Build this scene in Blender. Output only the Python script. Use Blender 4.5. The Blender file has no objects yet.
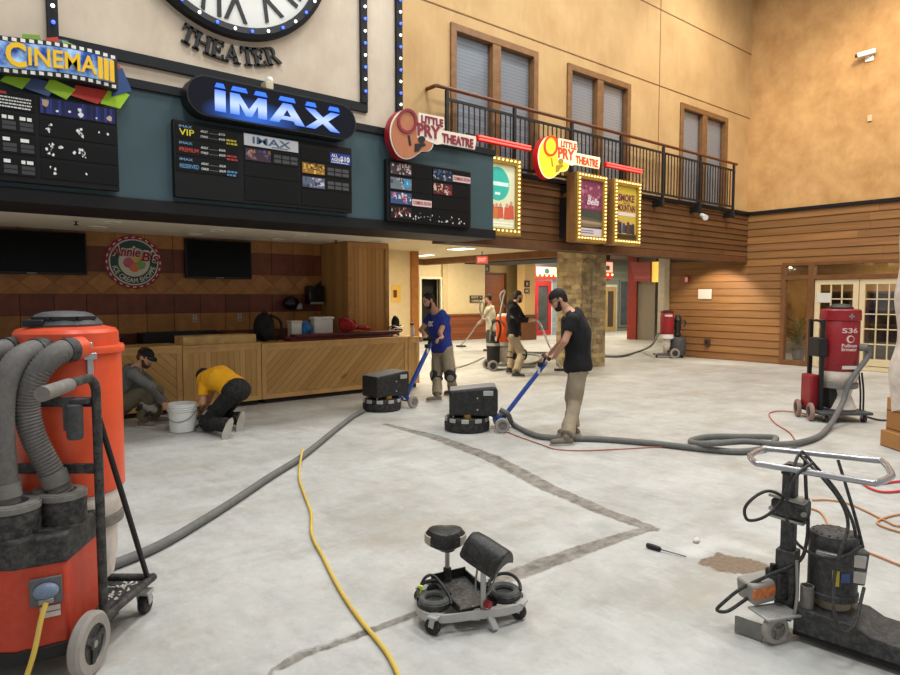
import bpy, bmesh, math, random
import numpy as np
from mathutils import Vector as V, Matrix, noise
PI = math.pi
random.seed(7)
SC = bpy.context.scene
COL = SC.collection
# ---------------------------------------------------------------- camera model (world: X along the counter, Y into the building)
F, TH, CH, HOR = 645.0, math.radians(50.6), 1.65, 296.0
PITCH = math.atan((337.5 - HOR) / F)
FW = V((math.cos(TH) * math.cos(PITCH), math.sin(TH) * math.cos(PITCH), -math.sin(PITCH)))
RT = V((math.sin(TH), -math.cos(TH), 0))
UP = RT.cross(FW)
FH = V((math.cos(TH), math.sin(TH), 0))          # horizontal forward
CAM = V((0, 0, CH))
def ray(x, y): return FW + RT * ((x - 450) / F) + UP * ((337.5 - y) / F)
def fl(x, y, z=0.0):
    d = ray(x, y); return CAM + d * ((z - CH) / d.z)
def pX(x, y, X):
    d = ray(x, y); return CAM + d * (X / d.x)
def pY(x, y, Y):
    d = ray(x, y); return CAM + d * (Y / d.y)
def pD(x, y, D):                                  # at horizontal distance D straight ahead of the lens
    d = ray(x, y); return CAM + d * (D / d.dot(FH))
def depth(p): return (V(p) - CAM).dot(FH)
# ---------------------------------------------------------------- mesh builder
ORG = {}
def catmull(pts, n=8, closed=False):
    P = [V(p) for p in pts]; out = []; N = len(P)
    for i in range(N if closed else N - 1):
        a = P[(i - 1) % N] if closed or i > 0 else P[0] * 2 - P[1]
        b, c = P[i], P[(i + 1) % N]
        d = P[(i + 2) % N] if closed or i + 2 < N else P[-1] * 2 - P[-2]
        for k in range(n):
            t = k / n
            out.append(0.5 * ((2 * b) + (c - a) * t + (2 * a - 5 * b + 4 * c - d) * t * t + (3 * b - a - 3 * c + d) * t ** 3))
    if not closed: out.append(P[-1])
    return out
def basis(n):
    n = V(n).normalized()
    a = V((0, 0, 1)) if abs(n.z) < .9 else V((1, 0, 0))
    x = a.cross(n).normalized(); return x, n.cross(x), n
class G:
    def __init__(s, T=None):
        s.bm = bmesh.new(); s.T = T or Matrix.Identity(4); s.mi = 0; s.c = (1, 1, 1)
        s.cl = s.bm.loops.layers.float_color.new('Col')
    def v(s, p): return s.bm.verts.new(s.T @ V(p))
    def f(s, vs):
        try: fc = s.bm.faces.new(vs)
        except ValueError: return None
        fc.material_index = s.mi
        for l in fc.loops: l[s.cl] = (*s.c, 1)
        return fc
    def poly(s, pts): return s.f([s.v(p) for p in pts])
    def bx(s, x0, x1, y0, y1, z0, z1): return s.box(((x0 + x1) / 2, (y0 + y1) / 2, (z0 + z1) / 2), (x1 - x0, y1 - y0, z1 - z0))
    def box(s, c, d, R=None, taper=1.0):
        c = V(c); R = R or Matrix.Identity(3); vs = []
        for z in (-1, 1):
            k = taper if z > 0 else 1
            for x, y in ((-1, -1), (1, -1), (1, 1), (-1, 1)):
                vs.append(s.v(c + R @ V((x * d[0] / 2 * k, y * d[1] / 2 * k, z * d[2] / 2))))
        for q in ((3, 2, 1, 0), (4, 5, 6, 7), (0, 1, 5, 4), (1, 2, 6, 5), (2, 3, 7, 6), (3, 0, 4, 7)): s.f([vs[i] for i in q])
        return s
    def beam(s, a, b, w, h, up=(0, 0, 1)):       # rectangular bar from a to b
        a, b = V(a), V(b); d = (b - a); L = d.length; y = d.normalized(); u = V(up)
        x = y.cross(u)
        if x.length < 1e-4: x = y.cross(V((1, 0, 0)))
        x.normalize(); z = x.cross(y)
        R = Matrix((x, y, z)).transposed()
        return s.box((a + b) / 2, (w, L, h), R)
    def rings(s, rs, cap0=True, cap1=True, closed=False):
        R = [[s.v(p) for p in r] for r in rs]; n = len(R[0])
        for i in range(len(R) if closed else len(R) - 1):
            A, B = R[i], R[(i + 1) % len(R)]
            for k in range(n): s.f([A[k], A[(k + 1) % n], B[(k + 1) % n], B[k]])
        if not closed:
            if cap0: s.f(R[0][::-1])
            if cap1: s.f(R[-1])
        return s
    def cyl(s, a, b, r0, r1=None, n=20, cap=True):
        a, b = V(a), V(b); r1 = r0 if r1 is None else r1
        x, y, _ = basis(b - a); cs = [(math.cos(2 * PI * k / n), math.sin(2 * PI * k / n)) for k in range(n)]
        return s.rings([[a + (x * c + y * q) * r0 for c, q in cs], [b + (x * c + y * q) * r1 for c, q in cs]], cap, cap)
    def cap(s, a, b, r0, r1=None, n=14, m=5):     # round-ended tapered limb
        a, b = V(a), V(b); r1 = r0 if r1 is None else r1
        if (b - a).length < 1e-5: return s.ball(a, (r0,) * 3)
        x, y, z = basis(b - a); cs = [(math.cos(2 * PI * k / n), math.sin(2 * PI * k / n)) for k in range(n)]
        rs = []
        for i in range(m):
            t = PI / 2 * (1 - (i + .15) / m); rs.append([a - z * r0 * math.sin(t) + (x * c + y * q) * r0 * math.cos(t) for c, q in cs])
        for i in range(m):
            t = PI / 2 * (i + .85) / m * .98; rs.append([b + z * r1 * math.sin(t) + (x * c + y * q) * r1 * math.cos(t) for c, q in cs])
        return s.rings(rs)
    def lathe(s, prof, c=(0, 0, 0), ax=(0, 0, 1), n=28, cap=True):
        c = V(c); x, y, z = basis(ax)
        if V(ax).normalized().z > .999: x, y, z = V((1, 0, 0)), V((0, 1, 0)), V((0, 0, 1))
        return s.rings([[c + z * h + (x * math.cos(2 * PI * k / n) + y * math.sin(2 * PI * k / n)) * r for k in range(n)] for r, h in prof], cap, cap)
    def tube(s, pts, r, n=8, res=6, closed=False, corr=0, raw=False, step=None):
        P = [V(p) for p in pts] if raw else catmull(pts, res, closed)
        if step:                                 # resample evenly
            L = [0]
            for a, b in zip(P, P[1:]): L.append(L[-1] + (b - a).length)
            m = max(2, int(L[-1] / step)); Q = []; j = 0
            for i in range(m + 1):
                t = L[-1] * i / m
                while j < len(P) - 2 and L[j + 1] < t: j += 1
                k = (t - L[j]) / max(1e-9, L[j + 1] - L[j]); Q.append(P[j].lerp(P[j + 1], min(1, k)))
            P = Q
        N = len(P); rs = []; x = None
        for i in range(N):
            t = (P[(i + 1) % N] - P[(i - 1) % N]) if closed else (P[min(i + 1, N - 1)] - P[max(i - 1, 0)])
            if t.length < 1e-9: t = V((0, 0, 1))
            t.normalize()
            if x is None: x = basis(t)[0]
            x = (x - t * x.dot(t)).normalized(); y = t.cross(x)
            rr = (r(i / (N - 1)) if callable(r) else r) * (1 + corr * (1 if i % 2 else -1))
            rs.append([P[i] + (x * math.cos(2 * PI * k / n) + y * math.sin(2 * PI * k / n)) * rr for k in range(n)])
        return s.rings(rs, closed=closed)
    def ball(s, c, r, R=None, n=18, m=12):
        c = V(c); R = R or Matrix.Identity(3)
        if not hasattr(r, '__len__'): r = (r, r, r)
        rs = []
        for i in range(m):
            t = -PI / 2 + PI * (i + .25) / (m - .5)
            rs.append([c + R @ V((r[0] * math.cos(t) * math.cos(2 * PI * k / n), r[1] * math.cos(t) * math.sin(2 * PI * k / n), r[2] * math.sin(t))) for k in range(n)])
        return s.rings(rs)
    def prism(s, pts, o, ux, uy, d):              # 2-D outline extruded by d along ux x uy
        o, ux, uy = V(o), V(ux), V(uy); nz = ux.cross(uy).normalized() * d
        A = [s.v(o + ux * p[0] + uy * p[1]) for p in pts]; B = [s.v(o + ux * p[0] + uy * p[1] + nz) for p in pts]
        n = len(pts)
        s.f(A[::-1]); s.f(B)
        for k in range(n): s.f([A[k], A[(k + 1) % n], B[(k + 1) % n], B[k]])
        return s
    def frame(s, o, ux, uy, w, h, t, d):          # picture-frame loop, outer w x h, rail t, depth d
        o, ux, uy = V(o), V(ux), V(uy); nz = ux.cross(uy).normalized() * d
        out = [(0, 0), (w, 0), (w, h), (0, h)]; inn = [(t, t), (w - t, t), (w - t, h - t), (t, h - t)]
        q = lambda p, k: s.v(o + ux * p[0] + uy * p[1] + nz * k)
        O0, I0, O1, I1 = [q(p, 0) for p in out], [q(p, 0) for p in inn], [q(p, 1) for p in out], [q(p, 1) for p in inn]
        for k in range(4):
            j = (k + 1) % 4
            s.f([O1[k], O1[j], I1[j], I1[k]]); s.f([O0[j], O0[k], I0[k], I0[j]]); s.f([O0[k], O0[j], O1[j], O1[k]]); s.f([I0[j], I0[k], I1[k], I1[j]])
        return s
    def torus(s, c, ax, R, r, n=32, m=10, sq=1.0):
        x, y, z = basis(ax); c = V(c)
        return s.rings([[c + (x * math.cos(2 * PI * i / n) + y * math.sin(2 * PI * i / n)) * (R + r * math.cos(2 * PI * k / m)) + z * r * sq * math.sin(2 * PI * k / m) for k in range(m)] for i in range(n)], closed=True)
    def text(s, t, o, ux, uy, h, d=.004, w=None, align='LEFT', bold=0.0, shear=0.0, bend=None):
        cu = bpy.data.curves.new('lettering', 'FONT'); cu.body = t; cu.size = 1.0; cu.offset = bold; cu.shear = shear; cu.resolution_u = 3
        ob = bpy.data.objects.new('lettering', cu); COL.objects.link(ob)
        dg = bpy.context.evaluated_depsgraph_get(); me = bpy.data.meshes.new_from_object(ob.evaluated_get(dg))
        bpy.data.objects.remove(ob); bpy.data.curves.remove(cu)
        if not len(me.vertices): return s
        xs = [v.co.x for v in me.vertices]; x0, x1 = min(xs), max(xs)
        kx = ky = h / .72
        if w: kx = w / (x1 - x0)
        W = (x1 - x0) * kx; off = {'LEFT': 0, 'CENTER': -W / 2, 'RIGHT': -W}[align]
        o, ux, uy = V(o), V(ux), V(uy); nz = ux.cross(uy).normalized()
        def mp(co, z):
            x = (co.x - x0) * kx + off; y = co.y * ky
            if bend: x, y = bend(x, y)
            return o + ux * x + uy * y + nz * z
        A = [s.v(mp(v.co, d)) for v in me.vertices]
        B = [s.v(mp(v.co, 0)) for v in me.vertices]
        ed = {}
        for p in me.polygons:
            vs = list(p.vertices); s.f([A[i] for i in vs])
            for i in range(len(vs)):
                e = (vs[i], vs[(i + 1) % len(vs)]); ed[e] = ed.get(e, 0) + 1
        for (a, b) in ed:
            if (b, a) not in ed: s.f([B[a], B[b], A[b], A[a]])
        for vv in [v for v in B if not v.link_faces]: s.bm.verts.remove(vv)
        bpy.data.meshes.remove(me); return s
    def build(s, name, mats, parent=None, smooth=35, bevel=0, label=None, cat=None, group=None, kind=None, seg=2, remesh=0, wrinkle=0, wf=14, origin=None):
        bm = s.bm
        bmesh.ops.recalc_face_normals(bm, faces=bm.faces[:])
        me = bpy.data.meshes.new(name)
        if parent is not None: o = ORG[parent.name]
        elif origin is not None: o = V(origin)
        else:
            cs = [v.co for v in bm.verts]
            o = V(((min(c.x for c in cs) + max(c.x for c in cs)) / 2, (min(c.y for c in cs) + max(c.y for c in cs)) / 2, min(c.z for c in cs)))
        for v in bm.verts: v.co -= o
        if smooth:
            ca = math.radians(smooth)
            for fc in bm.faces: fc.smooth = True
            for e in bm.edges:
                if len(e.link_faces) == 2 and e.calc_face_angle(0) > ca: e.smooth = False
        bm.to_mesh(me); bm.free()
        ob = bpy.data.objects.new(name, me); COL.objects.link(ob)
        if not isinstance(mats, (list, tuple)): mats = [mats]
        for m in mats: me.materials.append(m)
        if remesh:
            md = ob.modifiers.new('r', 'REMESH'); md.mode = 'VOXEL'; md.voxel_size = remesh; md.use_smooth_shade = True
            sm = ob.modifiers.new('s', 'SMOOTH'); sm.iterations = 4; sm.factor = .5
            dg = bpy.context.evaluated_depsgraph_get(); m2 = bpy.data.meshes.new_from_object(ob.evaluated_get(dg))
            ob.modifiers.clear(); ob.data = m2; bpy.data.meshes.remove(me); m2.name = name; me = m2
            if not me.materials:
                for m in mats: me.materials.append(m)
            if wrinkle:
                for v in me.vertices:
                    p = v.co * wf; a = noise.noise(V((p.x, p.y, p.z * .55))) + .5 * noise.noise(V((p.x * 2.3, p.y * 2.3, p.z * 1.1 + 9)))
                    v.co += v.normal * a * wrinkle
            for p in me.polygons: p.use_smooth = True
        if bevel:
            b = ob.modifiers.new('b', 'BEVEL'); b.width = bevel; b.segments = seg; b.limit_method = 'ANGLE'; b.angle_limit = .6
        if parent is not None: ob.parent = parent; ORG[ob.name] = o
        else: ob.location = o; ORG[ob.name] = o
        tag(ob, label, cat, group, kind)
        return ob
def tag(o, label=None, cat=None, group=None, kind=None):
    if label: o['label'] = label
    if cat: o['category'] = cat
    if group: o['group'] = group
    if kind: o['kind'] = kind
    return o
def thing(name, at, label, cat, group=None, kind=None):
    o = bpy.data.objects.new(name, None); COL.objects.link(o); o.location = at; o.empty_display_size = .05
    ORG[o.name] = V(at); return tag(o, label, cat, group, kind)
def frameT(at, right, fwd=None):                 # local x = right, y = fwd, z up, at a point
    x = V(right); x.z = 0; x.normalize(); y = V((-x.y, x.x, 0))
    return Matrix(((x.x, y.x, 0, at[0]), (x.y, y.y, 0, at[1]), (0, 0, 1, at[2] if len(at) > 2 else 0), (0, 0, 0, 1)))
def kids(o): return [c for c in bpy.data.objects if c.parent == o]
def copy_tree(o, loc=None, rz=None, label=None, group=None):
    def rec(q, par):
        c = q.copy(); COL.objects.link(c); c.parent = par
        for k in CH_.get(q.name, []): rec(k, c)
        return c
    CH_ = {}
    for c in bpy.data.objects:
        if c.parent: CH_.setdefault(c.parent.name, []).append(c)
    r = rec(o, None)
    if loc is not None: r.location = loc
    if rz is not None: r.rotation_euler = (0, 0, rz)
    if label: r['label'] = label
    if group: r['group'] = group
    return r
# ---------------------------------------------------------------- materials
def sr(r, g, b):
    q = lambda c: (c / 255 / 12.92) if c / 255 <= .04045 else ((c / 255 + .055) / 1.055) ** 2.4
    return (q(r), q(g), q(b))
class NT:
    def __init__(s, name):
        s.m = bpy.data.materials.new(name); s.m.use_nodes = True; s.t = s.m.node_tree; s.t.nodes.clear()
        s.out = s.n('ShaderNodeOutputMaterial'); s.b = s.n('ShaderNodeBsdfPrincipled'); s.l(s.b.outputs[0], s.out.inputs[0])
    def n(s, k, **kw):
        q = s.t.nodes.new(k)
        for a, b in kw.items(): setattr(q, a, b)
        return q
    def l(s, a, b): s.t.links.new(a, b)
    def set(s, node, i, v):
        if hasattr(v, 'is_linked') or isinstance(v, bpy.types.NodeSocket): s.l(v, node.inputs[i])
        else: node.inputs[i].default_value = v
    def math(s, op, a, b=0.0, c=None):
        q = s.n('ShaderNodeMath', operation=op); s.set(q, 0, a); s.set(q, 1, b)
        if c is not None: s.set(q, 2, c)
        return q.outputs[0]
    def mix(s, f, a, b, blend='MIX'):
        q = s.n('ShaderNodeMix', data_type='RGBA', blend_type=blend)
        s.set(q, 0, f); s.set(q, 6, a if not isinstance(a, tuple) else (*a, 1)[:4]); s.set(q, 7, b if not isinstance(b, tuple) else (*b, 1)[:4]); return q.outputs[2]
    def noise(s, co, scale=5, detail=4, rough=.55, sc3=None):
        if sc3:
            mp = s.n('ShaderNodeMapping'); s.l(co, mp.inputs[0]); mp.inputs[3].default_value = sc3; co = mp.outputs[0]
        q = s.n('ShaderNodeTexNoise'); s.l(co, q.inputs['Vector']); q.inputs['Scale'].default_value = scale
        q.inputs['Detail'].default_value = detail; q.inputs['Roughness'].default_value = rough; return q.outputs[0]
    def ramp(s, v, a, b): 
        q = s.n('ShaderNodeMapRange'); s.set(q, 0, v); q.inputs[1].default_value = a; q.inputs[2].default_value = b; return q.outputs[0]
    def obj(s): return s.n('ShaderNodeTexCoord').outputs['Object']
    def pos(s): return s.n('ShaderNodeNewGeometry').outputs['Position']
    def bump(s, h, st=.3, dist=.01):
        q = s.n('ShaderNodeBump'); q.inputs['Strength'].default_value = st; q.inputs['Distance'].default_value = dist
        s.l(h, q.inputs['Height']); s.l(q.outputs[0], s.b.inputs['Normal'])
    def fin(s, col, rough=.6, metal=0, spec=.4):
        s.set(s.b, 'Base Color', (*col, 1) if isinstance(col, tuple) else col); s.set(s.b, 'Roughness', rough); s.set(s.b, 'Metallic', metal)
        s.b.inputs['Specular IOR Level'].default_value = spec; return s.m
def mul(c, k): return tuple(min(1, x * k) for x in c)
def mat(name, c, rough=.6, metal=0, dust=0, dcol=sr(170, 166, 158), ns=7, var=.14, bump=0, bs=60, spec=.4, emit=0, ecol=None):
    t = NT(name); co = t.obj()
    n1 = t.noise(co, ns, 5, .6)
    col = t.mix(t.ramp(n1, .3, .7), mul(c, 1 - var), mul(c, 1 + var))
    if dust:
        n2 = t.noise(co, ns * 3.5, 8, .78)
        col = t.mix(t.math('MULTIPLY', t.ramp(n2, .44, .84), dust * .9), col, dcol)
    if bump: t.bump(t.noise(co, bs, 4), bump)
    m = t.fin(col, rough, metal, spec)
    if emit: t.set(t.b, 'Emission Color', (*(ecol or c), 1)); t.b.inputs['Emission Strength'].default_value = emit
    return m
def vmat(name, rough=.6, var=.15, sc=(1, 1, 1), ns=6, bump=0, emit=0, knots=0, metal=0, spec=.3):
    t = NT(name); co = t.obj(); a = t.n('ShaderNodeVertexColor', layer_name='Col').outputs[0]
    n1 = t.noise(co, ns, 5, .6, sc)
    q = t.ramp(n1, .3, .7); q = t.math('MULTIPLY_ADD', q, 2 * var, 1 - var)
    cc = t.n('ShaderNodeCombineColor'); [t.l(q, cc.inputs[i]) for i in range(3)]
    col = t.mix(1.0, a, cc.outputs[0], 'MULTIPLY')
    if knots:
        vo = t.n('ShaderNodeTexVoronoi'); mp = t.n('ShaderNodeMapping'); t.l(co, mp.inputs[0]); mp.inputs[3].default_value = tuple(max(.35, x * .25) if x > 5 else x for x in (1, 1, 1)); t.l(mp.outputs[0], vo.inputs['Vector']); vo.inputs['Scale'].default_value = knots
        k = t.n('ShaderNodeMapRange'); t.l(vo.outputs['Distance'], k.inputs[0]); k.inputs[1].default_value = .05; k.inputs[2].default_value = .16; k.inputs[3].default_value = .35; k.inputs[4].default_value = 1
        cc2 = t.n('ShaderNodeCombineColor'); [t.l(k.outputs[0], cc2.inputs[i]) for i in range(3)]
        col = t.mix(1.0, col, cc2.outputs[0], 'MULTIPLY')
    if bump: t.bump(n1, bump)
    m = t.fin(col, rough, metal, spec)
    if emit: t.l(a, t.b.inputs['Emission Color']); t.b.inputs['Emission Strength'].default_value = emit
    return m
def plank(name, across, along, w, c1, c2, groove=(.02, .012, .006), rough=.6, gw=.05, knots=3.0):
    t = NT(name); p = t.pos()
    def dot(vec):
        d = t.n('ShaderNodeVectorMath', operation='DOT_PRODUCT'); t.l(p, d.inputs[0]); d.inputs[1].default_value = vec; return d.outputs['Value']
    u, v = dot(across), dot(along); uw = t.math('DIVIDE', u, w); idn = t.math('FLOOR', uw); fr = t.math('FRACT', uw)
    wn = t.n('ShaderNodeTexWhiteNoise', noise_dimensions='1D'); t.l(idn, wn.inputs['W'])
    cb = t.n('ShaderNodeCombineXYZ'); t.l(t.math('MULTIPLY', u, 14.0), cb.inputs[0]); t.l(t.math('MULTIPLY_ADD', idn, 3.7, t.math('MULTIPLY', v, .9)), cb.inputs[1])
    g = t.noise(cb.outputs[0], 3.0, 6, .65)
    col = t.mix(t.math('MULTIPLY_ADD', g, .6, t.math('MULTIPLY', wn.outputs[0], .55)), c1, c2)
    if knots:
        ck = t.n('ShaderNodeCombineXYZ'); t.l(t.math('MULTIPLY', u, 1.0), ck.inputs[0]); t.l(t.math('MULTIPLY_ADD', idn, 5.3, t.math('MULTIPLY', v, .6)), ck.inputs[1])
        vo = t.n('ShaderNodeTexVoronoi'); t.l(ck.outputs[0], vo.inputs['Vector']); vo.inputs['Scale'].default_value = knots
        col = t.mix(t.math('MULTIPLY', t.ramp(vo.outputs['Distance'], .13, .05), .75), col, mul(c1, .3))
    e = t.math('LESS_THAN', fr, gw)
    col = t.mix(e, col, groove)
    t.bump(t.math('SUBTRACT', 1.0, e), .6, .008)
    return t.fin(col, rough, 0, .3)
def glow(name, c, s):
    t = NT(name); t.fin(c, .4); t.set(t.b, 'Emission Color', (*c, 1)); t.b.inputs['Emission Strength'].default_value = s; return t.m
def glassm(name, tint=(.9, .95, .95), mixf=.12, rough=.05):
    t = NT(name); tr = t.n('ShaderNodeBsdfTransparent'); tr.inputs[0].default_value = (*tint, 1); gl = t.n('ShaderNodeBsdfGlossy'); gl.inputs['Roughness'].default_value = rough
    mx = t.n('ShaderNodeMixShader'); mx.inputs[0].default_value = mixf; t.l(tr.outputs[0], mx.inputs[1]); t.l(gl.outputs[0], mx.inputs[2]); t.l(mx.outputs[0], t.out.inputs[0]); t.t.nodes.remove(t.b); return t.m
BLACK = mat('black_paint', sr(28, 28, 30), .5)
BLKDUST = mat('dusty_black', sr(38, 38, 39), .6, 0, .4)
RUBBER = mat('black_rubber', sr(30, 30, 31), .75, 0, .25)
GREYR = mat('dusty_grey_rubber', sr(118, 114, 110), .8, 0, .5, var=.2)
STEEL = mat('dusty_steel', sr(150, 150, 148), .45, .6, .4)
CHROME = mat('chrome', sr(176, 176, 180), .25, .7, var=.05, ns=40)
WHITE = mat('white_plastic', sr(225, 225, 220), .45, 0, var=.05)
PAPER = mat('white_paper', sr(206, 202, 194), .7, 0, var=.03)
VC = vmat('painted_colours', .6, .08)
VCG = vmat('printed_gloss', .35, .05)
YUX, YUY = V((1, 0, 0)), V((0, 0, 1))            # drawing axes on walls that face the camera side (normal -Y)
XUX, XUY = V((0, -1, 0)), V((0, 0, 1))           # drawing axes on the right-hand wall (normal -X)
Y0, Y1, YB, YC, XR, ZS, ZF = 7.0, 7.87, 10.96, 9.38, 16.05, 2.52, 2.62
# ================================================================ THE SETTING
def holes(name, o, ux, uy, w, h, hs, d, m, kind='structure', **kw):   # wall slab with rectangular openings, front face at o, thickness d behind
    g = G(); xs = sorted({0, w, *[a for q in hs for a in q[:2]]}); zs = sorted({0, h, *[a for q in hs for a in q[2:]]})
    o, ux, uy = V(o), V(ux), V(uy); nz = ux.cross(uy).normalized()
    inh = lambda x, z: any(q[0] < x < q[1] and q[2] < z < q[3] for q in hs)
    vv = {}
    def gv(x, z, k):
        key = (round(x, 4), round(z, 4), k)
        if key not in vv: vv[key] = g.v(o + ux * x + uy * z - nz * (d * k))
        return vv[key]
    nx, nzn = len(xs) - 1, len(zs) - 1
    solid = lambda i, j: 0 <= i < nx and 0 <= j < nzn and not inh((xs[i] + xs[i + 1]) / 2, (zs[j] + zs[j + 1]) / 2)
    for i in range(nx):
        for j in range(nzn):
            if not solid(i, j): continue
            a, b, c, e = (xs[i], zs[j]), (xs[i + 1], zs[j]), (xs[i + 1], zs[j + 1]), (xs[i], zs[j + 1])
            g.f([gv(*a, 0), gv(*b, 0), gv(*c, 0), gv(*e, 0)]); g.f([gv(*e, 1), gv(*c, 1), gv(*b, 1), gv(*a, 1)])
            for (di, dj, p, q) in ((-1, 0, e, a), (1, 0, b, c), (0, -1, a, b), (0, 1, c, e)):
                if not solid(i + di, j + dj): g.f([gv(*p, 0), gv(*p, 1), gv(*q, 1), gv(*q, 0)])
    return g.build(name, m, kind=kind, smooth=0, **kw)
# floor with its own worn marks (trench infill, bare patch) kept as a mask in a colour attribute
def floor():
    t = NT('ground_concrete'); p = t.pos(); a = t.n('ShaderNodeVertexColor', layer_name='Col'); sp = t.n('ShaderNodeSeparateColor'); t.l(a.outputs[0], sp.inputs[0])
    n1 = t.noise(p, .9, 6, .62); n2 = t.noise(p, 5.0, 8, .72, (1, .6, 1)); n3 = t.noise(p, 26, 4, .7); n4 = t.noise(p, 2.3, 5, .6, (.4, 1, 1))
    c = t.mix(t.ramp(n1, .3, .7), sr(166, 164, 159), sr(194, 194, 191))
    c = t.mix(t.math('MULTIPLY', t.ramp(n2, .52, .75), .55), c, sr(206, 206, 203))
    c = t.mix(t.math('MULTIPLY', t.ramp(n4, .5, .72), .55), c, sr(148, 143, 135))
    n5 = t.noise(p, 2.6, 9, .74, (1.5, .8, 1)); c = t.mix(t.math('MULTIPLY', t.ramp(n5, .52, .7), .5), c, sr(150, 150, 148)); c = t.mix(t.math('MULTIPLY', t.ramp(n5, .5, .3), .4), c, sr(208, 208, 204))
    n6 = t.noise(p, 1.5, 8, .7, (1, 1, 1)); c = t.mix(t.math('MULTIPLY', t.ramp(n6, .56, .68), .35), c, sr(168, 155, 138))
    vo = t.n('ShaderNodeTexVoronoi'); t.l(p, vo.inputs['Vector']); vo.inputs['Scale'].default_value = 3.1
    n7 = t.noise(p, 13, 9, .78, (1.1, .8, 1)); c = t.mix(t.math('MULTIPLY', t.ramp(n7, .54, .7), .32), c, sr(140, 137, 130)); c = t.mix(t.math('MULTIPLY', t.ramp(n7, .46, .3), .35), c, sr(214, 214, 210))
    spk = t.ramp(vo.outputs['Distance'], .035, .02); c = t.mix(t.math('MULTIPLY', spk, .6), c, sr(96, 92, 86))
    c = t.mix(t.math('MULTIPLY', t.ramp(n3, .56, .8), .25), c, sr(150, 146, 139))
    jit = t.math('MULTIPLY_ADD', n3, 1.0, -.5); jit2 = t.math('MULTIPLY_ADD', t.noise(p, 7, 5, .7), 1.4, -.7)
    def msk(ch, lo, hi): return t.ramp(t.math('ADD', sp.outputs[ch], t.math('ADD', t.math('MULTIPLY', jit, .35), t.math('MULTIPLY', jit2, .4))), lo, hi)
    c = t.mix(t.math('MULTIPLY', msk(2, .40, .72), .6), c, sr(210, 210, 208))
    n8 = t.noise(p, .55, 6, .65, (1, 1.6, 1)); c = t.mix(t.math('MULTIPLY', t.ramp(n8, .52, .66), .42), c, sr(158, 146, 128)); c = t.mix(t.math('MULTIPLY', t.ramp(t.noise(p, 1.1, 8, .75, (1.4, .7, 1)), .56, .66), .4), c, sr(138, 136, 132))
    tr = t.mix(t.ramp(t.noise(p, 9, 7, .75), .38, .62), sr(88, 82, 74), sr(150, 144, 135))
    c = t.mix(t.math('MULTIPLY', msk(0, .42, .6), .9), c, tr)
    pa = t.mix(t.ramp(t.noise(p, 40, 4, .7), .3, .7), sr(104, 86, 70), sr(140, 122, 104))
    c = t.mix(msk(1, .45, .55), c, pa)
    t.bump(n3, .12, .006); m = t.fin(c, .62, 0, .35)
    xs = np.concatenate([[-8, -5, -3], np.arange(-1, 10, .055), np.arange(10, 17, .2), np.arange(17, 35, 1.5)])
    ys = np.concatenate([[-8, -5, -3], np.arange(-1, 8.2, .055), np.arange(8.2, 12, .2), np.arange(12, 27, 1.5)])
    X, Y = np.meshgrid(xs, ys, indexing='ij'); P = np.stack([X.ravel(), Y.ravel()], 1)
    def seg(poly, w):
        out = np.zeros(len(P)); Q = [fl(*q) for q in poly]
        ws = w if hasattr(w, '__len__') else [w] * len(poly)
        for i, (a, b) in enumerate(zip(Q, Q[1:])):
            A = np.array([a.x, a.y]); B = np.array([b.x, b.y]); d = B - A; tt = np.clip(((P - A) @ d) / (d @ d), 0, 1)
            dist = np.linalg.norm(P - (A + tt[:, None] * d), axis=1); ww = ws[i] + (ws[i + 1] - ws[i]) * tt
            out = np.maximum(out, np.clip(1.15 - dist / ww * .6, 0, 1))
        return out
    R = np.maximum(seg([(255, 684), (300, 655), (420, 612)], [.015, .03, .028]), seg([(418, 613), (530, 569), (585, 549), (646, 529)], [.03, .07, .062, .04]))
    R = np.maximum(R, seg([(385, 424), (435, 437), (492, 458), (545, 486), (600, 510), (652, 529)], [.04, .085, .095, .085, .07, .055]))
    c = fl(737, 565); e = np.sqrt(((P - np.array([c.x, c.y])) @ np.array([RT.x, RT.y]) / .17) ** 2 + ((P - np.array([c.x, c.y])) @ np.array([FH.x, FH.y]) / .13) ** 2)
    Gm = np.clip(1.25 - e * .7, 0, 1)
    Gm = np.maximum(Gm, seg([(702, 563), (712, 556), (724, 553)], .012) * .8)
    Bm = np.maximum(seg([(400, 626), (420, 619), (480, 596), (560, 566)], [.03, .03, .05, .03]) * .9, seg([(690, 552), (720, 540), (770, 556)], [.1, .12, .05]) * .75)
    Bm = np.maximum(Bm, seg([(420, 545), (250, 560), (120, 640)], .5) * .45)
    me = bpy.data.meshes.new('floor'); nx, ny = len(xs), len(ys)
    ii = (np.arange(nx - 1)[:, None] * ny + np.arange(ny - 1)[None, :]).ravel()
    me.from_pydata([(x, y, 0) for x, y in P], [], np.stack([ii, ii + ny, ii + ny + 1, ii + 1], 1).tolist())
    at = me.color_attributes.new('Col', 'FLOAT_COLOR', 'POINT'); at.data.foreach_set('color', np.stack([R, Gm, Bm, np.ones(len(P))], 1).ravel().astype(np.float32))
    me.materials.append(m); ob = bpy.data.objects.new('floor', me); COL.objects.link(ob); tag(ob, kind='structure')
floor()
def plaster(name, c1, c2, sc=1.3, streak=.4):
    t = NT(name); p = t.pos(); n1 = t.noise(p, sc, 7, .62); n2 = t.noise(p, 9, 6, .7, (1, 1, streak))
    c = t.mix(t.ramp(n1, .3, .7), c1, c2); c = t.mix(t.math('MULTIPLY', t.ramp(n2, .5, .8), .35), c, mul(c2, 1.15))
    c = t.mix(t.math('MULTIPLY', t.ramp(t.noise(p, 5, 6, .7, (1, 1, .3)), .58, .8), .3), c, mul(c1, .78))
    t.bump(n2, .15, .01); return t.fin(c, .7, 0, .25)
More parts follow.
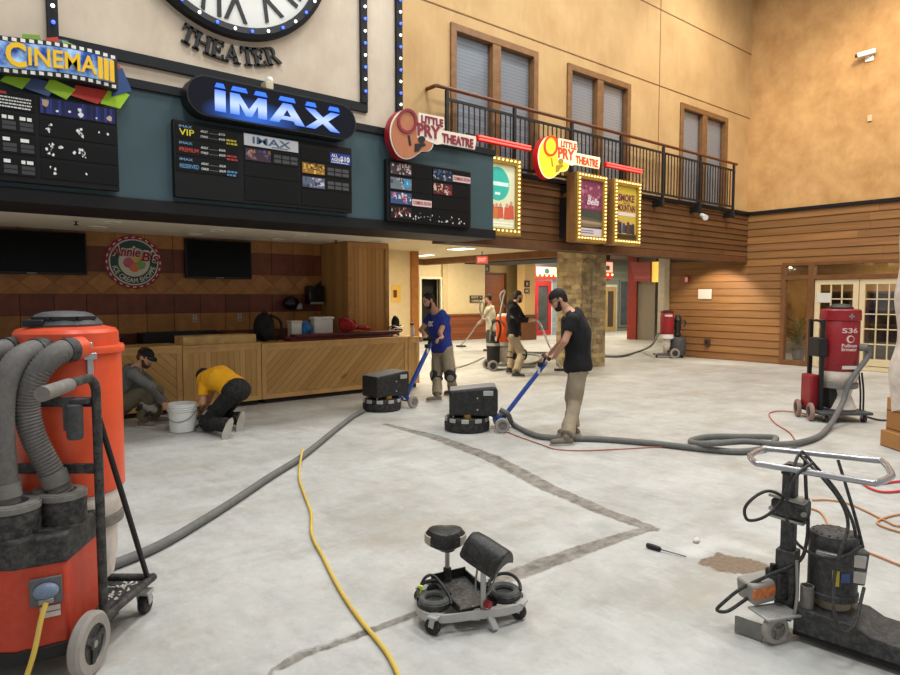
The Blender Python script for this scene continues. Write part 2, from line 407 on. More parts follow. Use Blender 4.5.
PL_R = plaster('golden_plaster', sr(174, 132, 84), sr(203, 162, 110), 2.2)
PL_B = plaster('tan_plaster', sr(180, 144, 98), sr(200, 168, 120), 1.0, .15)
PL_C = plaster('beige_plaster', sr(188, 170, 150), sr(206, 191, 172), 1.5, .3)
PL_K = mat('cream_wall_paint', sr(222, 200, 154), .7, var=.05)
TEAL = mat('teal_wall_paint', sr(56, 78, 85), .55, var=.12, ns=1.2)
SOF = mat('soffit_paint', sr(242, 234, 214), .7, var=.05)
DKTRIM = mat('charcoal_trim', sr(22, 23, 27), .55, spec=.25)
SIDW = vmat('siding_boards', .6, .22, (.25, .25, 7), 3, .15, knots=0)
OAK = mat('oak_frame', sr(128, 90, 54), .5, var=.22, ns=9)
CREAMD = mat('cream_door_paint', sr(214, 196, 160), .5, var=.04)
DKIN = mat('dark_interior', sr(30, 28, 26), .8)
# --- wall with the tall windows above the balcony
WX = [(6.46, 8.41), (9.19, 11.09), (12.92, 14.95)]
holes('wall_balcony', (4.7, Y1, 3.70), YUX, YUY, XR - 4.7, 6.0, [(a - 4.7, b - 4.7, 0, 2.14) for a, b in WX], .2, PL_B)
for k, z in enumerate((6.02, 7.56)): G().bx(4.7 if k else 4.95, XR, Y1 - .006, Y1 + .01, z, z + .022).build('trim_%d' % (k + 1), mat('seam_brown', sr(120, 84, 48), .7), kind='structure')
G().bx(12.11, 12.125, Y1 - .006, Y1 + .01, 3.72, 9.6).build('trim_3', bpy.data.materials['seam_brown'], kind='structure')
BLIND = None
def blindm():
    t = NT('grey_window_blind'); p = t.pos(); s = t.n('ShaderNodeSeparateXYZ'); t.l(p, s.inputs[0])
    f = t.math('FRACT', t.math('MULTIPLY', s.outputs[2], 18.0)); c = t.mix(t.ramp(f, .0, .25), sr(134, 136, 138), sr(176, 178, 180)); t.bump(f, .5, .02); return t.fin(c, .6)
BLIND = blindm(); DKGL = glassm('dim_glass', (.92, .94, .97), .08)
for k, (a, b) in enumerate(WX):
    w = thing('window_%d' % (k + 1), ((a + b) / 2, Y1, 3.70), None, None, kind='structure')
    g = G(); g.frame((a, Y1 - .04, 3.62), YUX, YUY, b - a, 2.22, .11, -.2); g.bx((a + b) / 2 - .09, (a + b) / 2 + .09, Y1 - .03, Y1 + .14, 3.7, 5.74); g.build('window_frame', OAK, w, bevel=.006)
    for h in (0, 1):
        x0 = a + .11 if h == 0 else (a + b) / 2 + .09; x1 = (a + b) / 2 - .09 if h == 0 else b - .11
        G().bx(x0, x1, Y1 + .05, Y1 + .055, 3.7, 5.74).build('pane', DKGL, w)
        G().bx(x0, x1, Y1 + .1, Y1 + .11, 3.7, 5.74).build('blind', BLIND, w)
# --- plank siding helper: lapped boards with their own colours
def siding(name, o, ux, spans, z0, z1, ph, base, depth=.03, jit=.2):
    """spans(z) -> list of (s0,s1) along ux from o"""
    g = G(); o, ux = V(o), V(ux); uz = V((0, 0, 1)); n = ux.cross(uz).normalized(); z = z0
    while z < z1 - .01:
        zt = min(z + ph, z1)
        for (s0, s1) in spans((z + zt) / 2):
            x = s0
            while x < s1 - .05:
                L = random.uniform(2.2, 4.2); xe = min(s1, x + L)
                if s1 - xe < .8: xe = s1
                k = 1 + random.uniform(-jit, jit); g.c = (base[0] * k, base[1] * k * random.uniform(.96, 1.03), base[2] * k * random.uniform(.92, 1.05))
                q = lambda s, zz, d: o + ux * s + uz * zz + n * d
                a, b = x, xe - .004
                A = [q(a, z, 0), q(b, z, 0), q(b, zt, 0), q(a, zt, 0)]; B = [q(a, z + .012, depth), q(b, z + .012, depth), q(b, zt, .008), q(a, zt, .008)]
                va, vb = [g.v(p) for p in A], [g.v(p) for p in B]
                g.f(vb); 
                for i in range(4): g.f([va[i], va[(i + 1) % 4], vb[(i + 1) % 4], vb[i]])
                x = xe
        z = zt
    g.c = mul(base, .25); s = spans((z0 + z1) / 2)
    return g.build(name, SIDW, kind='structure', smooth=0)
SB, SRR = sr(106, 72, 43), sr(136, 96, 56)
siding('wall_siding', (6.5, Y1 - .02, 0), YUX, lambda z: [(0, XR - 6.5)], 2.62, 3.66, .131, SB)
G().bx(6.5, XR, Y1, Y1 + .5, 2.5, 3.70).build('wall_overhang', mat('dark_brown_board', sr(84, 56, 34), .7), kind='structure')
G().bx(6.52, XR - .02, Y1 - .06, Y1, 2.48, 2.62).build('trim_4', mat('brown_fascia', sr(104, 68, 40), .6, var=.2), kind='structure', bevel=.006)
G().bx(6.5, XR, Y1 - .09, Y1 + .02, 3.655, 3.73).build('trim_5', DKTRIM, kind='structure', bevel=.005)
# --- right-hand wall
holes('wall_right', (XR, 7.87, 3.7), XUX, XUY, 10.5, 6.0, [], .2, PL_R)
DY0, DY1, DZ = 4.3, 6.95, 2.44
holes('wall_right_lower', (XR + .03, 10.0, 0), XUX, XUY, 12.6, 3.7, [(10.0 - DY1, 10.0 - DY0, 0, DZ)], .17, bpy.data.materials['dark_brown_board'])
def sp(z):
    s0 = 0 if z < 2.5 else 10.0 - 7.87
    return [(s0, 10.0 - DY1), (10.0 - DY0, 12.6)] if z < DZ else [(s0, 12.6)]
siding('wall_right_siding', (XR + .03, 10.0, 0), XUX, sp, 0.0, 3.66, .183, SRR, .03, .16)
G().bx(XR - .04, XR + .05, -2.6, 7.8, 3.655, 3.73).build('trim_6', DKTRIM, kind='structure', bevel=.005)
G().bx(XR - .02, XR + .16, 9.97, 10.12, 0, 2.6).build('trim_7', mat('pale_post_paint', sr(176, 160, 132), .6), kind='structure', bevel=.006)
# entrance doors set in the right-hand wall
dr = thing('door_1', (XR, (DY0 + DY1) / 2, 0), None, None, kind='structure')
g = G(); xx = XR - .05
for (a, b, z0, z1) in ((DY1 - .09, DY1, 0, DZ), (6.22, 6.36, 0, DZ - .08), (DY0, DY0 + .08, 0, DZ), (DY0 + .08, DY1 - .09, DZ - .08, DZ), (DY0 + .08, 6.22, 2.03, 2.13), (6.36, DY1 - .09, 2.03, 2.13), (6.36, DY1 - .09, 0, .12)): g.bx(xx, xx + .16, a, b, z0, z1)
g.build('door_frame', mat('door_surround_wood', sr(112, 72, 38), .5, var=.2), dr, bevel=.006)
GLS = glassm('clear_door_glass', (.92, .93, .9), .1)
def leaf(y0, y1):
    g = G(); x0, x1 = XR - .01, XR + .04
    g.frame((x0, y1, .01), XUX, XUY, y1 - y0, 2.01, .11, -.05); g.bx(x0, x1, y0 + .1, y1 - .1, .1, .27)
    for k in (1, 2): yy = y0 + .11 + (y1 - y0 - .22) * k / 3; g.bx(x0 + .005, x1 - .005, yy - .012, yy + .012, .27, 1.92)
    for k in range(1, 5): zz = .27 + 1.64 * k / 5; g.bx(x0 + .005, x1 - .005, y0 + .1, y1 - .1, zz - .012, zz + .012)
    o = g.build('door_leaf', CREAMD, dr, bevel=.003)
    G().bx(XR + .012, XR + .018, y0 + .1, y1 - .1, .27, 1.92).build('pane', GLS, o)
    return o
l1 = leaf(5.31, 6.21); l2 = leaf(4.39, 5.29)
G().cyl((XR - .05, 5.38, 1.0), (XR - .05, 5.38, 1.2), .012).build('door_handle', STEEL, l1)
G().bx(XR + .012, XR + .018, 6.36, DY1 - .09, .12, DZ - .4).build('sidelight_pane', GLS, dr)
G().bx(XR + .012, XR + .018, DY0 + .08, DY1 - .09, 2.13, DZ - .08).build('transom_pane', GLS, dr)
# lit lobby behind the doors
LB = mat('lobby_wall_paint', sr(178, 138, 84), .7)
holes('wall_lobby', (XR + 3.2, 9.0, 0), XUX, XUY, 8.0, 2.9, [], .1, LB)
G().bx(XR + .25, XR + 3.2, 1.0, 9.0, 2.8, 2.9).build('ceiling_lobby', mat('lobby_ceiling', sr(200, 176, 130), .7), kind='structure')
G().bx(XR + .25, XR + 3.2, 8.4, 8.5, 0, 2.8).build('wall_lobby_side', LB, kind='structure')
LW = mat('lobby_dark_wood', sr(70, 46, 28), .5)
for (nm, y0, y1, lab) in (('bookcase', 6.3, 7.0, 'dark wooden shelf unit seen through the left entrance door'), ('bookcase', 5.15, 5.95, 'dark wooden shelf unit seen through the right entrance door')):
    q_ = thing(nm, (XR + 2.6, (y0 + y1) / 2, 0), lab, 'shelf'); G().frame((XR + 2.5, y1, .02), XUX, XUY, y1 - y0, 1.75, .05, -.35).build('case', LW, q_); G().bx(XR + 2.83, XR + 2.85, y0, y1, .02, 1.77).build('back', LW, q_)
    for z in (.45, .9, 1.3): G().bx(XR + 2.52, XR + 2.82, y0 + .04, y1 - .04, z, z + .03).build('shelf_board', LW, q_)
ft = thing('potted_plant', (XR + 1.2, 7.02, 0), 'leafy green plant in a dark pot behind the glass sidelight', 'plant'); G().lathe([(.12, 0), (.17, .3), (.15, .31), (.14, .28)], (XR + 1.2, 7.02, 0)).build('pot', LW, ft)
g = G(); random.seed(21)
for k in range(60):
    a = random.uniform(0, 2 * PI); e = random.uniform(.2, 1.3); L = random.uniform(.3, .55); d = V((math.cos(a) * math.cos(e), math.sin(a) * math.cos(e), math.sin(e))); b = V((XR + 1.2, 7.02, random.uniform(.3, .9))); sd = d.cross(V((0, 0, 1))).normalized() * .035
    g.poly([b, b + d * L * .5 + sd, b + d * L - V((0, 0, .06)), b + d * L * .5 - sd])
g.build('foliage', mat('plant_green', sr(74, 92, 46), .6, var=.3), ft, smooth=0)
# --- marquee wall (teal) and the clock wall above it
G().bx(-3, 6.57, Y0, Y1, ZS, 3.77).build('wall_marquee', TEAL, kind='structure', smooth=0)
G().bx(-3, 6.6, Y0 - .03, Y1 - .02, ZS - .03, ZS + .1).build('trim_8', DKTRIM, kind='structure', bevel=.006)
G().bx(-3, 6.6, Y0 - .03, Y1 - .1, 3.69, 3.78).build('trim_9', DKTRIM, kind='structure', bevel=.006)
G().bx(-3, 4.93, Y0 + .03, Y1 + .1, 3.78, 9.7).build('wall_front_upper', PL_C, kind='structure', smooth=0)
G().bx(1.0, 4.42, Y0 - .01, Y0 + .05, 3.93, 4.04).build('trim_10', DKTRIM, kind='structure', bevel=.005)
G().bx(-3, 6.57, Y0 + .1, YB, ZF, ZF + .05).build('ceiling_soffit', SOF, kind='structure', smooth=0)
# --- tiled back wall behind the counter
GROUT = mat('tile_grout', sr(78, 56, 36), .8)
TILE = vmat('glazed_tiles', .45, .22, (1, 1, 1), 5, .05)
G().bx(-3, 5.95, YB + .012, YB + .15, 0, ZF + .02).build('wall_back', GROUT, kind='structure')
def tiles():
    g = G(); ca, cb = sr(166, 114, 62), sr(114, 62, 42); y = YB
    def tile(pts, base):
        k = random.uniform(.82, 1.15); g.c = (base[0] * k, base[1] * k * random.uniform(.94, 1.05), base[2] * k)
        cx = sum(p[0] for p in pts) / len(pts); cz = sum(p[1] for p in pts) / len(pts)
        g.prism([(cx + (p[0] - cx) * .975, cz + (p[1] - cz) * .975) for p in pts], (0, y + .014, 0), YUX, YUY, .014)
    rows = [(2.40, ZF + .02, ca), (2.02, 2.40, cb), (1.37, 1.68, cb), (1.06, 1.37, ca), (.75, 1.06, cb), (.4, .75, cb), (0, .4, cb)]
    for (z0, z1, b) in rows:
        x = -1.0
        while x < 5.85: tile([(x, z0), (min(x + .42, 5.86), z0), (min(x + .42, 5.86), z1), (x, z1)], b); x += .42
    z0, z1 = 1.68, 2.02; h = (z1 - z0); x = -1.0
    while x < 5.6:
        w = h * .62; m = x + w; zc = (z0 + z1) / 2
        tile([(m - w, zc), (m, z0), (m + w, zc), (m, z1)], mul(ca, 1.05)); tile([(m, z1), (m + w, zc), (m + 2 * w, z1)], mul(ca, .88)); tile([(m, z0), (m + 2 * w, z0), (m + w, zc)], mul(ca, .95)); x += 2 * w
    for (z0, z1, b) in rows[:0]: pass
    g.build('wall_tiles', TILE, kind='structure', smooth=0)
tiles()
# --- timber-clad closet at the end of the counter
CLW = plank('closet_boards', (1, 1, 0), (0, 0, 1), .09, sr(154, 110, 60), sr(202, 154, 92), knots=2.5)
t_ = thing('wall_closet', (6.3, 10.4, 0), None, None, kind='structure')
G().bx(5.87, 6.74, 10.01, YB, 0, ZF).build('closet_panel', CLW, t_, smooth=0)
g = G(); CT = mat('closet_trim_wood', sr(172, 126, 72), .6, var=.2)
for (a, b, z0, z1) in ((5.87, 5.95, 0, 2.6), (6.66, 6.74, 0, 2.6), (5.95, 6.66, 2.51, 2.6)): g.bx(a, b, 9.985, 10.01, z0, z1)
g.build('closet_trim', CT, t_, bevel=.004)
# --- corridor beyond the counter
ZC = 2.75
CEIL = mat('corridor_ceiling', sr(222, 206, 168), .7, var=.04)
G().bx(6.57, 11.7, Y1 + .5, 15.5, ZC, ZC + .1).build('ceiling_corridor', CEIL, kind='structure')
BEAMM = mat('stained_beam', sr(126, 82, 44), .6, var=.2)
G().bx(6.57, 12.0, 15.5, 15.75, 2.58, 2.85).build('beam', BEAMM, kind='structure', bevel=.006)
G().bx(11.7, 11.95, 10.2, 15.75, 2.58, 2.85).build('beam', BEAMM, kind='structure', bevel=.006)
G().bx(11.95, 13.4, 10.0, 13.9, 2.55, 2.75).build('beam', mat('dark_duct', sr(52, 46, 40), .7), kind='structure', bevel=.006)
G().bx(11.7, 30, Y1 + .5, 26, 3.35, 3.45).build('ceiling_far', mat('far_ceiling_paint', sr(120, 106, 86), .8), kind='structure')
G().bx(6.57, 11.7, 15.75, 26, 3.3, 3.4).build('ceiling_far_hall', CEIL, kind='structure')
G().bx(6.74, 9.55, 13.0, 13.15, 0, ZC).build('wall_cream', PL_K, kind='structure')
G().bx(9.4, 9.6, 12.9, 13.2, 0, ZC).build('trim_11', mat('orange_oak', sr(170, 112, 56), .5, var=.2), kind='structure', bevel=.01)
holes('wall_far', (12.0, 18.5, 0), YUX, YUY, 4.95, 3.3, [(1.83, 2.7, 0, 2.26)], .15, PL_K)
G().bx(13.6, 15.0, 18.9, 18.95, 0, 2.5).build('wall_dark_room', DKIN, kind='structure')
d2 = thing('door_2', (14.27, 18.5, 0), None, None, kind='structure')
g = G(); g.bx(13.75, 13.83, 18.42, 18.6, 0, 2.34); g.bx(14.70, 14.78, 18.42, 18.6, 0, 2.34); g.bx(13.83, 14.70, 18.42, 18.6, 2.26, 2.34); g.build('door_frame', mat('cream_trim_paint', sr(232, 220, 190), .6, var=.03), d2, bevel=.006)
G().bx(14.77, 15.0, 18.38, 18.5, 0, 3.3).build('wall_pilaster', mat('pilaster_paint', sr(206, 182, 134), .7, var=.04), kind='structure')
WAI = plank('wainscot_boards', (0, 0, 1), (1, 0, 0), .12, sr(112, 58, 32), sr(146, 82, 46), knots=0)
G().bx(15.0, 17.4, 18.4, 18.5, 0, .92).build('wall_wainscot', WAI, kind='structure')
G().bx(15.0, 17.4, 18.36, 18.5, .92, .98).build('trim_12', BEAMM, kind='structure', bevel=.006)
holes('wall_far_right', (16.95, 19.3, 0), YUX, YUY, 3.0, 3.3, [], .15, mat('cream_wall_shaded', sr(196, 166, 112), .7, var=.05))  # cream wall in a darker tan: its corner shading is put into the colour
d3 = thing('door_3', (18.2, 19.2, 0), None, None, kind='structure')
g = G(); g.frame((17.55, 19.24, 0), YUX, YUY, 1.22, 2.6, .07, .08); g.build('door_frame', mat('walnut_frame', sr(92, 52, 28), .5), d3, bevel=.006)
G().bx(17.62, 18.7, 19.22, 19.28, .02, 2.53).build('door_leaf', mat('mahogany_leaf', sr(134, 76, 40), .5, var=.15), d3)
G().bx(17.45, 18.0, 16.85, 17.25, 0, 3.2).build('wall_pier', mat('pier_paint', sr(214, 178, 122), .7, var=.04), kind='structure')
G().bx(17.40, 18.05, 16.8, 17.3, 0, .95).build('wall_pier_base', mat('pier_panel_wood', sr(112, 68, 36), .6), kind='structure', bevel=.006)
# far shopfronts
SHOP = plank('blue_grey_clapboard', (0, 0, 1), (1, 0, 0), .14, sr(128, 142, 152), sr(154, 166, 174), groove=sr(96, 106, 112), knots=0)
SHOP2 = plank('sage_clapboard', (0, 0, 1), (1, 0, 0), .14, sr(112, 116, 100), sr(140, 142, 124), groove=sr(84, 86, 76), knots=0)
G().bx(19.0, 22.5, 18.5, 18.65, 0, 3.35).build('wall_shop_blue', SHOP, kind='structure')
G().bx(22.5, 30, 18.5, 18.65, 0, 3.35).build('wall_shop_sage', SHOP2, kind='structure')
def shopdoor(n, x0, x1, z1, m, gm):
    d = thing('door_%d' % n, ((x0 + x1) / 2, 18.45, 0), None, None, kind='structure')
    G().frame((x0, 18.48, .02), YUX, YUY, x1 - x0, z1, .2, .07).build('door_leaf', m, d, bevel=.005)
    G().bx(x0 + .19, x1 - .19, 18.45, 18.46, .2, z1 - .18).build('pane', gm, d)
    G().frame((x0 - .1, 18.5, 0), YUX, YUY, x1 - x0 + .2, z1 + .12, .1, .05).build('door_frame', mat('shop_trim', sr(208, 208, 200), .6), d)
    G().cyl((x0 + .1, 18.38, .95), (x0 + .1, 18.38, 1.2), .015).build('door_handle', STEEL, d)
RDP = mat('red_door_paint', sr(176, 34, 40), .45)
SHG = mat('shop_dark_glass', sr(70, 74, 72), .15, var=.4, ns=2)
shopdoor(4, 19.68, 20.68, 2.25, RDP, SHG)
shopdoor(5, 24.35, 25.2, 2.05, mat('ochre_door_paint', sr(176, 144, 88), .5), mat('shop_brown_glass', sr(74, 58, 46), .2))
G().frame((25.5, 18.5, .2), YUX, YUY, .75, 2.2, .07, .06).build('window_4', mat('slate_sash', sr(120, 124, 120), .5), kind='structure')
G().bx(25.56, 26.2, 18.47, 18.49, .26, 2.34).build('window_5', SHG, kind='structure')
a, b = fl(621, 339.5), fl(629, 340); 
G().bx(20.9, 20.99, b.y - .05, a.y + .0, 0, 3.3).build('column_red', mat('oxblood_paint', sr(134, 44, 30), .55), kind='structure', bevel=.01)
yA, yB, yC, yD = (pX(x, 300, 21.0).y for x in (629, 655, 661, 668))
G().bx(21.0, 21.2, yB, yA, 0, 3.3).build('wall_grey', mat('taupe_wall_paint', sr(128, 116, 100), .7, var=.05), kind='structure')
G().bx(21.6, 21.8, yD - 2, yB, 0, 3.3).build('wall_shadow', mat('gap_shade_umber', sr(74, 64, 54), .7), kind='structure')  # dark sheet closing the gap; the shade there is put into its colour
G().bx(20.6, 20.8, yD - .6, yC - .12, 0, 3.3).build('column_pale', mat('pale_grey_paint', sr(168, 158, 140), .6), kind='structure', bevel=.01)
# stone pillar
def stonem():
    t = NT('stacked_stone'); p = t.pos(); s = t.n('ShaderNodeSeparateXYZ'); t.l(p, s.inputs[0]); c = t.n('ShaderNodeCombineXYZ')
    t.l(t.math('ADD', s.outputs[0], t.math('MULTIPLY', s.outputs[1], 1.0)), c.inputs[0]); 
    wob = t.math('MULTIPLY', t.math('SUBTRACT', t.noise(p, 4, 3), .5), .16)
    t.l(t.math('ADD', s.outputs[2], wob), c.inputs[1])
    b = t.n('ShaderNodeTexBrick'); t.l(c.outputs[0], b.inputs['Vector']); b.offset = .5; b.squash = .7; b.squash_frequency = 3
    for i, v in ((1, sr(204, 180, 132)), (2, sr(128, 104, 74)), (3, sr(158, 144, 116))): b.inputs[i].default_value = (*v, 1)
    b.inputs['Scale'].default_value = 1.0; b.inputs['Brick Width'].default_value = .26; b.inputs['Row Height'].default_value = .105; b.inputs['Mortar Size'].default_value = .008; b.inputs['Mortar Smooth'].default_value = .4
    c2 = t.mix(t.math('MULTIPLY', t.ramp(t.noise(p, 6, 5), .4, .7), .6), b.outputs[0], sr(208, 192, 152))
    c2 = t.mix(t.math('MULTIPLY', t.ramp(t.noise(p, 2.5, 3), .5, .7), .5), c2, sr(122, 112, 94))
    t.bump(b.outputs['Fac'], .8, -.03); return t.fin(c2, .8, 0, .2)
G().bx(11.6, 12.5, 9.43, 10.17, 0, 2.7).build('column_stone', stonem(), kind='structure', smooth=0, bevel=.012)
G().cyl((11.95, 9.41, .05), (11.95, 9.41, 2.55), .008, n=6).build('trim_13', STEEL, kind='structure')
# ================================================================ SIGNS ON THE MARQUEE AND BALCONY
def XZ(px, py, Y): p = pY(px, py, Y); return (p.x, p.z)
BULBW, BULBB, BULBG = glow('warm_white_bulb', (1, .95, .85), 2.2), glow('blue_bulb', (.04, .10, 1), 3.2), glow('golden_bulb', (1, .78, .32), 2.3)
def bulbs(par, pts, r, mats, ax=(0, -1, 0)):
    src = {}
    for i, p in enumerate(pts):
        m = mats[i % len(mats)]
        if m.name not in src:
            o = G().ball((0, 0, 0), r, n=8, m=6).build('bulb', m, smooth=60); src[m.name] = o; o.location = V(p) - ORG[par.name]; o.parent = par
            for v in o.data.vertices: v.co.z -= r if False else 0
        else:
            c = src[m.name].copy(); COL.objects.link(c); c.parent = par; c.location = V(p) - ORG[par.name]
# --- big clock
cx, cz, R = 2.72, 5.57, 1.15; yc = Y0 - .02
ck = thing('wall_clock', (cx, yc, cz - R), 'huge round white wall clock ringed with blue and white bulbs', 'clock')
ck['kind'] = 'thing'
G().lathe([(R, 0), (R, .09), (R - .05, .11), (1.03, .09), (1.03, 0)], (cx, Y0 + .03, cz), (0, -1, 0), 72).build('clock_rim', DKTRIM, ck)
G().cyl((cx, Y0 + .03, cz), (cx, Y0 - .01, cz), 1.04, n=72).build('clock_face', mat('clock_white', sr(214, 212, 207), .5, var=.03), ck)
for k, s in enumerate(['XII', 'I', 'II', 'III', 'IIII', 'V', 'VI', 'VII', 'VIII', 'IX', 'X', 'XI']):
    a = k * PI / 6; u = V((math.sin(a), 0, math.cos(a))); r = V((math.cos(a), 0, -math.sin(a)))
    G().text(s, V((cx, Y0 - .012, cz)) + u * .68, r, u, .30, .01, None, 'CENTER', .004).build('numeral', BLACK, ck)
g = G(); g.beam((cx, Y0 - .05, cz), (cx + .25, Y0 - .05, cz + .5), .04, .01, (0, 1, 0)); g.build('hour_hand', BLACK, ck)
g = G(); g.beam((cx, Y0 - .065, cz), (cx - .6, Y0 - .065, cz + .55), .03, .01, (0, 1, 0)); g.build('minute_hand', BLACK, ck)
bulbs(ck, [(cx + 1.09 * math.sin(a), Y0 - .085, cz - 1.09 * math.cos(a)) for a in [math.radians(d) for d in range(-70, 72, 10)]], .017, [BULBB, BULBW])
LET = {'T': (.78, [(.33, 0, .53, 1), (.02, .84, .84, 1), (.02, .64, .12, 1), (.74, .64, .84, 1), (.2, 0, .66, .09)]),
       'H': (.95, [(.08, 0, .28, 1), (.66, 0, .86, 1), (.2, .45, .7, .56), (0, 0, .36, .09), (0, .91, .36, 1), (.58, 0, .94, .09), (.58, .91, .94, 1)]),
       'E': (.78, [(.08, 0, .28, 1), (0, 0, .72, .12), (0, .88, .7, 1), (.2, .46, .52, .56), (.62, 0, .72, .3), (.6, .72, .7, 1), (.45, .36, .53, .66)]),
       'A': (.92, None), 'R': (.92, None)}
ts = thing('wall_lettering', (cx, Y0, 4.1), 'black curved letters spelling the building type under the clock', 'sign'); ts['kind'] = 'thing'
def bendp(x, z): r = 1.41 - z; return (cx + r * math.sin(x / 1.31), cz - r * math.cos(x / 1.31))
tot = sum(LET[ch][0] for ch in 'THEATER') * .185; xo = -tot / 2
for ch in 'THEATER':
    wd_, rc = LET[ch]; k = .185; g = G(); P = lambda q: [bendp(xo + x * k, z * k * 1.05) for x, z in q]
    if ch == 'A': qs = [[(.0, 0), (.14, 0), (.46, .84), (.40, 1)], [(.56, 0), (.80, 0), (.46, 1), (.40, 1), (.38, .8)], [(.18, .28), (.66, .28), (.62, .38), (.22, .38)], [(-.04, 0), (.24, 0), (.24, .08), (-.04, .08)], [(.5, 0), (.9, 0), (.9, .08), (.5, .08)]]
    elif ch == 'R': qs = [[(.08, 0), (.28, 0), (.28, 1), (.08, 1)], [(0, 0), (.36, 0), (.36, .09), (0, .09)], [(0, .9), (.5, .9), (.5, 1), (0, 1)], [(.28, .44), (.5, .44), (.5, .54), (.28, .54)], [(.48, .44), (.66, .52), (.72, .72), (.66, .92), (.48, 1), (.48, .9), (.53, .8), (.53, .64), (.48, .54)], [(.40, .5), (.58, .5), (.90, .09), (.90, 0), (.72, 0)]]
    else: qs = [[(a, b), (c, b), (c, d), (a, d)] for a, b, c, d in rc]
    for q in qs: g.prism(P(q), (0, Y0 + .03, 0), YUX, YUY, .035)
    g.build('letter', BLACK, ts, smooth=0); xo += wd_ * k
def lightstrip(x, z0, z1, lab):
    t = thing('light_strip', (x, Y0, z0), lab, 'light strip', 'upright strips of blue and white bulbs')
    G().bx(x - .045, x + .045, Y0 - .02, Y0 + .03, z0, z1).build('backing', DKTRIM, t, bevel=.004)
    n = int((z1 - z0 - .1) / .145); bulbs(t, [(x, Y0 - .04, z0 + .12 + .145 * k) for k in range(n)], .018, [BULBB, BULBW])
lightstrip(1.045, 4.0, 5.0, 'bulb strip above the film strip sign, left of the clock')
lightstrip(4.37, 4.04, 5.9, 'bulb strip rising from the corner of the black clock frame')
lightstrip(4.90, 3.83, 5.9, 'bulb strip on the edge where pale plaster meets tan wall')
# --- film strip cinema sign
y = Y0 - .2
cs = thing('cinema_sign', (1.0, Y0, 3.5), 'wavy film strip sign with yellow letters over coloured shards', 'sign')
X0, X1 = -.15, 1.535
def wav(x): t = (x - X0) / (X1 - X0); return 3.74 + .03 * math.sin(2.2 * PI * t + 2.2)
xs = [X0 + (X1 - X0) * k / 40 for k in range(41)]
def band(lo, hi): return [(x, wav(x) + lo) for x in xs] + [(x, wav(x) + hi) for x in xs[::-1]]
G().prism(band(-.155, .155), (0, y + .11, 0), YUX, YUY, .10).build('film_strip', BLACK, cs, smooth=0)
def swirl():
    t = NT('blue_swirl_print'); p = t.pos(); c = t.mix(t.ramp(t.noise(p, 5, 4, .6), .42, .62), sr(20, 60, 150), sr(150, 190, 235)); m = t.fin(c, .4); t.l(c, t.b.inputs['Emission Color']); t.b.inputs['Emission Strength'].default_value = .25; return m
g = G(); g.prism([(x, wav(x) - .11) for x in xs if x < 1.51] + [(x, wav(x) + .11) for x in xs[::-1] if x < 1.51], (0, y + .012, 0), YUX, YUY, .008); g.build('picture_panel', swirl(), cs, smooth=0)
for k in range(26):
    x = X0 + .035 + k * .0645
    for s in (-.134, .134): G().prism([(x - .018, wav(x) + s - .015), (x + .018, wav(x) + s - .015), (x + .018, wav(x) + s + .015), (x - .018, wav(x) + s + .015)], (0, y + .012, 0), YUX, YUY, .006).build('sprocket_hole', WHITE, cs, smooth=0)
YEL = mat('yellow_sign_paint', sr(238, 190, 30), .45, var=.05)
g = G(); wv = lambda x, yy: (x, yy + wav(.66 + x) - wav(.66))
g.text('C', (.655, y + .003, wav(.66) - .085), YUX, YUY, .2, .02, .15, bold=.03)
g.text('INEMA', (.82, y + .003, 0), YUX, YUY, .155, .02, .535, bold=.018, bend=lambda x, yy: (x, yy + wav(.82 + x) - .075))
g.text('III', (1.365, y + .003, 0), YUX, YUY, .18, .02, .135, bold=.05, bend=lambda x, yy: (x, yy + wav(1.365 + x) - .09))
g.build('sign_lettering', YEL, cs, smooth=0)
for (pts, c) in (([(.95, 3.52), (1.12, 3.45), (1.2, 3.56), (1.0, 3.62)], (150, 190, 40)), ([(1.15, 3.5), (1.38, 3.46), (1.5, 3.6), (1.2, 3.6)], (180, 50, 40)), ([(1.4, 3.47), (1.57, 3.43), (1.66, 3.6), (1.5, 3.66)], (150, 190, 30)), ([(1.5, 3.55), (1.68, 3.64), (1.6, 3.84), (1.5, 3.8)], (40, 70, 120)),
                 ([(1.5, 3.7), (1.62, 3.73), (1.58, 3.86), (1.48, 3.86)], (190, 60, 40)), ([(1.12, 3.86), (1.3, 3.86), (1.26, 3.95), (1.1, 3.98)], (150, 180, 50)), ([(.95, 3.85), (1.1, 3.86), (1.07, 4.0), (.98, 3.97)], (190, 60, 40)), ([(1.05, 3.86), (1.2, 3.87), (1.15, 3.99), (1.06, 3.98)], (60, 100, 150)), ([(.78, 3.85), (.95, 3.86), (.93, 3.98), (.8, 3.96)], (120, 160, 50)), ([(1.28, 3.84), (1.42, 3.84), (1.38, 3.92), (1.3, 3.93)], (190, 60, 50)), ([(.78, 3.5), (.98, 3.44), (1.05, 3.58), (.85, 3.6)], (60, 80, 120)), ([(.62, 3.52), (.78, 3.48), (.85, 3.58), (.7, 3.62)], (140, 180, 40))):
    G().prism([(a, max(b, 3.452)) for a, b in pts], (0, Y0 - .055 - random.uniform(0, .014), 0), YUX, YUY, .018).build('shard', mat('shard_%d_%d' % c[:2], sr(*c), .5, var=.05), cs, smooth=0)
G().bx(.2, 1.3, Y0 - .085, Y0 - .02, 3.66, 3.74).build('mount', BLACK, cs)
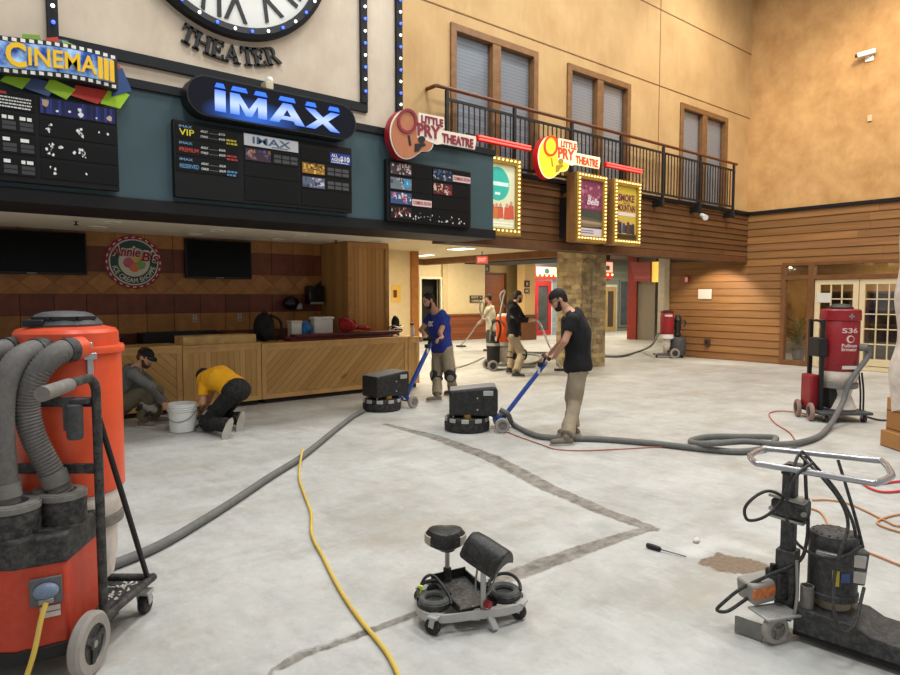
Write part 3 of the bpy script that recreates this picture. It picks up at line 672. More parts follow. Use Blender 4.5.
# --- showtime boards
BCASE = mat('board_case_black', sr(20, 20, 21), .5, spec=.2)
PRT = vmat('board_print', .5, .03)
def rnd_text(g, o, w, h, c, n=1):
    g.c = c
    for k in range(n):
        x = 0
        while x < w - h: L = random.uniform(.6, 2.2) * h; L = min(L, w - x); g.prism([(x, 0), (x + L, 0), (x + L, h), (x, h)], V(o) - V((0, 0, k * h * 1.7)), YUX, YUY, .0015); x += L + h * .4
W_, GR_ = sr(225, 225, 222), sr(120, 122, 124)
b1 = thing('showtime_board', (.9, Y0, 2.66), 'black showtime board hanging below the film strip sign, paper torn off', 'menu board', 'black showtime boards on the teal marquee')
G().bx(-.4, 1.54, Y0 - .09, Y0 - .022, 2.66, 3.45).build('board_case', BCASE, b1, bevel=.006)
yb = Y0 - .092
PANM = mat('board_panel_black', sr(13, 13, 14), .45, spec=.2)
for r in range(4):
    z1 = 3.44 - r * .19
    G().bx(.90, 1.53, yb - .004, yb + .004, z1 - .155, z1).build('panel', PANM, b1)
    G().bx(.2, .865, yb - .004, yb + .004, z1 - .155, z1).build('panel', PANM, b1)
g = G()
for k in range(26): g.c = random.choice([sr(30, 36, 90), sr(44, 56, 130), sr(24, 28, 70)]); g.prism([(.91 + k * .0235, 3.295), (.931 + k * .0235, 3.295), (.931 + k * .0235, 3.43), (.91 + k * .0235, 3.43)], (0, yb - .004, 0), YUX, YUY, .002)
for (x, z, s, c) in ((.95, 3.39, .04, sr(190, 160, 130)), (1.47, 3.34, .03, sr(190, 170, 150)), (1.22, 3.37, .025, W_), (1.23, 3.33, .03, W_), (1.14, 3.34, .016, W_), (1.36, 3.32, .012, W_), (1.04, 3.33, .014, W_)):
    g.c = c; g.prism([(x + s * random.uniform(.5, 1) * math.cos(a), z + s * random.uniform(.5, 1) * math.sin(a)) for a in [k * PI / 4 for k in range(8)]], (0, yb - .006, 0), YUX, YUY, .002)
g.build('curtain_picture', PRT, b1, smooth=0); g = G()
for k in range(46):
    r = random.choice([1, 1, 2, 2, 2, 3]); x = random.choice([.95, .97, 1.0, 1.22, 1.24, random.uniform(.93, 1.5)]) + random.uniform(-.02, .02); z = 3.44 - r * .19 - random.uniform(.03, .13); s = random.uniform(.003, .02); g.c = W_
    g.prism([(x + s * random.uniform(.3, 1) * math.cos(a), z + s * random.uniform(.4, 1.3) * math.sin(a)) for a in [k * PI / 3.5 for k in range(7)]], (0, yb - .004, 0), YUX, YUY, .002)
tag(g.build('torn_paper', PRT, b1, smooth=0), 'white scraps of torn paper', kind='stuff'); g = G()
for r in range(4):
    z1 = 3.44 - r * .19
    if r == 0:
        g.c = sr(170, 60, 60); g.prism([(.3, z1 - .03), (.66, z1 - .03), (.66, z1 - .008), (.3, z1 - .008)], (0, yb - .004, 0), YUX, YUY, .002)
        for k in range(4): rnd_text(g, (.6, yb - .004, z1 - .06 - k * .027), .25, .012, W_)
    else:
        for k in range(2):
            rnd_text(g, (.62 + k * .13, yb - .004, z1 - .05), .09, .03, W_)
            g.c = sr(62, 62, 64)
            for q in range(2): xx = .62 + k * .13; zz = z1 - .1 - q * .04; gq = G(); gq.c = sr(62, 62, 64); gq.prism([(xx, zz), (xx + .1, zz), (xx + .1, zz + .033), (xx, zz + .033)], (0, yb - .004, 0), YUX, YUY, .002).build('time_plate', PRT, b1, smooth=0)
g.build('board_lettering', PRT, b1, smooth=0)
# centre board
b2 = thing('showtime_board', (3.1, Y0, 2.66), 'wide black price and showtime board under the blue capsule sign', 'menu board', 'black showtime boards on the teal marquee')
xa, xb = XZ(174, 160, yb)[0], XZ(352, 180, yb)[0]
G().bx(xa, xb, Y0 - .09, Y0 - .022, 2.66, 3.44).build('board_case', BCASE, b2, bevel=.006)
q0 = lambda x, y_: XZ(x, y_, yb)
def cell(x0, y0, x1, y1): a = q0(x0, (y0 + y1) / 2); b = q0(x1, (y0 + y1) / 2); zt = q0((x0 + x1) / 2, y0)[1]; zb = q0((x0 + x1) / 2, y1)[1]; return a[0], b[0], zb, zt
g2 = G()
for k, (nm, c) in enumerate((('VIP', (226, 206, 60)), ('PREMIUM', (190, 70, 62)), ('RESERVED', (96, 150, 190)))):
    zt = 3.40 - k * .165; x0 = xa + .035
    G().bx(x0 - .01, x0 + .63, yb - .004, yb + .004, zt - .14, zt).build('panel', PANM, b2)
    g2.c = sr(120, 160, 200); g2.text('IMAX', (x0 + .02, yb - .005, zt - .035), YUX, YUY, .026, .002, .13, bold=.008)
    g2.c = sr(*c); g2.text(nm, (x0 + .02, yb - .005, zt - .11), YUX, YUY, .065 if k == 0 else .042, .002, .15 if k == 0 else .19, bold=.01)
    for q, s in enumerate(('ADULT', 'CHILD')):
        z = zt - .055 - q * .052; g2.c = W_; g2.text(s, (x0 + .235, yb - .005, z), YUX, YUY, .022, .002, .075, bold=.01); g2.text('$%s' % (('17.75', '14.75'), ('16.75', '13.75'), ('15.75', '12.75'))[k][q], (x0 + .425, yb - .005, z), YUX, YUY, .02, .002, .065, bold=.02)
        g2.c = GR_; g2.prism([(x0 + .32, z), (x0 + .415, z), (x0 + .415, z + .004), (x0 + .32, z + .004)], (0, yb - .005, 0), YUX, YUY, .001)
    g2.c = mul(sr(*c), .6); rnd_text(g2, (x0 + .505, yb - .005, zt - .105), .115, .02, mul(sr(*c), .7), 2)
a, b, c, d = cell(244, 138, 298, 156); a = max(a, xa + .70)
G().bx(a, b, yb - .006, yb + .004, 3.285, 3.41).build('banner_panel', mat('pale_banner', sr(196, 198, 204), .5, var=.05), b2)
g2.c = sr(70, 96, 130); g2.text('IMAX', ((a + b) / 2, yb - .008, 3.315), YUX, YUY, .075, .002, (b - a) * .7, 'CENTER', .012); g2.c = GR_; rnd_text(g2, ((a + b) / 2, yb - .008, 3.295), .2, .012, GR_)
for (z0, z1) in ((3.12, 3.265), (2.96, 3.10), (2.70, 2.94)): G().bx(a, b, yb - .004, yb + .004, z0, z1).build('panel', PANM, b2)
def photo(b, x0, x1, z0, z1, cols, n=26, yy=None):
    g = G(); yy = yy or yb - .005; g.c = sr(*cols[0]); g.prism([(x0, z0), (x1, z0), (x1, z1), (x0, z1)], (0, yy, 0), YUX, YUY, .0015)
    for k in range(n):
        g.c = sr(*random.choice(cols[1:])); x = random.uniform(x0, x1 - .03); z = random.uniform(z0, z1 - .02); w = random.uniform(.01, .05); h = random.uniform(.01, .05)
        g.prism([(x, z), (min(x + w, x1), z), (min(x + w * .7, x1), min(z + h, z1)), (x + w * .2, min(z + h, z1))], (0, yy - .002 - k * .0001, 0), YUX, YUY, .001)
    g.build('picture', PRT, b, smooth=0)
photo(b2, a + .01, a + .30, 3.13, 3.255, [(60, 44, 60), (130, 90, 60), (90, 90, 140), (170, 120, 90), (60, 60, 110)])
x2 = XZ(301, 170, yb)[0]
for (z0, z1) in ((3.22, 3.36), (3.06, 3.20), (2.90, 3.04), (2.70, 2.88)): G().bx(x2, xb - .02, yb - .004, yb + .004, z0, z1).build('panel', PANM, b2)
photo(b2, x2 + .015, x2 + .30, 3.07, 3.19, [(150, 104, 40), (200, 160, 70), (70, 50, 30), (230, 190, 90)])
photo(b2, x2 + .015, x2 + .30, 2.91, 3.03, [(90, 96, 120), (190, 190, 200), (60, 60, 80), (140, 140, 160)])
g2.c = sr(40, 60, 150); g2.prism([(xb - .3, 3.225), (xb - .025, 3.225), (xb - .025, 3.35), (xb - .3, 3.35)], (0, yb - .005, 0), YUX, YUY, .0015)
g2.c = W_; g2.text('ALL', (xb - .285, yb - .007, 3.302), YUX, YUY, .036, .001, .09, bold=.03); g2.text('AGES', (xb - .285, yb - .007, 3.256), YUX, YUY, .036, .001, .12, bold=.03); g2.text('$10', (xb - .165, yb - .007, 3.262), YUX, YUY, .06, .001, .13, bold=.03); rnd_text(g2, (xb - .285, yb - .007, 3.235), .23, .01, W_)
for (xx, zz) in [(a + .34, 3.19), (x2 + .34, 3.13), (x2 + .34, 2.97)]:
    for i in range(3):
        for j in range(2): gq = G(); gq.c = sr(74, 74, 76); gq.prism([(xx + i * .1, zz - j * .05), (xx + i * .1 + .085, zz - j * .05), (xx + i * .1 + .085, zz - j * .05 + .038), (xx + i * .1, zz - j * .05 + .038)], (0, yb - .005, 0), YUX, YUY, .0015).build('time_plate', PRT, b2, smooth=0)
g2.build('board_lettering', PRT, b2, smooth=0)
# right board
b3 = thing('showtime_board', (5.4, Y0, 2.6), 'small black board with coming soon strips under the brown guitar sign', 'menu board', 'black showtime boards on the teal marquee')
xa, xb = XZ(387, 190, yb)[0], XZ(471, 200, yb)[0]
G().bx(xa, xb, Y0 - .09, Y0 - .022, 2.61, 3.385).build('board_case', BCASE, b3, bevel=.006)
xm = (xa + xb) / 2; g3 = G()
for r in range(4):
    for h in (0, 1):
        x0 = xa + .04 if h == 0 else xm + .02; x1 = xm - .02 if h == 0 else xb - .04; z1 = 3.36 - r * .185
        G().bx(x0, x1, yb - .004, yb + .004, z1 - .165, z1).build('panel', PANM, b3)
for (h, r, cols) in ((0, 0, [(70, 60, 64), (190, 170, 170), (150, 60, 70), (220, 200, 200)]), (0, 1, [(110, 120, 130), (200, 205, 210), (70, 80, 90), (160, 170, 180)]), (0, 2, [(60, 80, 120), (190, 90, 110), (200, 200, 210), (120, 140, 190)]), (0, 3, [(24, 24, 26), (210, 210, 205), (150, 60, 60), (230, 230, 225)]), (1, 0, [(30, 40, 60), (190, 190, 190), (60, 90, 130), (120, 130, 140)]), (1, 1, [(80, 30, 36), (200, 170, 160), (170, 60, 70), (210, 190, 150)])):
    x0 = xa + .05 if h == 0 else xm + .03; z1 = 3.36 - r * .185; photo(b3, x0, x0 + .33, z1 - .155, z1 - .01, cols, 22)
g3.c = sr(60, 150, 200); g3.prism([(xa + .30 + .06 * math.cos(k * PI / 8), 3.10 + .06 * math.sin(k * PI / 8)) for k in range(16)], (0, yb - .009, 0), YUX, YUY, .001)
for (x0, z0) in ((xa + .39, 2.83), (xm + .37, 3.22)):
    g3.c = sr(214, 190, 186); g3.prism([(x0, z0), (x0 + .32, z0), (x0 + .32, z0 + .085), (x0, z0 + .085)], (0, yb - .006, 0), YUX, YUY, .0015)
    g3.c = sr(150, 40, 50); g3.text('COMING SOON', (x0 + .16, yb - .008, z0 + .022), YUX, YUY, .045, .001, .29, 'CENTER', .03)
g3.build('strip_lettering', PRT, b3, smooth=0); g3 = G()
for k in range(30): x = random.uniform(xa + .4, xb - .1); z = 2.64 + random.uniform(0, .1) * random.random() + .01; s = random.uniform(.003, .016); g3.c = W_; g3.prism([(x + s * random.uniform(.3, 1) * math.cos(a), z + s * random.uniform(.4, 1.6) * math.sin(a)) for a in [k * PI / 3.5 for k in range(7)]], (0, yb - .004, 0), YUX, YUY, .002)
tag(g3.build('torn_paper', PRT, b3, smooth=0), 'white scraps of torn paper', kind='stuff')
# --- blue capsule sign
cap = thing('capsule_sign', (3.2, Y0, 3.48), 'long black capsule sign with glowing blue letters', 'sign')
xa, xb = 2.16, 4.13; zc, r = 3.70, .205
def stadium(ins): return [(xb - r + (r - ins) * math.cos(a), zc + (r - ins) * math.sin(a)) for a in [-PI / 2 + PI * k / 14 for k in range(15)]] + [(xa + r + (r - ins) * math.cos(a), zc + (r - ins) * math.sin(a)) for a in [PI / 2 + PI * k / 14 for k in range(15)]]
G().prism(stadium(0), (0, Y0, 0), YUX, YUY, .2).build('sign_case', BLACK, cap)
def capface():
    t = NT('deep_blue_backlit'); p = t.pos(); s = t.n('ShaderNodeSeparateXYZ'); t.l(p, s.inputs[0])
    dx = t.math('MULTIPLY', t.math('SUBTRACT', s.outputs[0], 2.85), 1.6); dz = t.math('MULTIPLY', t.math('SUBTRACT', s.outputs[2], 3.56), 4.5)
    d = t.math('SQRT', t.math('ADD', t.math('MULTIPLY', dx, dx), t.math('MULTIPLY', dz, dz)))
    c = t.mix(t.ramp(d, .9, .1), sr(6, 8, 20), sr(60, 120, 230)); m = t.fin(sr(6, 8, 16), .15); t.l(c, t.b.inputs['Emission Color']); t.b.inputs['Emission Strength'].default_value = .8; return m
G().prism(stadium(.015), (0, Y0 - .2, 0), YUX, YUY, .004).build('sign_face', capface(), cap, smooth=0)
def imaxm():
    t = NT('blue_white_letter_print'); p = t.pos(); s = t.n('ShaderNodeSeparateXYZ'); t.l(p, s.inputs[0]); k = t.math('ABSOLUTE', t.math('DIVIDE', t.math('SUBTRACT', s.outputs[2], 3.665), .125))
    c = t.mix(t.ramp(k, .15, .95), sr(196, 206, 240), sr(20, 84, 214)); m = t.fin(sr(60, 110, 220), .3); t.l(c, t.b.inputs['Emission Color']); t.b.inputs['Emission Strength'].default_value = .95; return m
g = G()
for (x0, w, qs) in ((2.44, .11, [[(0, 0), (1, 0), (1, 1), (0, 1)]]), (2.60, .40, [[(0, 0), (.24, 0), (.24, 1), (0, 1)], [(.76, 0), (1, 0), (1, 1), (.76, 1)], [(.24, 1), (.24, .62), (.42, 0), (.58, 0), (.76, .62), (.76, 1), (.5, .34)]]),
                    (3.03, .42, [[(0, 0), (.26, 0), (.5, .72), (.62, 1), (.38, 1)], [(.74, 0), (1, 0), (.62, 1), (.5, .72)], [(.26, .18), (.74, .18), (.68, .36), (.32, .36)]]), (3.46, .44, [[(0, 0), (.27, 0), (.5, .34), (.73, 0), (1, 0), (.65, .5), (1, 1), (.73, 1), (.5, .66), (.27, 1), (0, 1), (.35, .5)]])):
    for q in qs: g.prism([(x0 + a * w, 3.56 + b * .215) for a, b in q], (0, Y0 - .204, 0), YUX, YUY, .012)

for (u0, u1) in ((2.44, 2.55), (2.61, 2.79), (2.86, 3.01), (3.14, 3.34), (3.46, 3.60), (3.75, 3.90)): g.prism([(u0, 3.80), (u1, 3.80), (u1 - .02, 3.845), (u0 + .02, 3.845)], (0, Y0 - .204, 0), YUX, YUY, .012)
g.build('sign_lettering', imaxm(), cap, smooth=0)
cm = thing('security_camera', (3.06, Y0 - .1, 3.905), 'small pale camera perched on top of the capsule sign', 'camera')
G().box((3.06, Y0 - .1, 3.95), (.09, .14, .09)).build('camera_body', mat('beige_plastic', sr(190, 176, 150), .5), cm, bevel=.01); G().ball((3.08, Y0 - .12, 4.02), .04).build('camera_dome', WHITE, cm); 
# --- guitar signs
def c7(x, y, Y): return XZ(380 + x / 4.825, 95 + y / 4.825, Y)
GY = Y0 - .22
gx0, gz0 = c7(45, 310, GY)
lc = lambda x, y: (c7(x, y, GY)[0] - gx0, c7(x, y, GY)[1] - gz0)
BODY = [lc(*p) for p in ((135, 65), (165, 80), (185, 120), (190, 165), (215, 188), (248, 203), (262, 225), (256, 255), (238, 272), (205, 274), (180, 290), (150, 308), (115, 309), (82, 287), (58, 240), (48, 190), (53, 140), (72, 100), (100, 75))]
def smooth2(P, n=4): return [(p.x, p.y) for p in catmull([(a, b, 0) for a, b in P], n, True)]
def guitar(at, k, lab, face, rim, letterm, backm, litm):
    t = thing('guitar_sign', (at[0] + .7, at[1], at[2]), lab, 'sign', 'guitar shaped theatre signs')
    o = V(at); S = lambda P: [(x * k, z * k) for x, z in P]
    body = smooth2(S(BODY)); G().prism(body, o + V((0, .125, 0)), YUX, YUY, .108).build('guitar_body', rim, t)
    cxb = sum(p[0] for p in body) / len(body); czb = sum(p[1] for p in body) / len(body)
    G().prism([(cxb + (p[0] - cxb) * .985, czb + (p[1] - czb) * .985) for p in body], o + V((0, .016, 0)), YUX, YUY, .008).build('edge_band', backm, t)
    G().prism([(cxb + (p[0] - cxb) * .93, czb + (p[1] - czb) * .93) for p in body], o + V((0, .008, 0)), YUX, YUY, .008).build('guitar_face', face, t)
    g = G(); a = lc(195, 185); ell = lambda x, y, rx, ry: [(lc(x + rx * math.cos(q), y + ry * math.sin(q))[0] * k, lc(x + rx * math.cos(q), y + ry * math.sin(q))[1] * k) for q in [2 * PI * i / 20 for i in range(20)]]
    g.prism(ell(200, 215, 17, 17), o + V((0, 0, 0)), YUX, YUY, .006); g.prism(S([lc(*p) for p in ((168, 235), (212, 232), (222, 243), (200, 252), (186, 272), (166, 275))]), o, YUX, YUY, .006); g.prism(S([lc(*p) for p in ((133, 195), (142, 195), (151, 243), (141, 245))]), o, YUX, YUY, .006)
    g.build('guitar_detail', litm, t, smooth=0)
    # white outline behind the words, then the words
    g = G(); g.prism(S([lc(*p) for p in ((186, 84), (308, 108), (311, 158), (302, 170), (462, 200), (464, 222), (457, 264), (300, 236), (275, 240), (225, 220), (178, 205), (176, 150), (186, 140))]), o + V((0, .012, 0)), YUX, YUY, .014); g.build('word_backing', backm, t, smooth=0)
    g = G(); nz = o + V((0, -.004, 0))
    ox, oz = lc(130, 126); O1, O2 = ell(130, 126, 49, 60), ell(130, 126, 36, 47)
    A0 = [g.v(nz + V((p[0], 0, p[1]))) for p in O1]; A1 = [g.v(nz + V((p[0], 0, p[1]))) for p in O2]; B0 = [g.v(nz + V((p[0], -.012, p[1]))) for p in O1]; B1 = [g.v(nz + V((p[0], -.012, p[1]))) for p in O2]
    n = len(O1)
    for i in range(n):
        j = (i + 1) % n; g.f([B0[i], B0[j], B1[j], B1[i]]); g.f([A0[i], A0[j], B0[j], B0[i]]); g.f([A1[j], A1[i], B1[i], B1[j]]); g.f([A0[j], A0[i], A1[i], A1[j]])
    def wd(s, x0, y0, x1, y1, h):
        p, q = lc(x0, y0), lc(x1, y1); dz = (q[1] - p[1]) / (q[0] - p[0])
        g.text(s, nz + V((p[0] * k, 0, p[1] * k)), YUX, YUY, h * k, .01, (q[0] - p[0]) * k, bold=.03)
    wd('LITTLE', 198, 131, 303, 150, .092); wd('PRY', 180, 192, 288, 217, .155); wd('THEATRE', 298, 226, 448, 256, .115)
    g.build('sign_lettering', letterm, t, smooth=0)
    G().box(o + V((lc(440, 190)[0] * k, .03, lc(440, 195)[1] * k)), (.12 * k, .05, .07 * k)).build('guitar_head', BLACK, t, bevel=.01)
    return t
OFFW = mat('ivory_sign_edge', sr(226, 214, 200), .5, var=.04)
guitar((gx0, GY, gz0), 1.0, 'unlit brown guitar sign mounted on the teal marquee edge', mat('guitar_tan_face', sr(176, 112, 78), .4, var=.08), mat('crimson_sign_edge', sr(150, 26, 34), .4), mat('burgundy_letters', sr(134, 38, 54), .5), OFFW, BLACK)
g2x, g2z = XZ(537.5, 179, Y1 - .55)
LITY = glow('lit_yellow_face', sr(255, 205, 50), .75)
guitar((g2x, Y1 - .55, g2z), 1.12, 'lit yellow guitar sign in front of the balcony railing', LITY, mat('lit_red_edge', sr(176, 24, 26), .4, emit=.25), glow('lit_red_letters', sr(226, 70, 36), .55), glow('lit_ivory_edge', sr(255, 232, 190), .6), mat('lit_olive_detail', sr(170, 140, 50), .5, emit=.2))
NEON, NEONC = glow('red_neon', (1, .06, .045), 3.6), mat('red_neon_case', sr(150, 16, 18), .4, emit=.6)
def neonbar(x0, x1, z, lab):
    t = thing('neon_bar', ((x0 + x1) / 2, Y1 - .4, z), lab, 'neon light', 'red neon guitar neck bars')
    G().bx(x0, x1, Y1 - .42, Y1 - .36, z - .045, z + .045).build('neon_channel', NEONC, t, bevel=.008)
    for s in (-.022, .022): G().cyl((x0 + .02, Y1 - .435, z + s), (x1 - .02, Y1 - .435, z + s), .012, n=8).build('neon_tube', NEON, t)
    for x in (x0 + .2, x1 - .2): G().bx(x - .015, x + .015, Y1 - .36, Y1 - .26, z - .02, z + .02).build('neon_bracket', BLACK, t)
neonbar(XZ(478, 136, Y1 - .42)[0], XZ(531, 150, Y1 - .42)[0], 4.06, 'red neon bar joining the brown guitar sign to the yellow one')
neonbar(XZ(606, 162, Y1 - .42)[0], XZ(642, 170, Y1 - .42)[0], 4.06, 'short red neon bar running right from the yellow guitar sign')
# --- balcony railing
rl = thing('balcony_railing', (10.5, Y1 - .25, 3.5), 'black metal balcony railing with a brown wooden handrail', 'railing')
yr = Y1 - .25
G().tube([(6.0, Y1 - .02, 4.74), (6.0, yr + .02, 4.74), (6.03, yr, 4.74), (10, yr, 4.74), (15.0, yr, 4.74)], .03, 8, raw=True).build('handrail', mat('handrail_wood', sr(104, 58, 34), .45, var=.15), rl)
for x in (6.2, 7.62, 9.05, 10.49, 11.93, 13.38, 14.86):
    g = G(); g.bx(x - .025, x + .025, yr - .025, yr + .025, 3.50, 4.71); g.build('post', BLACK, rl, bevel=.004)
    G().bx(x - .04, x + .04, yr - .03, Y1 - .02, 3.50, 3.62).build('bracket', BLACK, rl, bevel=.004)
G().bx(6.2, 14.86, yr - .015, yr + .015, 4.56, 4.60).build('upper_rail', BLACK, rl); G().bx(6.2, 14.86, yr - .015, yr + .015, 3.72, 3.76).build('lower_rail', BLACK, rl)
bal = G().bx(-.008, .008, yr - .008, yr + .008, 3.76, 4.56).build('baluster', BLACK, rl, smooth=0); x = 6.3; first = True
for v in bal.data.vertices: v.co.x += 10.5
while x < 14.8:
    if min(abs(x - p) for p in (6.2, 7.62, 9.05, 10.49, 11.93, 13.38, 14.86)) > .05:
        o = bal if first else bal.copy()
        if not first: COL.objects.link(o)
        o.location = (x - 10.5, 0, 0); first = False
    x += .112
# --- marquee poster boxes
GOLD = mat('gold_frame', sr(170, 136, 56), .35, .4, var=.15); BXW = mat('poster_box_wood', sr(140, 98, 58), .5, var=.15)
ART = vmat('poster_print', .4, .04, emit=.18)
def poster(x0, x1, lab, art):
    yf = Y1 - .5; z0, z1 = 2.60, 3.80; t = thing('poster_light_box', ((x0 + x1) / 2, yf, z0), lab, 'poster box', 'bulb framed poster boxes on the board wall')
    G().bx(x0, x1, yf, Y1 - .3, z0, z1).build('box_case', BXW, t, bevel=.006); G().bx(x0 + .1, x1 - .1, Y1 - .3, Y1 - .06, z0 + .1, z0 + .8).build('mount', BLACK, t)
    G().frame((x0, yf + .005, z0), YUX, YUY, x1 - x0, z1 - z0, .11, .05).build('gold_frame', GOLD, t, bevel=.006)
    g = G(); art(g, x0 + .11, x1 - .11, z0 + .11, z1 - .11, yf - .004); g.build('poster', ART, t, smooth=0)
    pts = []; nv, nh = 17, 9
    for k in range(nv + 1): z = z0 + .055 + (z1 - z0 - .11) * k / nv; pts += [(x0 + .055, yf - .055, z), (x1 - .055, yf - .055, z)]
    for k in range(1, nh): x = x0 + .055 + (x1 - x0 - .11) * k / nh; pts += [(x, yf - .055, z0 + .055), (x, yf - .055, z1 - .055)]
    bulbs(t, pts, .0155, [BULBG])
def rect(g, x0, x1, z0, z1, y, c): g.c = sr(*c); g.prism([(x0, z0), (x1, z0), (x1, z1), (x0, z1)], (0, y, 0), YUX, YUY, .001)
def people_blobs(g, x0, x1, z0, z1, y, n, cols):
    for k in range(n):
        x = x0 + (x1 - x0) * (k + .5) / n + random.uniform(-.02, .02); z = z0 + random.uniform(0, .1) * (z1 - z0); h = (z1 - z0) * random.uniform(.6, .95); w = (x1 - x0) / n * .6
        g.c = sr(*random.choice(cols)); g.prism([(x - w, z), (x + w, z), (x + w * .8, z + h * .75), (x - w * .8, z + h * .75)], (0, y - .001 - k * .0002, 0), YUX, YUY, .001)
        g.c = sr(196, 150, 120); g.prism([(x + w * .5 * math.cos(a), z + h * .85 + w * .6 * math.sin(a)) for a in [2 * PI * q / 8 for q in range(8)]], (0, y - .001 - k * .0002, 0), YUX, YUY, .001)
def artA(g, x0, x1, z0, z1, y):
    rect(g, x0, x1, z0, z1, y, (214, 214, 180)); cxp, czp = (x0 + x1) / 2 - .03, z1 - .3
    g.c = sr(60, 176, 160); g.prism([(cxp + .26 * math.cos(2 * PI * k / 28), czp + .26 * math.sin(2 * PI * k / 28)) for k in range(28)], (0, y - .001, 0), YUX, YUY, .001)
    g.c = sr(210, 236, 226); g.prism([(cxp - .2, czp - .03), (cxp + .24, czp - .03), (cxp + .24, czp + .03), (cxp - .2, czp + .03)], (0, y - .003, 0), YUX, YUY, .001); rect(g, cxp - .05, cxp + .06, czp - .17, czp - .13, y - .003, (220, 240, 232))
    people_blobs(g, x0 + .02, x1 - .02, z0 + .14, z0 + .46, y - .001, 6, [(170, 60, 50), (196, 120, 60), (120, 60, 50), (200, 90, 70)])
    g.c = sr(240, 240, 220); [rect(g, x0 + .03, x1 - .03, z0 + .03 + k * .04, z0 + .055 + k * .04, y - .003, (236, 236, 214)) for k in (0, 1)]
def artB(g, x0, x1, z0, z1, y):
    rect(g, x0, x1, z0, z1, y, (96, 48, 72)); rect(g, x0, x1, z1 - .5, z1, y - .0005, (124, 60, 86))
    for k in range(40): rect(g, *(lambda a: (a, a + random.uniform(.02, .08)))(random.uniform(x0, x1 - .09)), *(lambda a: (a, a + random.uniform(.02, .08)))(random.uniform(z1 - .5, z1 - .1)), y - .0012 - k * 1e-5, random.choice([(150, 80, 110), (100, 44, 80), (176, 110, 130), (86, 40, 64)]))
    g.c = sr(214, 200, 206); g.text('The', (x0 + .22, y - .004, z1 - .30), YUX, YUY, .05, .001, .1, bold=.02); g.text('Bells', (x0 + .2, y - .004, z1 - .42), YUX, YUY, .12, .001, .34, bold=.02, shear=.3)
    rect(g, x0, x1, z0 + .14, z0 + .46, y - .002, (70, 64, 60))
    for k in range(4): g.c = sr(*[(120, 100, 80), (150, 130, 104), (90, 80, 70), (60, 70, 60)][k]); g.prism([(x0, z0 + .16 + k * .06), (x1, z0 + .18 + k * .04), (x1, z0 + .24 + k * .05), ((x0 + x1) / 2, z0 + .28 + k * .05), (x0, z0 + .22 + k * .05)], (0, y - .003 - k * .0003, 0), YUX, YUY, .001)
    rect(g, x0 + .0, x1, z0, z0 + .14, y - .005, (196, 186, 190)); rnd = [(x0 + .04, z0 + .05), (x0 + .04, z0 + .09)]
    for (a, b) in rnd: rect(g, a, a + .35, b, b + .015, y - .007, (110, 96, 110))
def artC(g, x0, x1, z0, z1, y):
    rect(g, x0, x1, z0, z1, y, (190, 168, 60)); rect(g, x0, x1, z0, z0 + .1, y - .001, (60, 50, 40))
    g.c = sr(110, 40, 70); g.text('SMOKE', ((x0 + x1) / 2, y - .004, z1 - .27), YUX, YUY, .13, .001, .5, 'CENTER', .04); g.text('ON THE', ((x0 + x1) / 2, y - .004, z1 - .32), YUX, YUY, .03, .001, .2, 'CENTER', .02); g.text('MOUNTAIN', ((x0 + x1) / 2, y - .004, z1 - .45), YUX, YUY, .12, .001, .56, 'CENTER', .04)
    rect(g, x0 + .02, x1 - .02, z1 - .54, z1 - .48, y - .003, (216, 196, 200)); people_blobs(g, x0 + .03, x1 - .03, z0 + .1, z0 + .42, y - .002, 7, [(60, 50, 60), (90, 60, 50), (60, 70, 110), (110, 50, 50), (40, 40, 40)])
yq = Y1 - .54
xs_ = [XZ(p, 210, yq)[0] for p in (521, 577, 607, 614, 641)]
poster(xs_[0] - .92, xs_[0], 'poster box with a turquoise disc, beside the marquee end', artA)
poster(xs_[1], xs_[2], 'poster box with a purple landscape poster, under the yellow guitar', artB)
poster(xs_[3], xs_[4] , 'poster box with a mustard yellow band poster, furthest from the marquee', artC)
sl = thing('spotlight', (13.35, Y1 - .3, 3.42), 'small white spotlight clipped under the balcony railing', 'spotlight')
G().cyl((13.38, Y1 - .3, 3.43), (13.2, Y1 - .5, 3.34), .045, .06).build('lamp_head', WHITE, sl); G().bx(13.34, 13.42, Y1 - .36, Y1 - .26, 3.42, 3.5).build('clamp', BLACK, sl)
# --- small fittings on the right wall
sc = thing('security_camera', (XR, 5.28, 6.78), 'white security camera mounted high on the golden plaster wall', 'camera')
G().bx(XR - .03, XR, 5.2, 5.36, 6.7, 6.82).build('wall_plate', WHITE, sc); G().beam((XR - .02, 5.28, 6.76), (XR - .12, 5.32, 6.84), .03, .03).build('camera_arm', WHITE, sc); G().beam((XR - .05, 5.16, 6.88), (XR - .2, 5.46, 6.82), .1, .1).build('camera_body', WHITE, sc, bevel=.012); G().cyl((XR - .195, 5.45, 6.822), (XR - .215, 5.49, 6.815), .035).build('camera_lens', BLACK, sc)
tag(G().bx(XR - .03, XR, 5.18, 5.27, 5.42, 5.55).build('switch_plate', mat('ivory_plate', sr(214, 190, 150), .5), bevel=.006), 'small ivory plate on the golden wall below the camera', 'wall plate')
al = thing('fire_alarm', (XR, 9.46, 2.05), 'red fire alarm on the board wall above the paper', 'fire alarm')
G().bx(XR - .06, XR, 9.38, 9.54, 2.0, 2.18).build('alarm_case', mat('alarm_red', sr(196, 40, 36), .4), al, bevel=.01); G().bx(XR - .07, XR - .055, 9.40, 9.47, 2.03, 2.15).build('strobe_lens', WHITE, al)
tag(G().bx(XR - .035, XR - .03, 8.72, 9.1, 1.57, 1.83).build('notice_paper', PAPER), 'blank white paper pinned to the board wall', 'paper')
ot = thing('wall_outlet', (XR, 8.8, .36), 'brown outlet box low on the board wall', 'outlet'); ot['kind'] = 'thing'
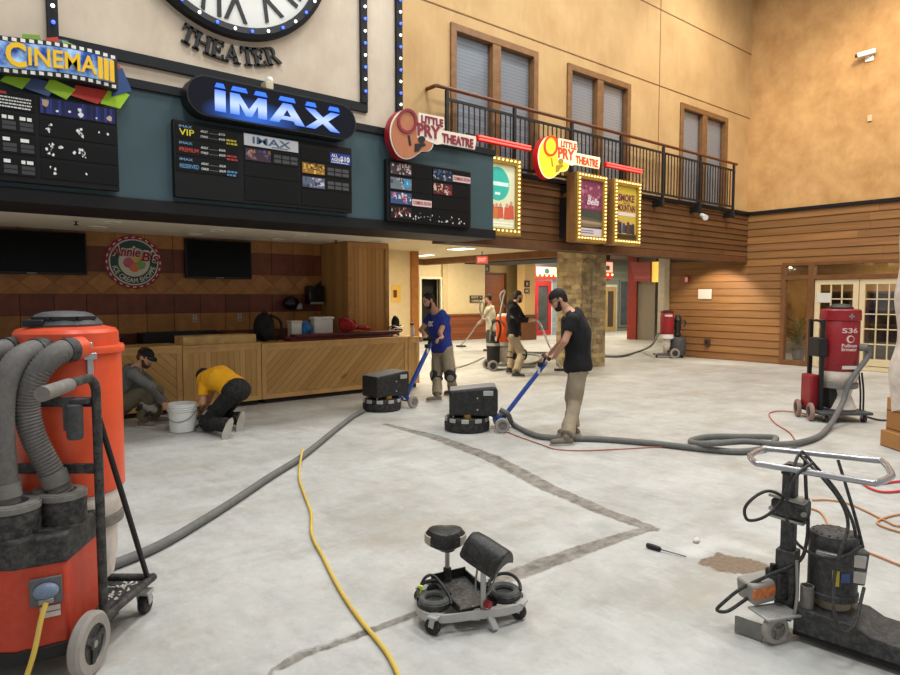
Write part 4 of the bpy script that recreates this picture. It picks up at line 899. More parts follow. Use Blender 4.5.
G().bx(XR - .06, XR, 8.74, 8.88, .34, .52).build('outlet_box', mat('outlet_brown', sr(70, 50, 36), .5), ot, bevel=.008); G().bx(XR - .07, XR - .055, 8.78, 8.84, .38, .48).build('socket', BLACK, ot)
pp = fl(806, 305, 1.5); q = pX(804, 308, XR - .02); tag(G().bx(XR - .02, XR - .012, 5.86, 6.16, 1.5, 1.72).build('door_notice', PAPER), 'white notice taped inside the glass entrance door', 'notice')
# --- corridor signs
ex = thing('exit_sign', (9.63, 10.7, 2.44), 'red lit exit sign hanging from the corridor ceiling', 'exit sign')
e0 = fl(476, 264, 2.44); e1 = fl(488, 264, 2.44); ux = (e1 - e0).normalized()
G().frame(e0, ux, YUY, (e1 - e0).length, .2, .02, .04).build('sign_frame', mat('exit_case', sr(150, 140, 130), .5), ex)
g = G(); nzv = ux.cross(YUY); g.prism([(.02, .02), ((e1 - e0).length - .02, .02), ((e1 - e0).length - .02, .18), (.02, .18)], e0 + nzv * .005, ux, YUY, .02); g.build('sign_panel', glow('exit_red_panel', (.75, .06, .04), .9), ex)
g = G(); g.text('EXIT', e0 + ux * ((e1 - e0).length / 2) + V((0, 0, .06)) + nzv * .027, ux, YUY, .09, .004, .2, 'CENTER', .03); g.build('exit_lettering', glow('exit_red_letter', (1, .2, .15), 2.2), ex)
m_ = (e0 + e1) / 2; G().cyl(m_ + V((0, 0, .2)), m_ + V((0, 0, .31)), .012).build('stem', BLACK, ex)
def plate(name, pts, Y, txt, lab, cat='sign'):
    (x0, z1), (x1, z0) = XZ(pts[0], pts[1], Y), XZ(pts[2], pts[3], Y); t = thing(name, ((x0 + x1) / 2, Y, z0), lab, cat)
    G().bx(x0, x1, Y - .01, Y + .02, z0, z1).build('sign_board', mat('dark_brown_plate', sr(52, 36, 28), .5), t)
    g = G(); n = len(txt)
    for k, s in enumerate(txt): hh = (z1 - z0) / n; g.text(s, ((x0 + x1) / 2, Y - .01, z1 - hh * (k + .8)), YUX, YUY, hh * .6, .006, (x1 - x0) * (.8 if len(s) > 1 else .35), 'CENTER', .02)
    g.build('sign_lettering', mat('plate_letter', sr(206, 190, 160), .5), t, smooth=0)
plate('corridor_sign', (470, 295.5, 482.5, 302.5), 18.48, ['EXIT >', 'CORRIDOR'], 'dark brown sign with two lines on the cream corridor wall')
plate('door_sign', (484, 265, 489.5, 272), 19.24, ['A'], 'dark plate above the brown corridor door')
plate('restroom_sign', (524.5, 280.5, 529.5, 287), 16.82, ['M'], 'upper of the two dark plates on the tan pier', 'sign')
plate('restroom_sign', (524.5, 288.5, 529.5, 293.5), 16.82, ['WC'], 'lower of the two dark plates on the tan pier', 'sign')
yp = thing('yellow_poster', (8, 12.98, 1.5), 'yellow paper with a dark picture on the cream wall', 'poster')
(x0, z1), (x1, z0) = XZ(392, 285, 12.98), XZ(401, 302, 12.98); G().bx(x0, x1, 12.985, 12.998, z0, z1).build('paper', mat('yellow_paper', sr(236, 190, 84), .7, var=.04), yp)
(a, d), (b, c) = XZ(393.4, 290, 12.98), XZ(397, 297.5, 12.98); G().bx(a, b, 12.978, 12.984, c, d).build('picture', mat('picture_brown', sr(110, 64, 34), .6, var=.4, ns=40), yp)
# lit shop signs
def shopsign(px, Y, lab, n, body):
    (x0, z1), (x1, z0) = XZ(px[0], px[1], Y), XZ(px[2], px[3], Y); t = thing('shop_sign', ((x0 + x1) / 2, Y, z0), lab, 'sign', 'lit red shop signs in the far hall')
    G().bx(x0, x1, Y - .02, Y + .18, z0, z1).build('sign_case', mat('lit_red_case', sr(190, 40, 30), .4, emit=.7), t, bevel=.02)
    w, h = x1 - x0, z1 - z0; G().bx(x0 + w * .1, x1 - w * .02, Y - .04, Y - .02, z0 + h * .38, z1 - h * .05).build('sign_face', glow('lit_cream_face', sr(*body), 1.0), t)
    bulbs(t, [(x0 + w * (.15 + .8 * k / (n - 1)), Y - .04, z0 + h * .18) for k in range(n)], .05, [BULBG])
    g = G(); g.prism([(x0 + w * .55 + .15 * math.cos(2 * PI * k / 14), z0 + h * .62 + .12 * math.sin(2 * PI * k / 14)) for k in range(14)], (0, Y - .04, 0), YUX, YUY, .01); g.build('emblem', mat('teal_emblem', sr(70, 110, 120), .5), t, smooth=0)
shopsign((533.5, 266, 556, 279), 18.3, 'lit red and cream shop sign above the red door', 5, (250, 226, 170))
shopsign((601, 261, 612, 279), 18.3, 'lit red shop sign right of the stone pillar', 3, (255, 170, 140))
aw = [pX(x, y_, 20.7) for x, y_ in ((631, 262), (651, 262), (651, 282), (636, 281))]
g = G(); g.prism([(-(p.y), p.z) for p in aw], (20.74, 0, 0), XUX, XUY, .1); g.build('shop_awning', plank('red_awning_boards', (0, 0, 1), (0, 1, 0), .12, sr(140, 66, 62), sr(168, 90, 84), sr(110, 50, 46), knots=0), label='red slatted awning panel on the grey shop wall', cat='awning', smooth=0)
p0, p1 = pX(652.5, 262, 20.9), pX(660, 282, 20.9); tag(G().bx(20.88, 20.95, p1.y, p0.y, p1.z, p0.z).build('lit_banner', glow('lit_yellow_banner', sr(250, 200, 90), .8)), 'lit yellow banner hanging in the dark gap of the far hall', 'banner')
g = thing('speaker_box', pX(697, 291, XR), 'x', 'x') if False else None
# fluorescent panels in the corridor ceiling
FLUO = glow('fluorescent_panel', (1, .93, .78), 3.0)
for (px, lab) in (((419, 254.5, 432), 'fluorescent ceiling panel deep in the corridor, above the post'), ((446, 248, 476), 'wide fluorescent ceiling panel just past the marquee end')):
    c = fl((px[0] + px[2]) / 2, px[1], ZC); w = (fl(px[2], px[1], ZC) - fl(px[0], px[1], ZC)).length
    t = thing('ceiling_panel_light', c, lab, 'ceiling light', 'fluorescent panels in the corridor ceiling')
    G().box(c + V((0, 0, -.012)), (w * .55, .62, .024)).build('panel_frame', WHITE, t); G().box(c + V((0, 0, -.027)), (w * .52, .56, .008)).build('diffuser', FLUO, t)
# ================================================================ COUNTER, WALL FITTINGS, THINGS ON THE COUNTER
PW1, PW2 = sr(184, 138, 78), sr(226, 184, 120)
DG1 = plank('diagonal_pine', (.7071, 0, -.7071), (.7071, 0, .7071), .095, PW1, PW2, groove=sr(110, 76, 42), knots=2.4)
DG2 = plank('diagonal_pine_mirrored', (.7071, 0, .7071), (.7071, 0, -.7071), .095, PW1, PW2, groove=sr(110, 76, 42), knots=2.4)
VPL = plank('upright_pine', (1, 0, 0), (0, 0, 1), .085, PW1, PW2, groove=sr(110, 76, 42), knots=2.4)
PINE = mat('pine_trim', sr(214, 170, 108), .55, var=.16, ns=5)
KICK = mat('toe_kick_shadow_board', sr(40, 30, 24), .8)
def unit(x0, x1, top, m, lab):
    t = thing('counter_unit', ((x0 + x1) / 2, YC + .35, 0), lab, 'counter', 'pine clad units of the long serving counter')
    G().bx(x0, x1, YC + .02, YC + .58, .07, top - .04).build('body', PINE, t, bevel=.004)
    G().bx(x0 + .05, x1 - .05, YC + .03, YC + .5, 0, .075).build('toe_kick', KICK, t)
    G().bx(x0 + .06, x1 - .06, YC + .008, YC + .02, .16, top - .1).build('front_panel', m, t, smooth=0)
    G().frame((x0, YC + .02, .07), YUX, YUY, x1 - x0, top - .11, .07, .03).build('front_frame', PINE, t, bevel=.004)
    G().bx(x0, x1, YC - .03, YC + .6, top - .04, top).build('countertop', PINE, t, bevel=.006)
unit(-.6, 2.82, .96, DG2, 'counter unit with boards slanting down to the right, behind the crouching man')
unit(2.83, 3.98, .95, VPL, 'counter unit with upright boards behind the kneeling man in yellow')
unit(3.99, 6.72, .93, DG1, 'long counter unit with boards slanting up to the right under the maroon panels')
unit(6.73, 6.98, .92, VPL, 'narrow end unit of the counter beside the man in blue')
# televisions
TVM = mat('tv_glass', sr(8, 8, 9), .2, spec=.12)
for (a, b, z0, z1, lab) in ((.55, 1.95, 1.96, 2.585, 'wide black television left of the round ice cream sign'), (3.37, 4.48, 1.94, 2.585, 'black television right of the round ice cream sign')):
    t = thing('television', ((a + b) / 2, YB - .1, z0), lab, 'television', 'televisions on the tiled wall')
    G().bx(a, b, YB - .09, YB - .02, z0, z1).build('tv_case', BLACK, t, bevel=.008); G().bx(a + .02, b - .02, YB - .094, YB - .088, z0 + .03, z1 - .02).build('screen', TVM, t)
    G().bx((a + b) / 2 - .06, (a + b) / 2 + .06, YB - .095, YB - .09, z0 + .008, z0 + .02).build('badge', STEEL, t)
# round sign
ys = YB - .03; cx, cz, R = 2.61, 2.175, .415
rs = thing('round_shop_sign', (cx, YB, cz - R), 'round ice cream sign with red rim between the televisions', 'sign')
def disc(r, y, th, n=64, sc=0): return [(cx + (r + sc * math.sin(20 * 2 * PI * k / n)) * math.cos(2 * PI * k / n), cz + (r + sc * math.sin(20 * 2 * PI * k / n)) * math.sin(2 * PI * k / n)) for k in range(n)]
def dsc(nm, r, y, c, sc=0): return G().prism(disc(r, y, 0, 160, sc), (0, y, 0), YUX, YUY, .008).build(nm, mat(nm + '_paint', sr(*c), .5, var=.05), rs, smooth=0)
dsc('rim', R, ys + .02, (146, 32, 40), .008); dsc('white_ring', R * .86, ys + .011, (206, 204, 196)); dsc('green_ring', R * .81, ys + .002, (40, 72, 66)); dsc('centre_disc', R * .54, ys - .007, (206, 200, 186))
for k in range(24):
    a = 2 * PI * k / 24; u = V((math.cos(a), 0, math.sin(a))); G().box(V((cx, ys + .01, cz)) + u * R * .93, (.045, .006, .014), Matrix.Rotation(PI / 2 - a, 3, 'Y')).build('rim_dash', WHITE, rs)
for (dx, dz, c) in ((-.075, -.01, (196, 90, 120)), (.02, .06, (214, 170, 80)), (.08, -.03, (120, 170, 90)), (0.0, -.07, (220, 120, 70))):
    G().ball((cx + dx, ys - .018, cz + dz), (.085, .012, .08)).build('ice_cream_scoop', mat('scoop_%d' % c[1], sr(*c), .5), rs)
g = G(); g.text('ICE CREAM SHOPPE', (cx, ys - .006, cz), YUX, YUY, .075, .006, .78, 'CENTER', .01, 0, lambda x, y: ((R * .77 - y) * math.sin(x / (R * .70)), -(R * .77 - y) * math.cos(x / (R * .70)))); g.build('ring_lettering', mat('cream_letters', sr(216, 214, 196), .5), rs, smooth=0)
g = G(); 
for (s, dx, dz, w, h) in (('Annie', -.32, .10, .40, .15), ("B's", .10, .02, .25, .15)): g.text(s, (cx + dx, ys - .034, cz + dz), YUX, YUY, h + .02, .004, w, 'LEFT', .06, .2, lambda x, y: (x, y + x * -.05))
g.build('name_outline_lettering', mat('name_outline', sr(222, 216, 206), .5), rs, smooth=0)
g = G()
for (s, dx, dz, w, h) in (('Annie', -.32, .10, .40, .15), ("B's", .10, .02, .25, .15)): g.text(s, (cx + dx, ys - .04, cz + dz), YUX, YUY, h, .008, w, 'LEFT', .02, .2, lambda x, y: (x, y + x * -.05))
g.build('name_lettering', mat('name_red', sr(150, 26, 40), .5), rs, smooth=0)
# outlets, dispensers
for (x, lab) in ((3.52, 'pale outlet plate on the tiled wall, left one of two'), (4.28, 'pale outlet plate on the tiled wall below the right television')):
    t = thing('wall_outlet', (x, YB, 1.22), lab, 'outlet', 'outlets on the tiled wall'); t['kind'] = 'thing'
    G().bx(x - .035, x + .035, YB - .012, YB, 1.22, 1.34).build('outlet_plate', mat('pale_plate', sr(190, 182, 170), .5), t, bevel=.004)
    for s in (-.03, .03): G().bx(x - .015, x + .015, YB - .016, YB - .011, 1.28 + s - .014, 1.28 + s + .014).build('socket', mat('socket_grey', sr(110, 104, 98), .5), t)
td = thing('paper_towel_dispenser', (5.65, YB, 1.5), 'black paper towel dispenser on the tiled wall by the closet', 'dispenser')
G().bx(5.5, 5.82, YB - .22, YB - .01, 1.50, 1.84).build('dispenser_case', mat('smoke_black_plastic', sr(26, 26, 28), .2), td, bevel=.03); G().bx(5.52, 5.80, YB - .225, YB - .2, 1.50, 1.54).build('paper_slot', STEEL, td)
sd = thing('soap_dispenser', (5.2, YB, 1.4), 'rounded black soap dispenser left of the towel dispenser', 'dispenser')
G().ball((5.2, YB - .1, 1.52), (.15, .1, .13)).build('dispenser_case', bpy.data.materials['smoke_black_plastic'], sd); G().bx(5.28, 5.40, YB - .16, YB - .02, 1.40, 1.52).build('spout', STEEL, sd, bevel=.02)
# ceiling fittings in the soffit
zs = ZF
for i, p in enumerate([(130, 216), (112, 222), (98, 227), (195, 234), (216, 230), (240, 225.5), (277, 239), (300, 235), (329, 232), (377, 241)]):
    c = fl(*p, zs); nb = ('round recessed downlight in the soffit above the left television', 'recessed downlight over the round ice cream sign', 'recessed downlight above the right television', 'recessed downlight over the towel dispenser', 'recessed downlight in front of the timber closet')[min(4, int(i / 2.2))]
    t = thing('downlight', c, nb, 'ceiling light', 'recessed downlights in the soffit: ' + nb)
    G().lathe([(.11, 0), (.115, -.012), (.085, -.016), (.08, 0)], c, n=24).build('trim_ring', mat('downlight_ring', sr(236, 230, 214), .35) if i == 0 else bpy.data.materials['downlight_ring'], t); G().cyl(c + V((0, 0, -.004)), c + V((0, 0, -.008)), .08).build('reflector', mat('downlight_reflector', sr(70, 66, 58), .25, .3) if i == 0 else bpy.data.materials['downlight_reflector'], t)
for p, lab in (((76, 221), 'dark sprinkler head in the soffit above the left television'), ((336, 240), 'sprinkler head in the soffit near the closet'), ((265, 242.5), 'small sprinkler head close to the tiled wall right of the television'), ((296, 243.5), 'small sprinkler head close to the tiled wall above the dispensers')):
    c = fl(*p, zs); t = thing('ceiling_sprinkler', c + V((0, 0, -.06)), lab, 'sprinkler'); G().cyl(c, c + V((0, 0, -.045)), .012).build('stem', BLACK, t); G().cyl(c + V((0, 0, -.045)), c + V((0, 0, -.055)), .03).build('deflector', BLACK, t); G().cyl(c, c + V((0, 0, -.008)), .035).build('escutcheon', STEEL, t)
# things standing on the counter
yt = YC + .25
PLY = vmat('raw_plywood', .7, .2, (8, 1, 1), 6)
g = thing('plywood_crate', (3.4, yt, .95), 'open raw plywood crate on the counter behind the kneeling man', 'crate')
ply = mat('plywood_face', sr(206, 170, 112), .7, var=.22, ns=9)
G().bx(2.86, 3.93, yt - .2, yt - .18, .951, 1.07).build('front_board', ply, g); G().bx(2.86, 3.93, yt + .18, yt + .2, .951, 1.07).build('back_board', ply, g)
for x in (2.86, 3.16, 3.91): G().bx(x, x + .02, yt - .18, yt + .18, .951, 1.07).build('end_board', ply, g)
G().bx(2.88, 3.91, yt - .18, yt + .18, .951, .965).build('bottom_board', ply, g)
tr = thing('black_tray', (3.4, 10.6, 1.12), 'x', 'tray'); bpy.data.objects.remove(tr)
bc = thing('back_counter', (2.5, 10.7, 0), 'dark worktop cabinet along the tiled wall behind the serving counter', 'counter')
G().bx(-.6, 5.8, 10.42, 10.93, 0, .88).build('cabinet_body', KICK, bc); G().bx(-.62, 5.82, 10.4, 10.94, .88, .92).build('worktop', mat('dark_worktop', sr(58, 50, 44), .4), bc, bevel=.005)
def blackgear(name, x, y, z, w, d, h, lab):
    t = thing(name, (x, y, z), lab, 'tray'); G().frame((x - w / 2, y - d / 2, z + .001), (1, 0, 0), (0, 1, 0), w, d, .03, h).build('rim', BLACK, t); G().bx(x - w / 2 + .02, x + w / 2 - .02, y - d / 2 + .02, y + d / 2 - .02, z + .001, z + .02).build('tray_base', BLKDUST, t)
blackgear('black_tray', 3.2, 10.66, .92, 1.2, .4, .16, 'black shallow tray on the back worktop behind the plywood crate')
blackgear('black_tray', 1.9, 10.66, .92, .8, .4, .1, 'small black tray on the back worktop behind the crouching man')
bk = thing('backpack', (4.25, yt + .1, .93), 'black backpack on the counter left of the white boxes', 'bag')
G().ball((4.2, yt + .12, 1.16), (.17, .13, .23)).build('bag_body', mat('black_nylon', sr(22, 22, 24), .8), bk); G().ball((4.2, yt - .0, 1.08), (.11, .06, .11)).build('front_pocket', bpy.data.materials['black_nylon'], bk); G().tube([(4.3, yt + .1, 1.35), (4.42, yt, 1.25), (4.42, yt, 1.02), (4.34, yt + .02, .95)], .022, 8).build('shoulder_strap', bpy.data.materials['black_nylon'], bk); G().tube([(4.15, yt + .1, 1.36), (4.2, yt + .1, 1.42), (4.25, yt + .1, 1.36)], .014, 8).build('handle', bpy.data.materials['black_nylon'], bk)
mar = mat('maroon_laminate', sr(98, 36, 40), .5, var=.15)
for k, (x0, x1, y0, y1, lab) in enumerate(((4.5, 6.45, yt - .2, yt + .05, 'lowest maroon panel of the stack on the counter'), (4.46, 6.6, yt - .12, yt + .12, 'middle maroon panel of the stack on the counter'), (4.6, 6.66, yt - .16, yt + .06, 'topmost maroon panel of the stack on the counter'))):
    tag(G().bx(x0, x1, y0, y1, .932 + k * .034, .963 + k * .034).build('maroon_panel', mar, bevel=.004), lab, 'panel', 'maroon panels stacked on the counter')
bx_ = lambda n, x0, x1, y0, y1, z0, z1, m, lab, cat: tag(G().bx(x0, x1, y0, y1, z0, z1).build(n, m, bevel=.015), lab, cat)
w1 = thing('white_carton', (4.75, yt + .24, .93), 'small white carton beside the backpack', 'box'); G().bx(4.68, 4.86, yt + .14, yt + .30, .931, 1.24).build('carton', WHITE, w1, bevel=.008); G().bx(4.67, 4.87, yt + .13, yt + .31, 1.2, 1.245).build('lid', PAPER, w1, bevel=.008)
w2 = thing('white_tub', (5.25, yt + .24, .93), 'large white plastic tub on the counter behind the maroon panels', 'tub'); G().bx(5.1, 5.45, yt + .14, yt + .32, .931, 1.27).build('tub', WHITE, w2, bevel=.03); G().bx(5.08, 5.47, yt + .13, yt + .33, 1.25, 1.30).build('lid', WHITE, w2, bevel=.02)
bb = G(); bb.ball((4.98, yt + .22, 1.09), (.095, .08, .15)); tag(bb.build('blue_bag', mat('blue_plastic', sr(50, 120, 190), .4, var=.35, ns=18), remesh=.012, wrinkle=.03), 'crumpled blue plastic bag between white carton and white tub', 'bag')
gc = G(); gc.ball((5.62, yt - .04, 1.16), (.17, .11, .11)); gc.ball((5.84, yt - .05, 1.11), (.24, .1, .035), Matrix.Rotation(.1, 3, 'Y')); gc.ball((5.55, yt - .03, 1.22), (.08, .07, .08))
tag(gc.build('red_cloth', mat('red_fabric', sr(150, 20, 30), .8, var=.25), remesh=.015, wrinkle=.035), 'bright red cloth crumpled on top of the maroon panels', 'cloth')
cp = thing('cable_pile', (6.8, yt, .93), 'tangle of black and white cables at the end of the counter', 'cables')
random.seed(3)
for k in range(9):
    c0 = V((6.80 + random.uniform(-.02, .06), yt + .24 + random.uniform(-.06, .06), .945 + .018 * k)); r0 = random.uniform(.05, .1)
    G().tube([c0 + V((r0 * math.cos(a), r0 * .9 * math.sin(a), .02 * math.sin(2 * a + k))) for a in [2 * PI * i / 9 for i in range(9)]], .013, 6, 5, True).build('cable_coil', [BLACK, BLACK, WHITE][k % 3], cp)
G().ball((6.80, yt + .24, 1.15), (.08, .07, .14)).build('tool_head', BLACK, cp)
sb = thing('spray_bottle', (6.92, yt - .05, .92), 'clear white spray bottle at the counter end beside the man in blue', 'bottle')
G().lathe([(.035, .921), (.037, .93), (.037, 1.06), (.014, 1.1), (.014, 1.12)], (6.93, yt - .12, 0)).build('bottle', WHITE, sb); G().box((6.915, yt - .12, 1.14), (.07, .03, .04)).build('nozzle', BLACK, sb, bevel=.006)
# ================================================================ MACHINES
UT = frameT((0, 0, 0), RT)                        # x = to the right of the room view, y = away, z up, measured on the floor
def U(u, v, z=0.0): return UT @ V((u, v, z))
ORG_M = mat('orange_tank_paint', sr(222, 82, 46), .35, dust=.12, var=.1, dcol=sr(214, 150, 124))
RED_M = mat('orange_red_panel', sr(190, 62, 38), .5, dust=.3, var=.14, dcol=sr(190, 130, 110))
DARKG = mat('dark_grey_plastic', sr(66, 66, 70), .55, dust=.25)
HOSE = mat('grey_corrugated_hose', sr(104, 101, 99), .75, dust=.35, ns=14)
HOSED = mat('floor_hose_grey', sr(104, 104, 102), .7, dust=.25)
YCORD = mat('yellow_cord', sr(214, 180, 74), .55, dust=.6, dcol=sr(208, 194, 150), ns=3)
GREYW = mat('dusty_grey_tyre', sr(150, 144, 138), .8, dust=.5)
SILV = mat('dusty_aluminium', sr(176, 176, 174), .45, .35, dust=.3)
BLUE = mat('blue_machine_paint', sr(36, 76, 160), .45, dust=.15)
REDV = mat('deep_red_vacuum_paint', sr(142, 26, 36), .4, dust=.08, var=.1)
BAG = None
def bagm():
    t = NT('cloudy_plastic'); d = t.b; tr = t.n('ShaderNodeBsdfTransparent'); mx = t.n('ShaderNodeMixShader'); t.fin(sr(226, 214, 204), .35, 0, .4)
    n = t.noise(t.obj(), 9, 4); t.l(t.ramp(n, .2, .75), mx.inputs[0]); mx.inputs[0].default_value = .7
    t.l(t.math('MULTIPLY_ADD', t.ramp(n, .3, .7), .3, .68), mx.inputs[0]); t.l(tr.outputs[0], mx.inputs[1]); t.l(d.outputs[0], mx.inputs[2]); t.l(mx.outputs[0], t.out.inputs[0]); return t.m
BAG = bagm()
def wheel(par, c, ax, r, w, tyre, hub=None, name='wheel', T=None):
    g = G(T); k = r * .62; g.lathe([(k, -w / 2), (r * .9, -w / 2), (r, -w * .28), (r, w * .28), (r * .9, w / 2), (k, w / 2), (k, -w / 2)], c, ax, 28, cap=False); wo = g.build(name, tyre, par)
    g = G(T); g.lathe([(k, -w * .3), (k, w * .3)], c, ax, 24); g.lathe([(r * .2, -w * .5), (r * .2, w * .5)], c, ax, 16)
    x, y, z = basis(ax)
    for i in range(3): a = 2 * PI * i / 3 + .4; g.beam(V(c) + z * w * .36, V(c) + z * w * .36 + (x * math.cos(a) + y * math.sin(a)) * k * .95, r * .2, w * .2, z)
    g.build('hub', hub or BLKDUST, wo); return wo
def caster(par, p, r=.045, T=UT, yaw=0):
    T = T @ Matrix.Translation((p[0], p[1], 0)) @ Matrix.Rotation(yaw, 4, 'Z'); p = (0, 0)
    g = G(T); g.box((p[0], p[1], r * 2.25), (r * 1.5, r * 1.4, r * .3)); 
    for s in (-1, 1): g.beam((p[0] + s * r * .55, p[1], r * 2.1), (p[0] + s * r * .55, p[1] + r * .25, r), r * .15, r * .7, (0, 1, 0))
    o = g.build('caster', SILV, par, bevel=.002)
    g = G(T); g.lathe([(r * .35, -r * .36), (r * .92, -r * .36), (r, -r * .2), (r, r * .2), (r * .92, r * .36), (r * .35, r * .36)], (p[0], p[1] + r * .25, r), (1, 0, 0), 22); g.build('caster_wheel', RUBBER, o); return o
# ---------------------------------------------------------------- big orange dust extractor in front
UX = UT @ Matrix.Translation((-.042, 0, 0))
X = thing('dust_extractor', U(-1.85, 2.95), 'tall orange drum dust extractor with three grey corrugated hoses at the front', 'dust extractor')
foot = [(-2.3, 2.60), (-1.775, 2.60), (-1.605, 2.70), (-1.655, 3.10), (-2.4, 3.10)]
pr = lambda pts, z0, z1, g=None: (g or G(UX)).prism(pts, (0, 0, z0), (1, 0, 0), (0, 1, 0), z1 - z0)
grow = lambda pts, k: [(-2.0 + (p[0] + 2.0) * k, 2.85 + (p[1] - 2.85) * k) for p in pts]
pr(foot, .16, .525).build('cabinet', RED_M, X, bevel=.012)
pr(grow(foot, 1.02), .51, .64).build('cabinet_lid', BLKDUST, X, bevel=.014)
pr(grow(foot, 1.0), .10, .162).build('cabinet_base', BLACK, X, bevel=.008)
tc = (-1.825, 3.14)
G(UX).lathe([(.222, .70), (.232, .71), (.234, 1.38), (.226, 1.40)], (*tc, 0), n=56).build('drum', ORG_M, X)
G(UX).lathe([(.234, 1.372), (.248, 1.378), (.25, 1.40), (.244, 1.412), (.23, 1.412)], (*tc, 0), n=56).build('drum_clamp_ring', ORG_M, X)
G(UX).lathe([(.226, 1.408), (.224, 1.475), (.21, 1.492), (.16, 1.505)], (*tc, 0), n=56).build('drum_lid', ORG_M, X)
mh = G(UX).lathe([(.163, 1.50), (.165, 1.515), (.15, 1.535), (.12, 1.562), (.09, 1.573), (.04, 1.578)], (tc[0] - .01, tc[1], 0), n=44).build('motor_cover', DARKG, X)
g = G(UX)
for a in (-100, -60, -20): A = math.radians(a); g.box((tc[0] - .01 + .14 * math.cos(A), tc[1] + .14 * math.sin(A), 1.545), (.02, .10, .016), Matrix.Rotation(A, 3, 'Z'))
g.build('vent_slot', BLACK, mh)
G(UX).box((tc[0] - .06, tc[1] - .155, 1.525), (.1, .03, .03)).build('cover_clip', BLACK, mh, bevel=.006)
sk = G(UX); sk.lathe([(.218, .705), (.226, .66), (.224, .60), (.2, .56)], (*tc, 0), n=44); sk.build('dust_bag_skirt', BAG, X)
G(UX).lathe([(.20, .525), (.222, .53), (.222, .575), (.20, .58)], (*tc, 0), n=44).build('bag_ring', GREYR, X)
G(UX).lathe([(.10, .19), (.17, .26), (.19, .4), (.19, .53)], (*tc, 0), n=32).build('dust_bag', BAG, X)
A = math.radians(-38); lx, ly = tc[0] + .238 * math.cos(A), tc[1] + .238 * math.sin(A); RA = Matrix.Rotation(A, 3, 'Z')
la = G(UX).box((lx, ly, 1.36), (.016, .028, .15), RA).box((lx + .004, ly - .006, 1.37), (.02, .06, .03), RA).build('latch', CHROME, X, bevel=.003)
g = G(UX); g.text('K1', (tc[0] + .105, tc[1] - .207, 1.43), (1, .62, 0), (0, 0, 1), .035, .003); g.build('marker_lettering', BLACK, X)
# hose ports and hoses
for k, (px, path) in enumerate((((70, 343), [(74, 349, 2.935), (64, 351, 2.88), (49, 360, 2.82), (33, 381, 2.79), (27, 405, 2.79), (32, 433, 2.80), (44, 458, 2.82), (55, 478, 2.84), (61, 492, 2.85)]), ((42, 343), [(46, 349, 2.94), (34, 351, 2.86), (16, 362, 2.77), (4, 388, 2.72), (1, 425, 2.70), (3, 460, 2.70), (6, 490, 2.70), (8, 506, 2.70)]), ((13, 343), [(18, 348, 2.99), (6, 350, 2.92), (-12, 358, 2.86), (-24, 390, 2.84), (-28, 440, 2.84), (-28, 500, 2.84)]))):
    P = [pD(*q) for q in path]
    G().cyl(P[0] + FH * .05, P[1], .056, .052, n=24).build('hose_port', ORG_M, X)
    G().tube(P, .05, 18, 8, step=.0078, corr=.05 if k != 1 else .03).build('corrugated_hose', HOSE, X, smooth=60)
    c0, c1 = P[1], P[1] + (P[0] - P[1]) * .8; G().cyl(c0, c1, .055, .057, n=24).build('hose_cuff', BLKDUST, X)
    e = P[-1]; d = (P[-2] - P[-1]).normalized(); G().cyl(e - d * .01, e + d * .045, .047, .047, n=24).cyl(e + d * .04, e + d * .1, .058, .056, n=24).build('hose_cuff', GREYR, X)
for (u, v, r, z1) in ((-1.71, 2.86, .098, .775), (-1.84, 2.71, .112, .77), (-2.02, 2.84, .098, .775)):
    G(UX).lathe([(r, .64), (r, z1 - .02), (r * .97, z1), (r * .5, z1 + .004)], (u, v, 0), n=36).build('inlet_pot', BLKDUST, X)
    G(UX).lathe([(r * 1.03, z1 - .028), (r * 1.03, z1 - .004), (r * .9, z1 + .003)], (u, v, 0), n=36).build('pot_lid', GREYR, X)
G(UX).lathe([(.028, .64), (.028, .79), (.022, .79)], (-1.79, 2.83, 0)).build('pipe_stub', GREYR, X); G(UX).lathe([(.04, .64), (.042, .72), (.03, .75)], (-1.90, 2.93, 0)).build('pipe_stub', GREYR, X)
# frame, handle, brace
pu, pv = -1.545, 2.87
G(UX).tube([(pu, pv, .2), (pu, pv, .6), (pu, pv, 1.15), (pu, pv - .005, 1.245), (pu + .002, pv - .05, 1.285), (pu + .008, pv - .14, 1.29), (pu + .055, pv - .42, 1.285)], .02, 14).build('frame_post', BLKDUST, X)
G(UX).cyl((pu + .03, pv - .25, 1.288), (pu + .064, pv - .48, 1.284), .027, .029).build('grip', GREYR, X)
for z in (1.175, .87): G(UX).beam((-2.2, pv + .01, z), (pu, pv + .01, z), .022, .045).build('cross_bar', BLKDUST, X, bevel=.004)
G(UX).cyl((pu + .004, pv + .01, 1.10), (-1.53, 3.26, .2), .013).build('brace', BLACK, X)
G(UX).lathe([(.028, 1.02), (.034, 1.03), (.034, 1.17), (.028, 1.175)], (pu - .065, pv - .06, 0), n=20).box((pu - .105, pv - .04, 1.13), (.03, .03, .15)).box((pu - .05, pv - .03, 1.185), (.07, .05, .02)).build('tool_holder', DARKG, X)
G(UX).bx(-2.3, -1.56, 2.98, 3.29, .145, .165).build('tray', BLKDUST, X, bevel=.004)
for (a, b) in (((-1.555, 2.80, .17), (-1.52, 3.31, .175)), ((-2.3, 3.30, .175), (-1.51, 3.30, .175))): G(UX).cyl(a, b, .02).build('tray_rail', BLKDUST, X)
G(UX).beam((-1.57, 2.66, .15), (-1.56, 3.0, .165), .03, .07).build('axle_plate', BLKDUST, X)
g = G(UX); random.seed(5)
for k in range(40): c = (random.uniform(-1.78, -1.58), random.uniform(3.06, 3.26), .167); a = random.uniform(0, 3); g.box(c, (random.uniform(.01, .035), random.uniform(.005, .012), .006), Matrix.Rotation(a, 3, 'Z'))
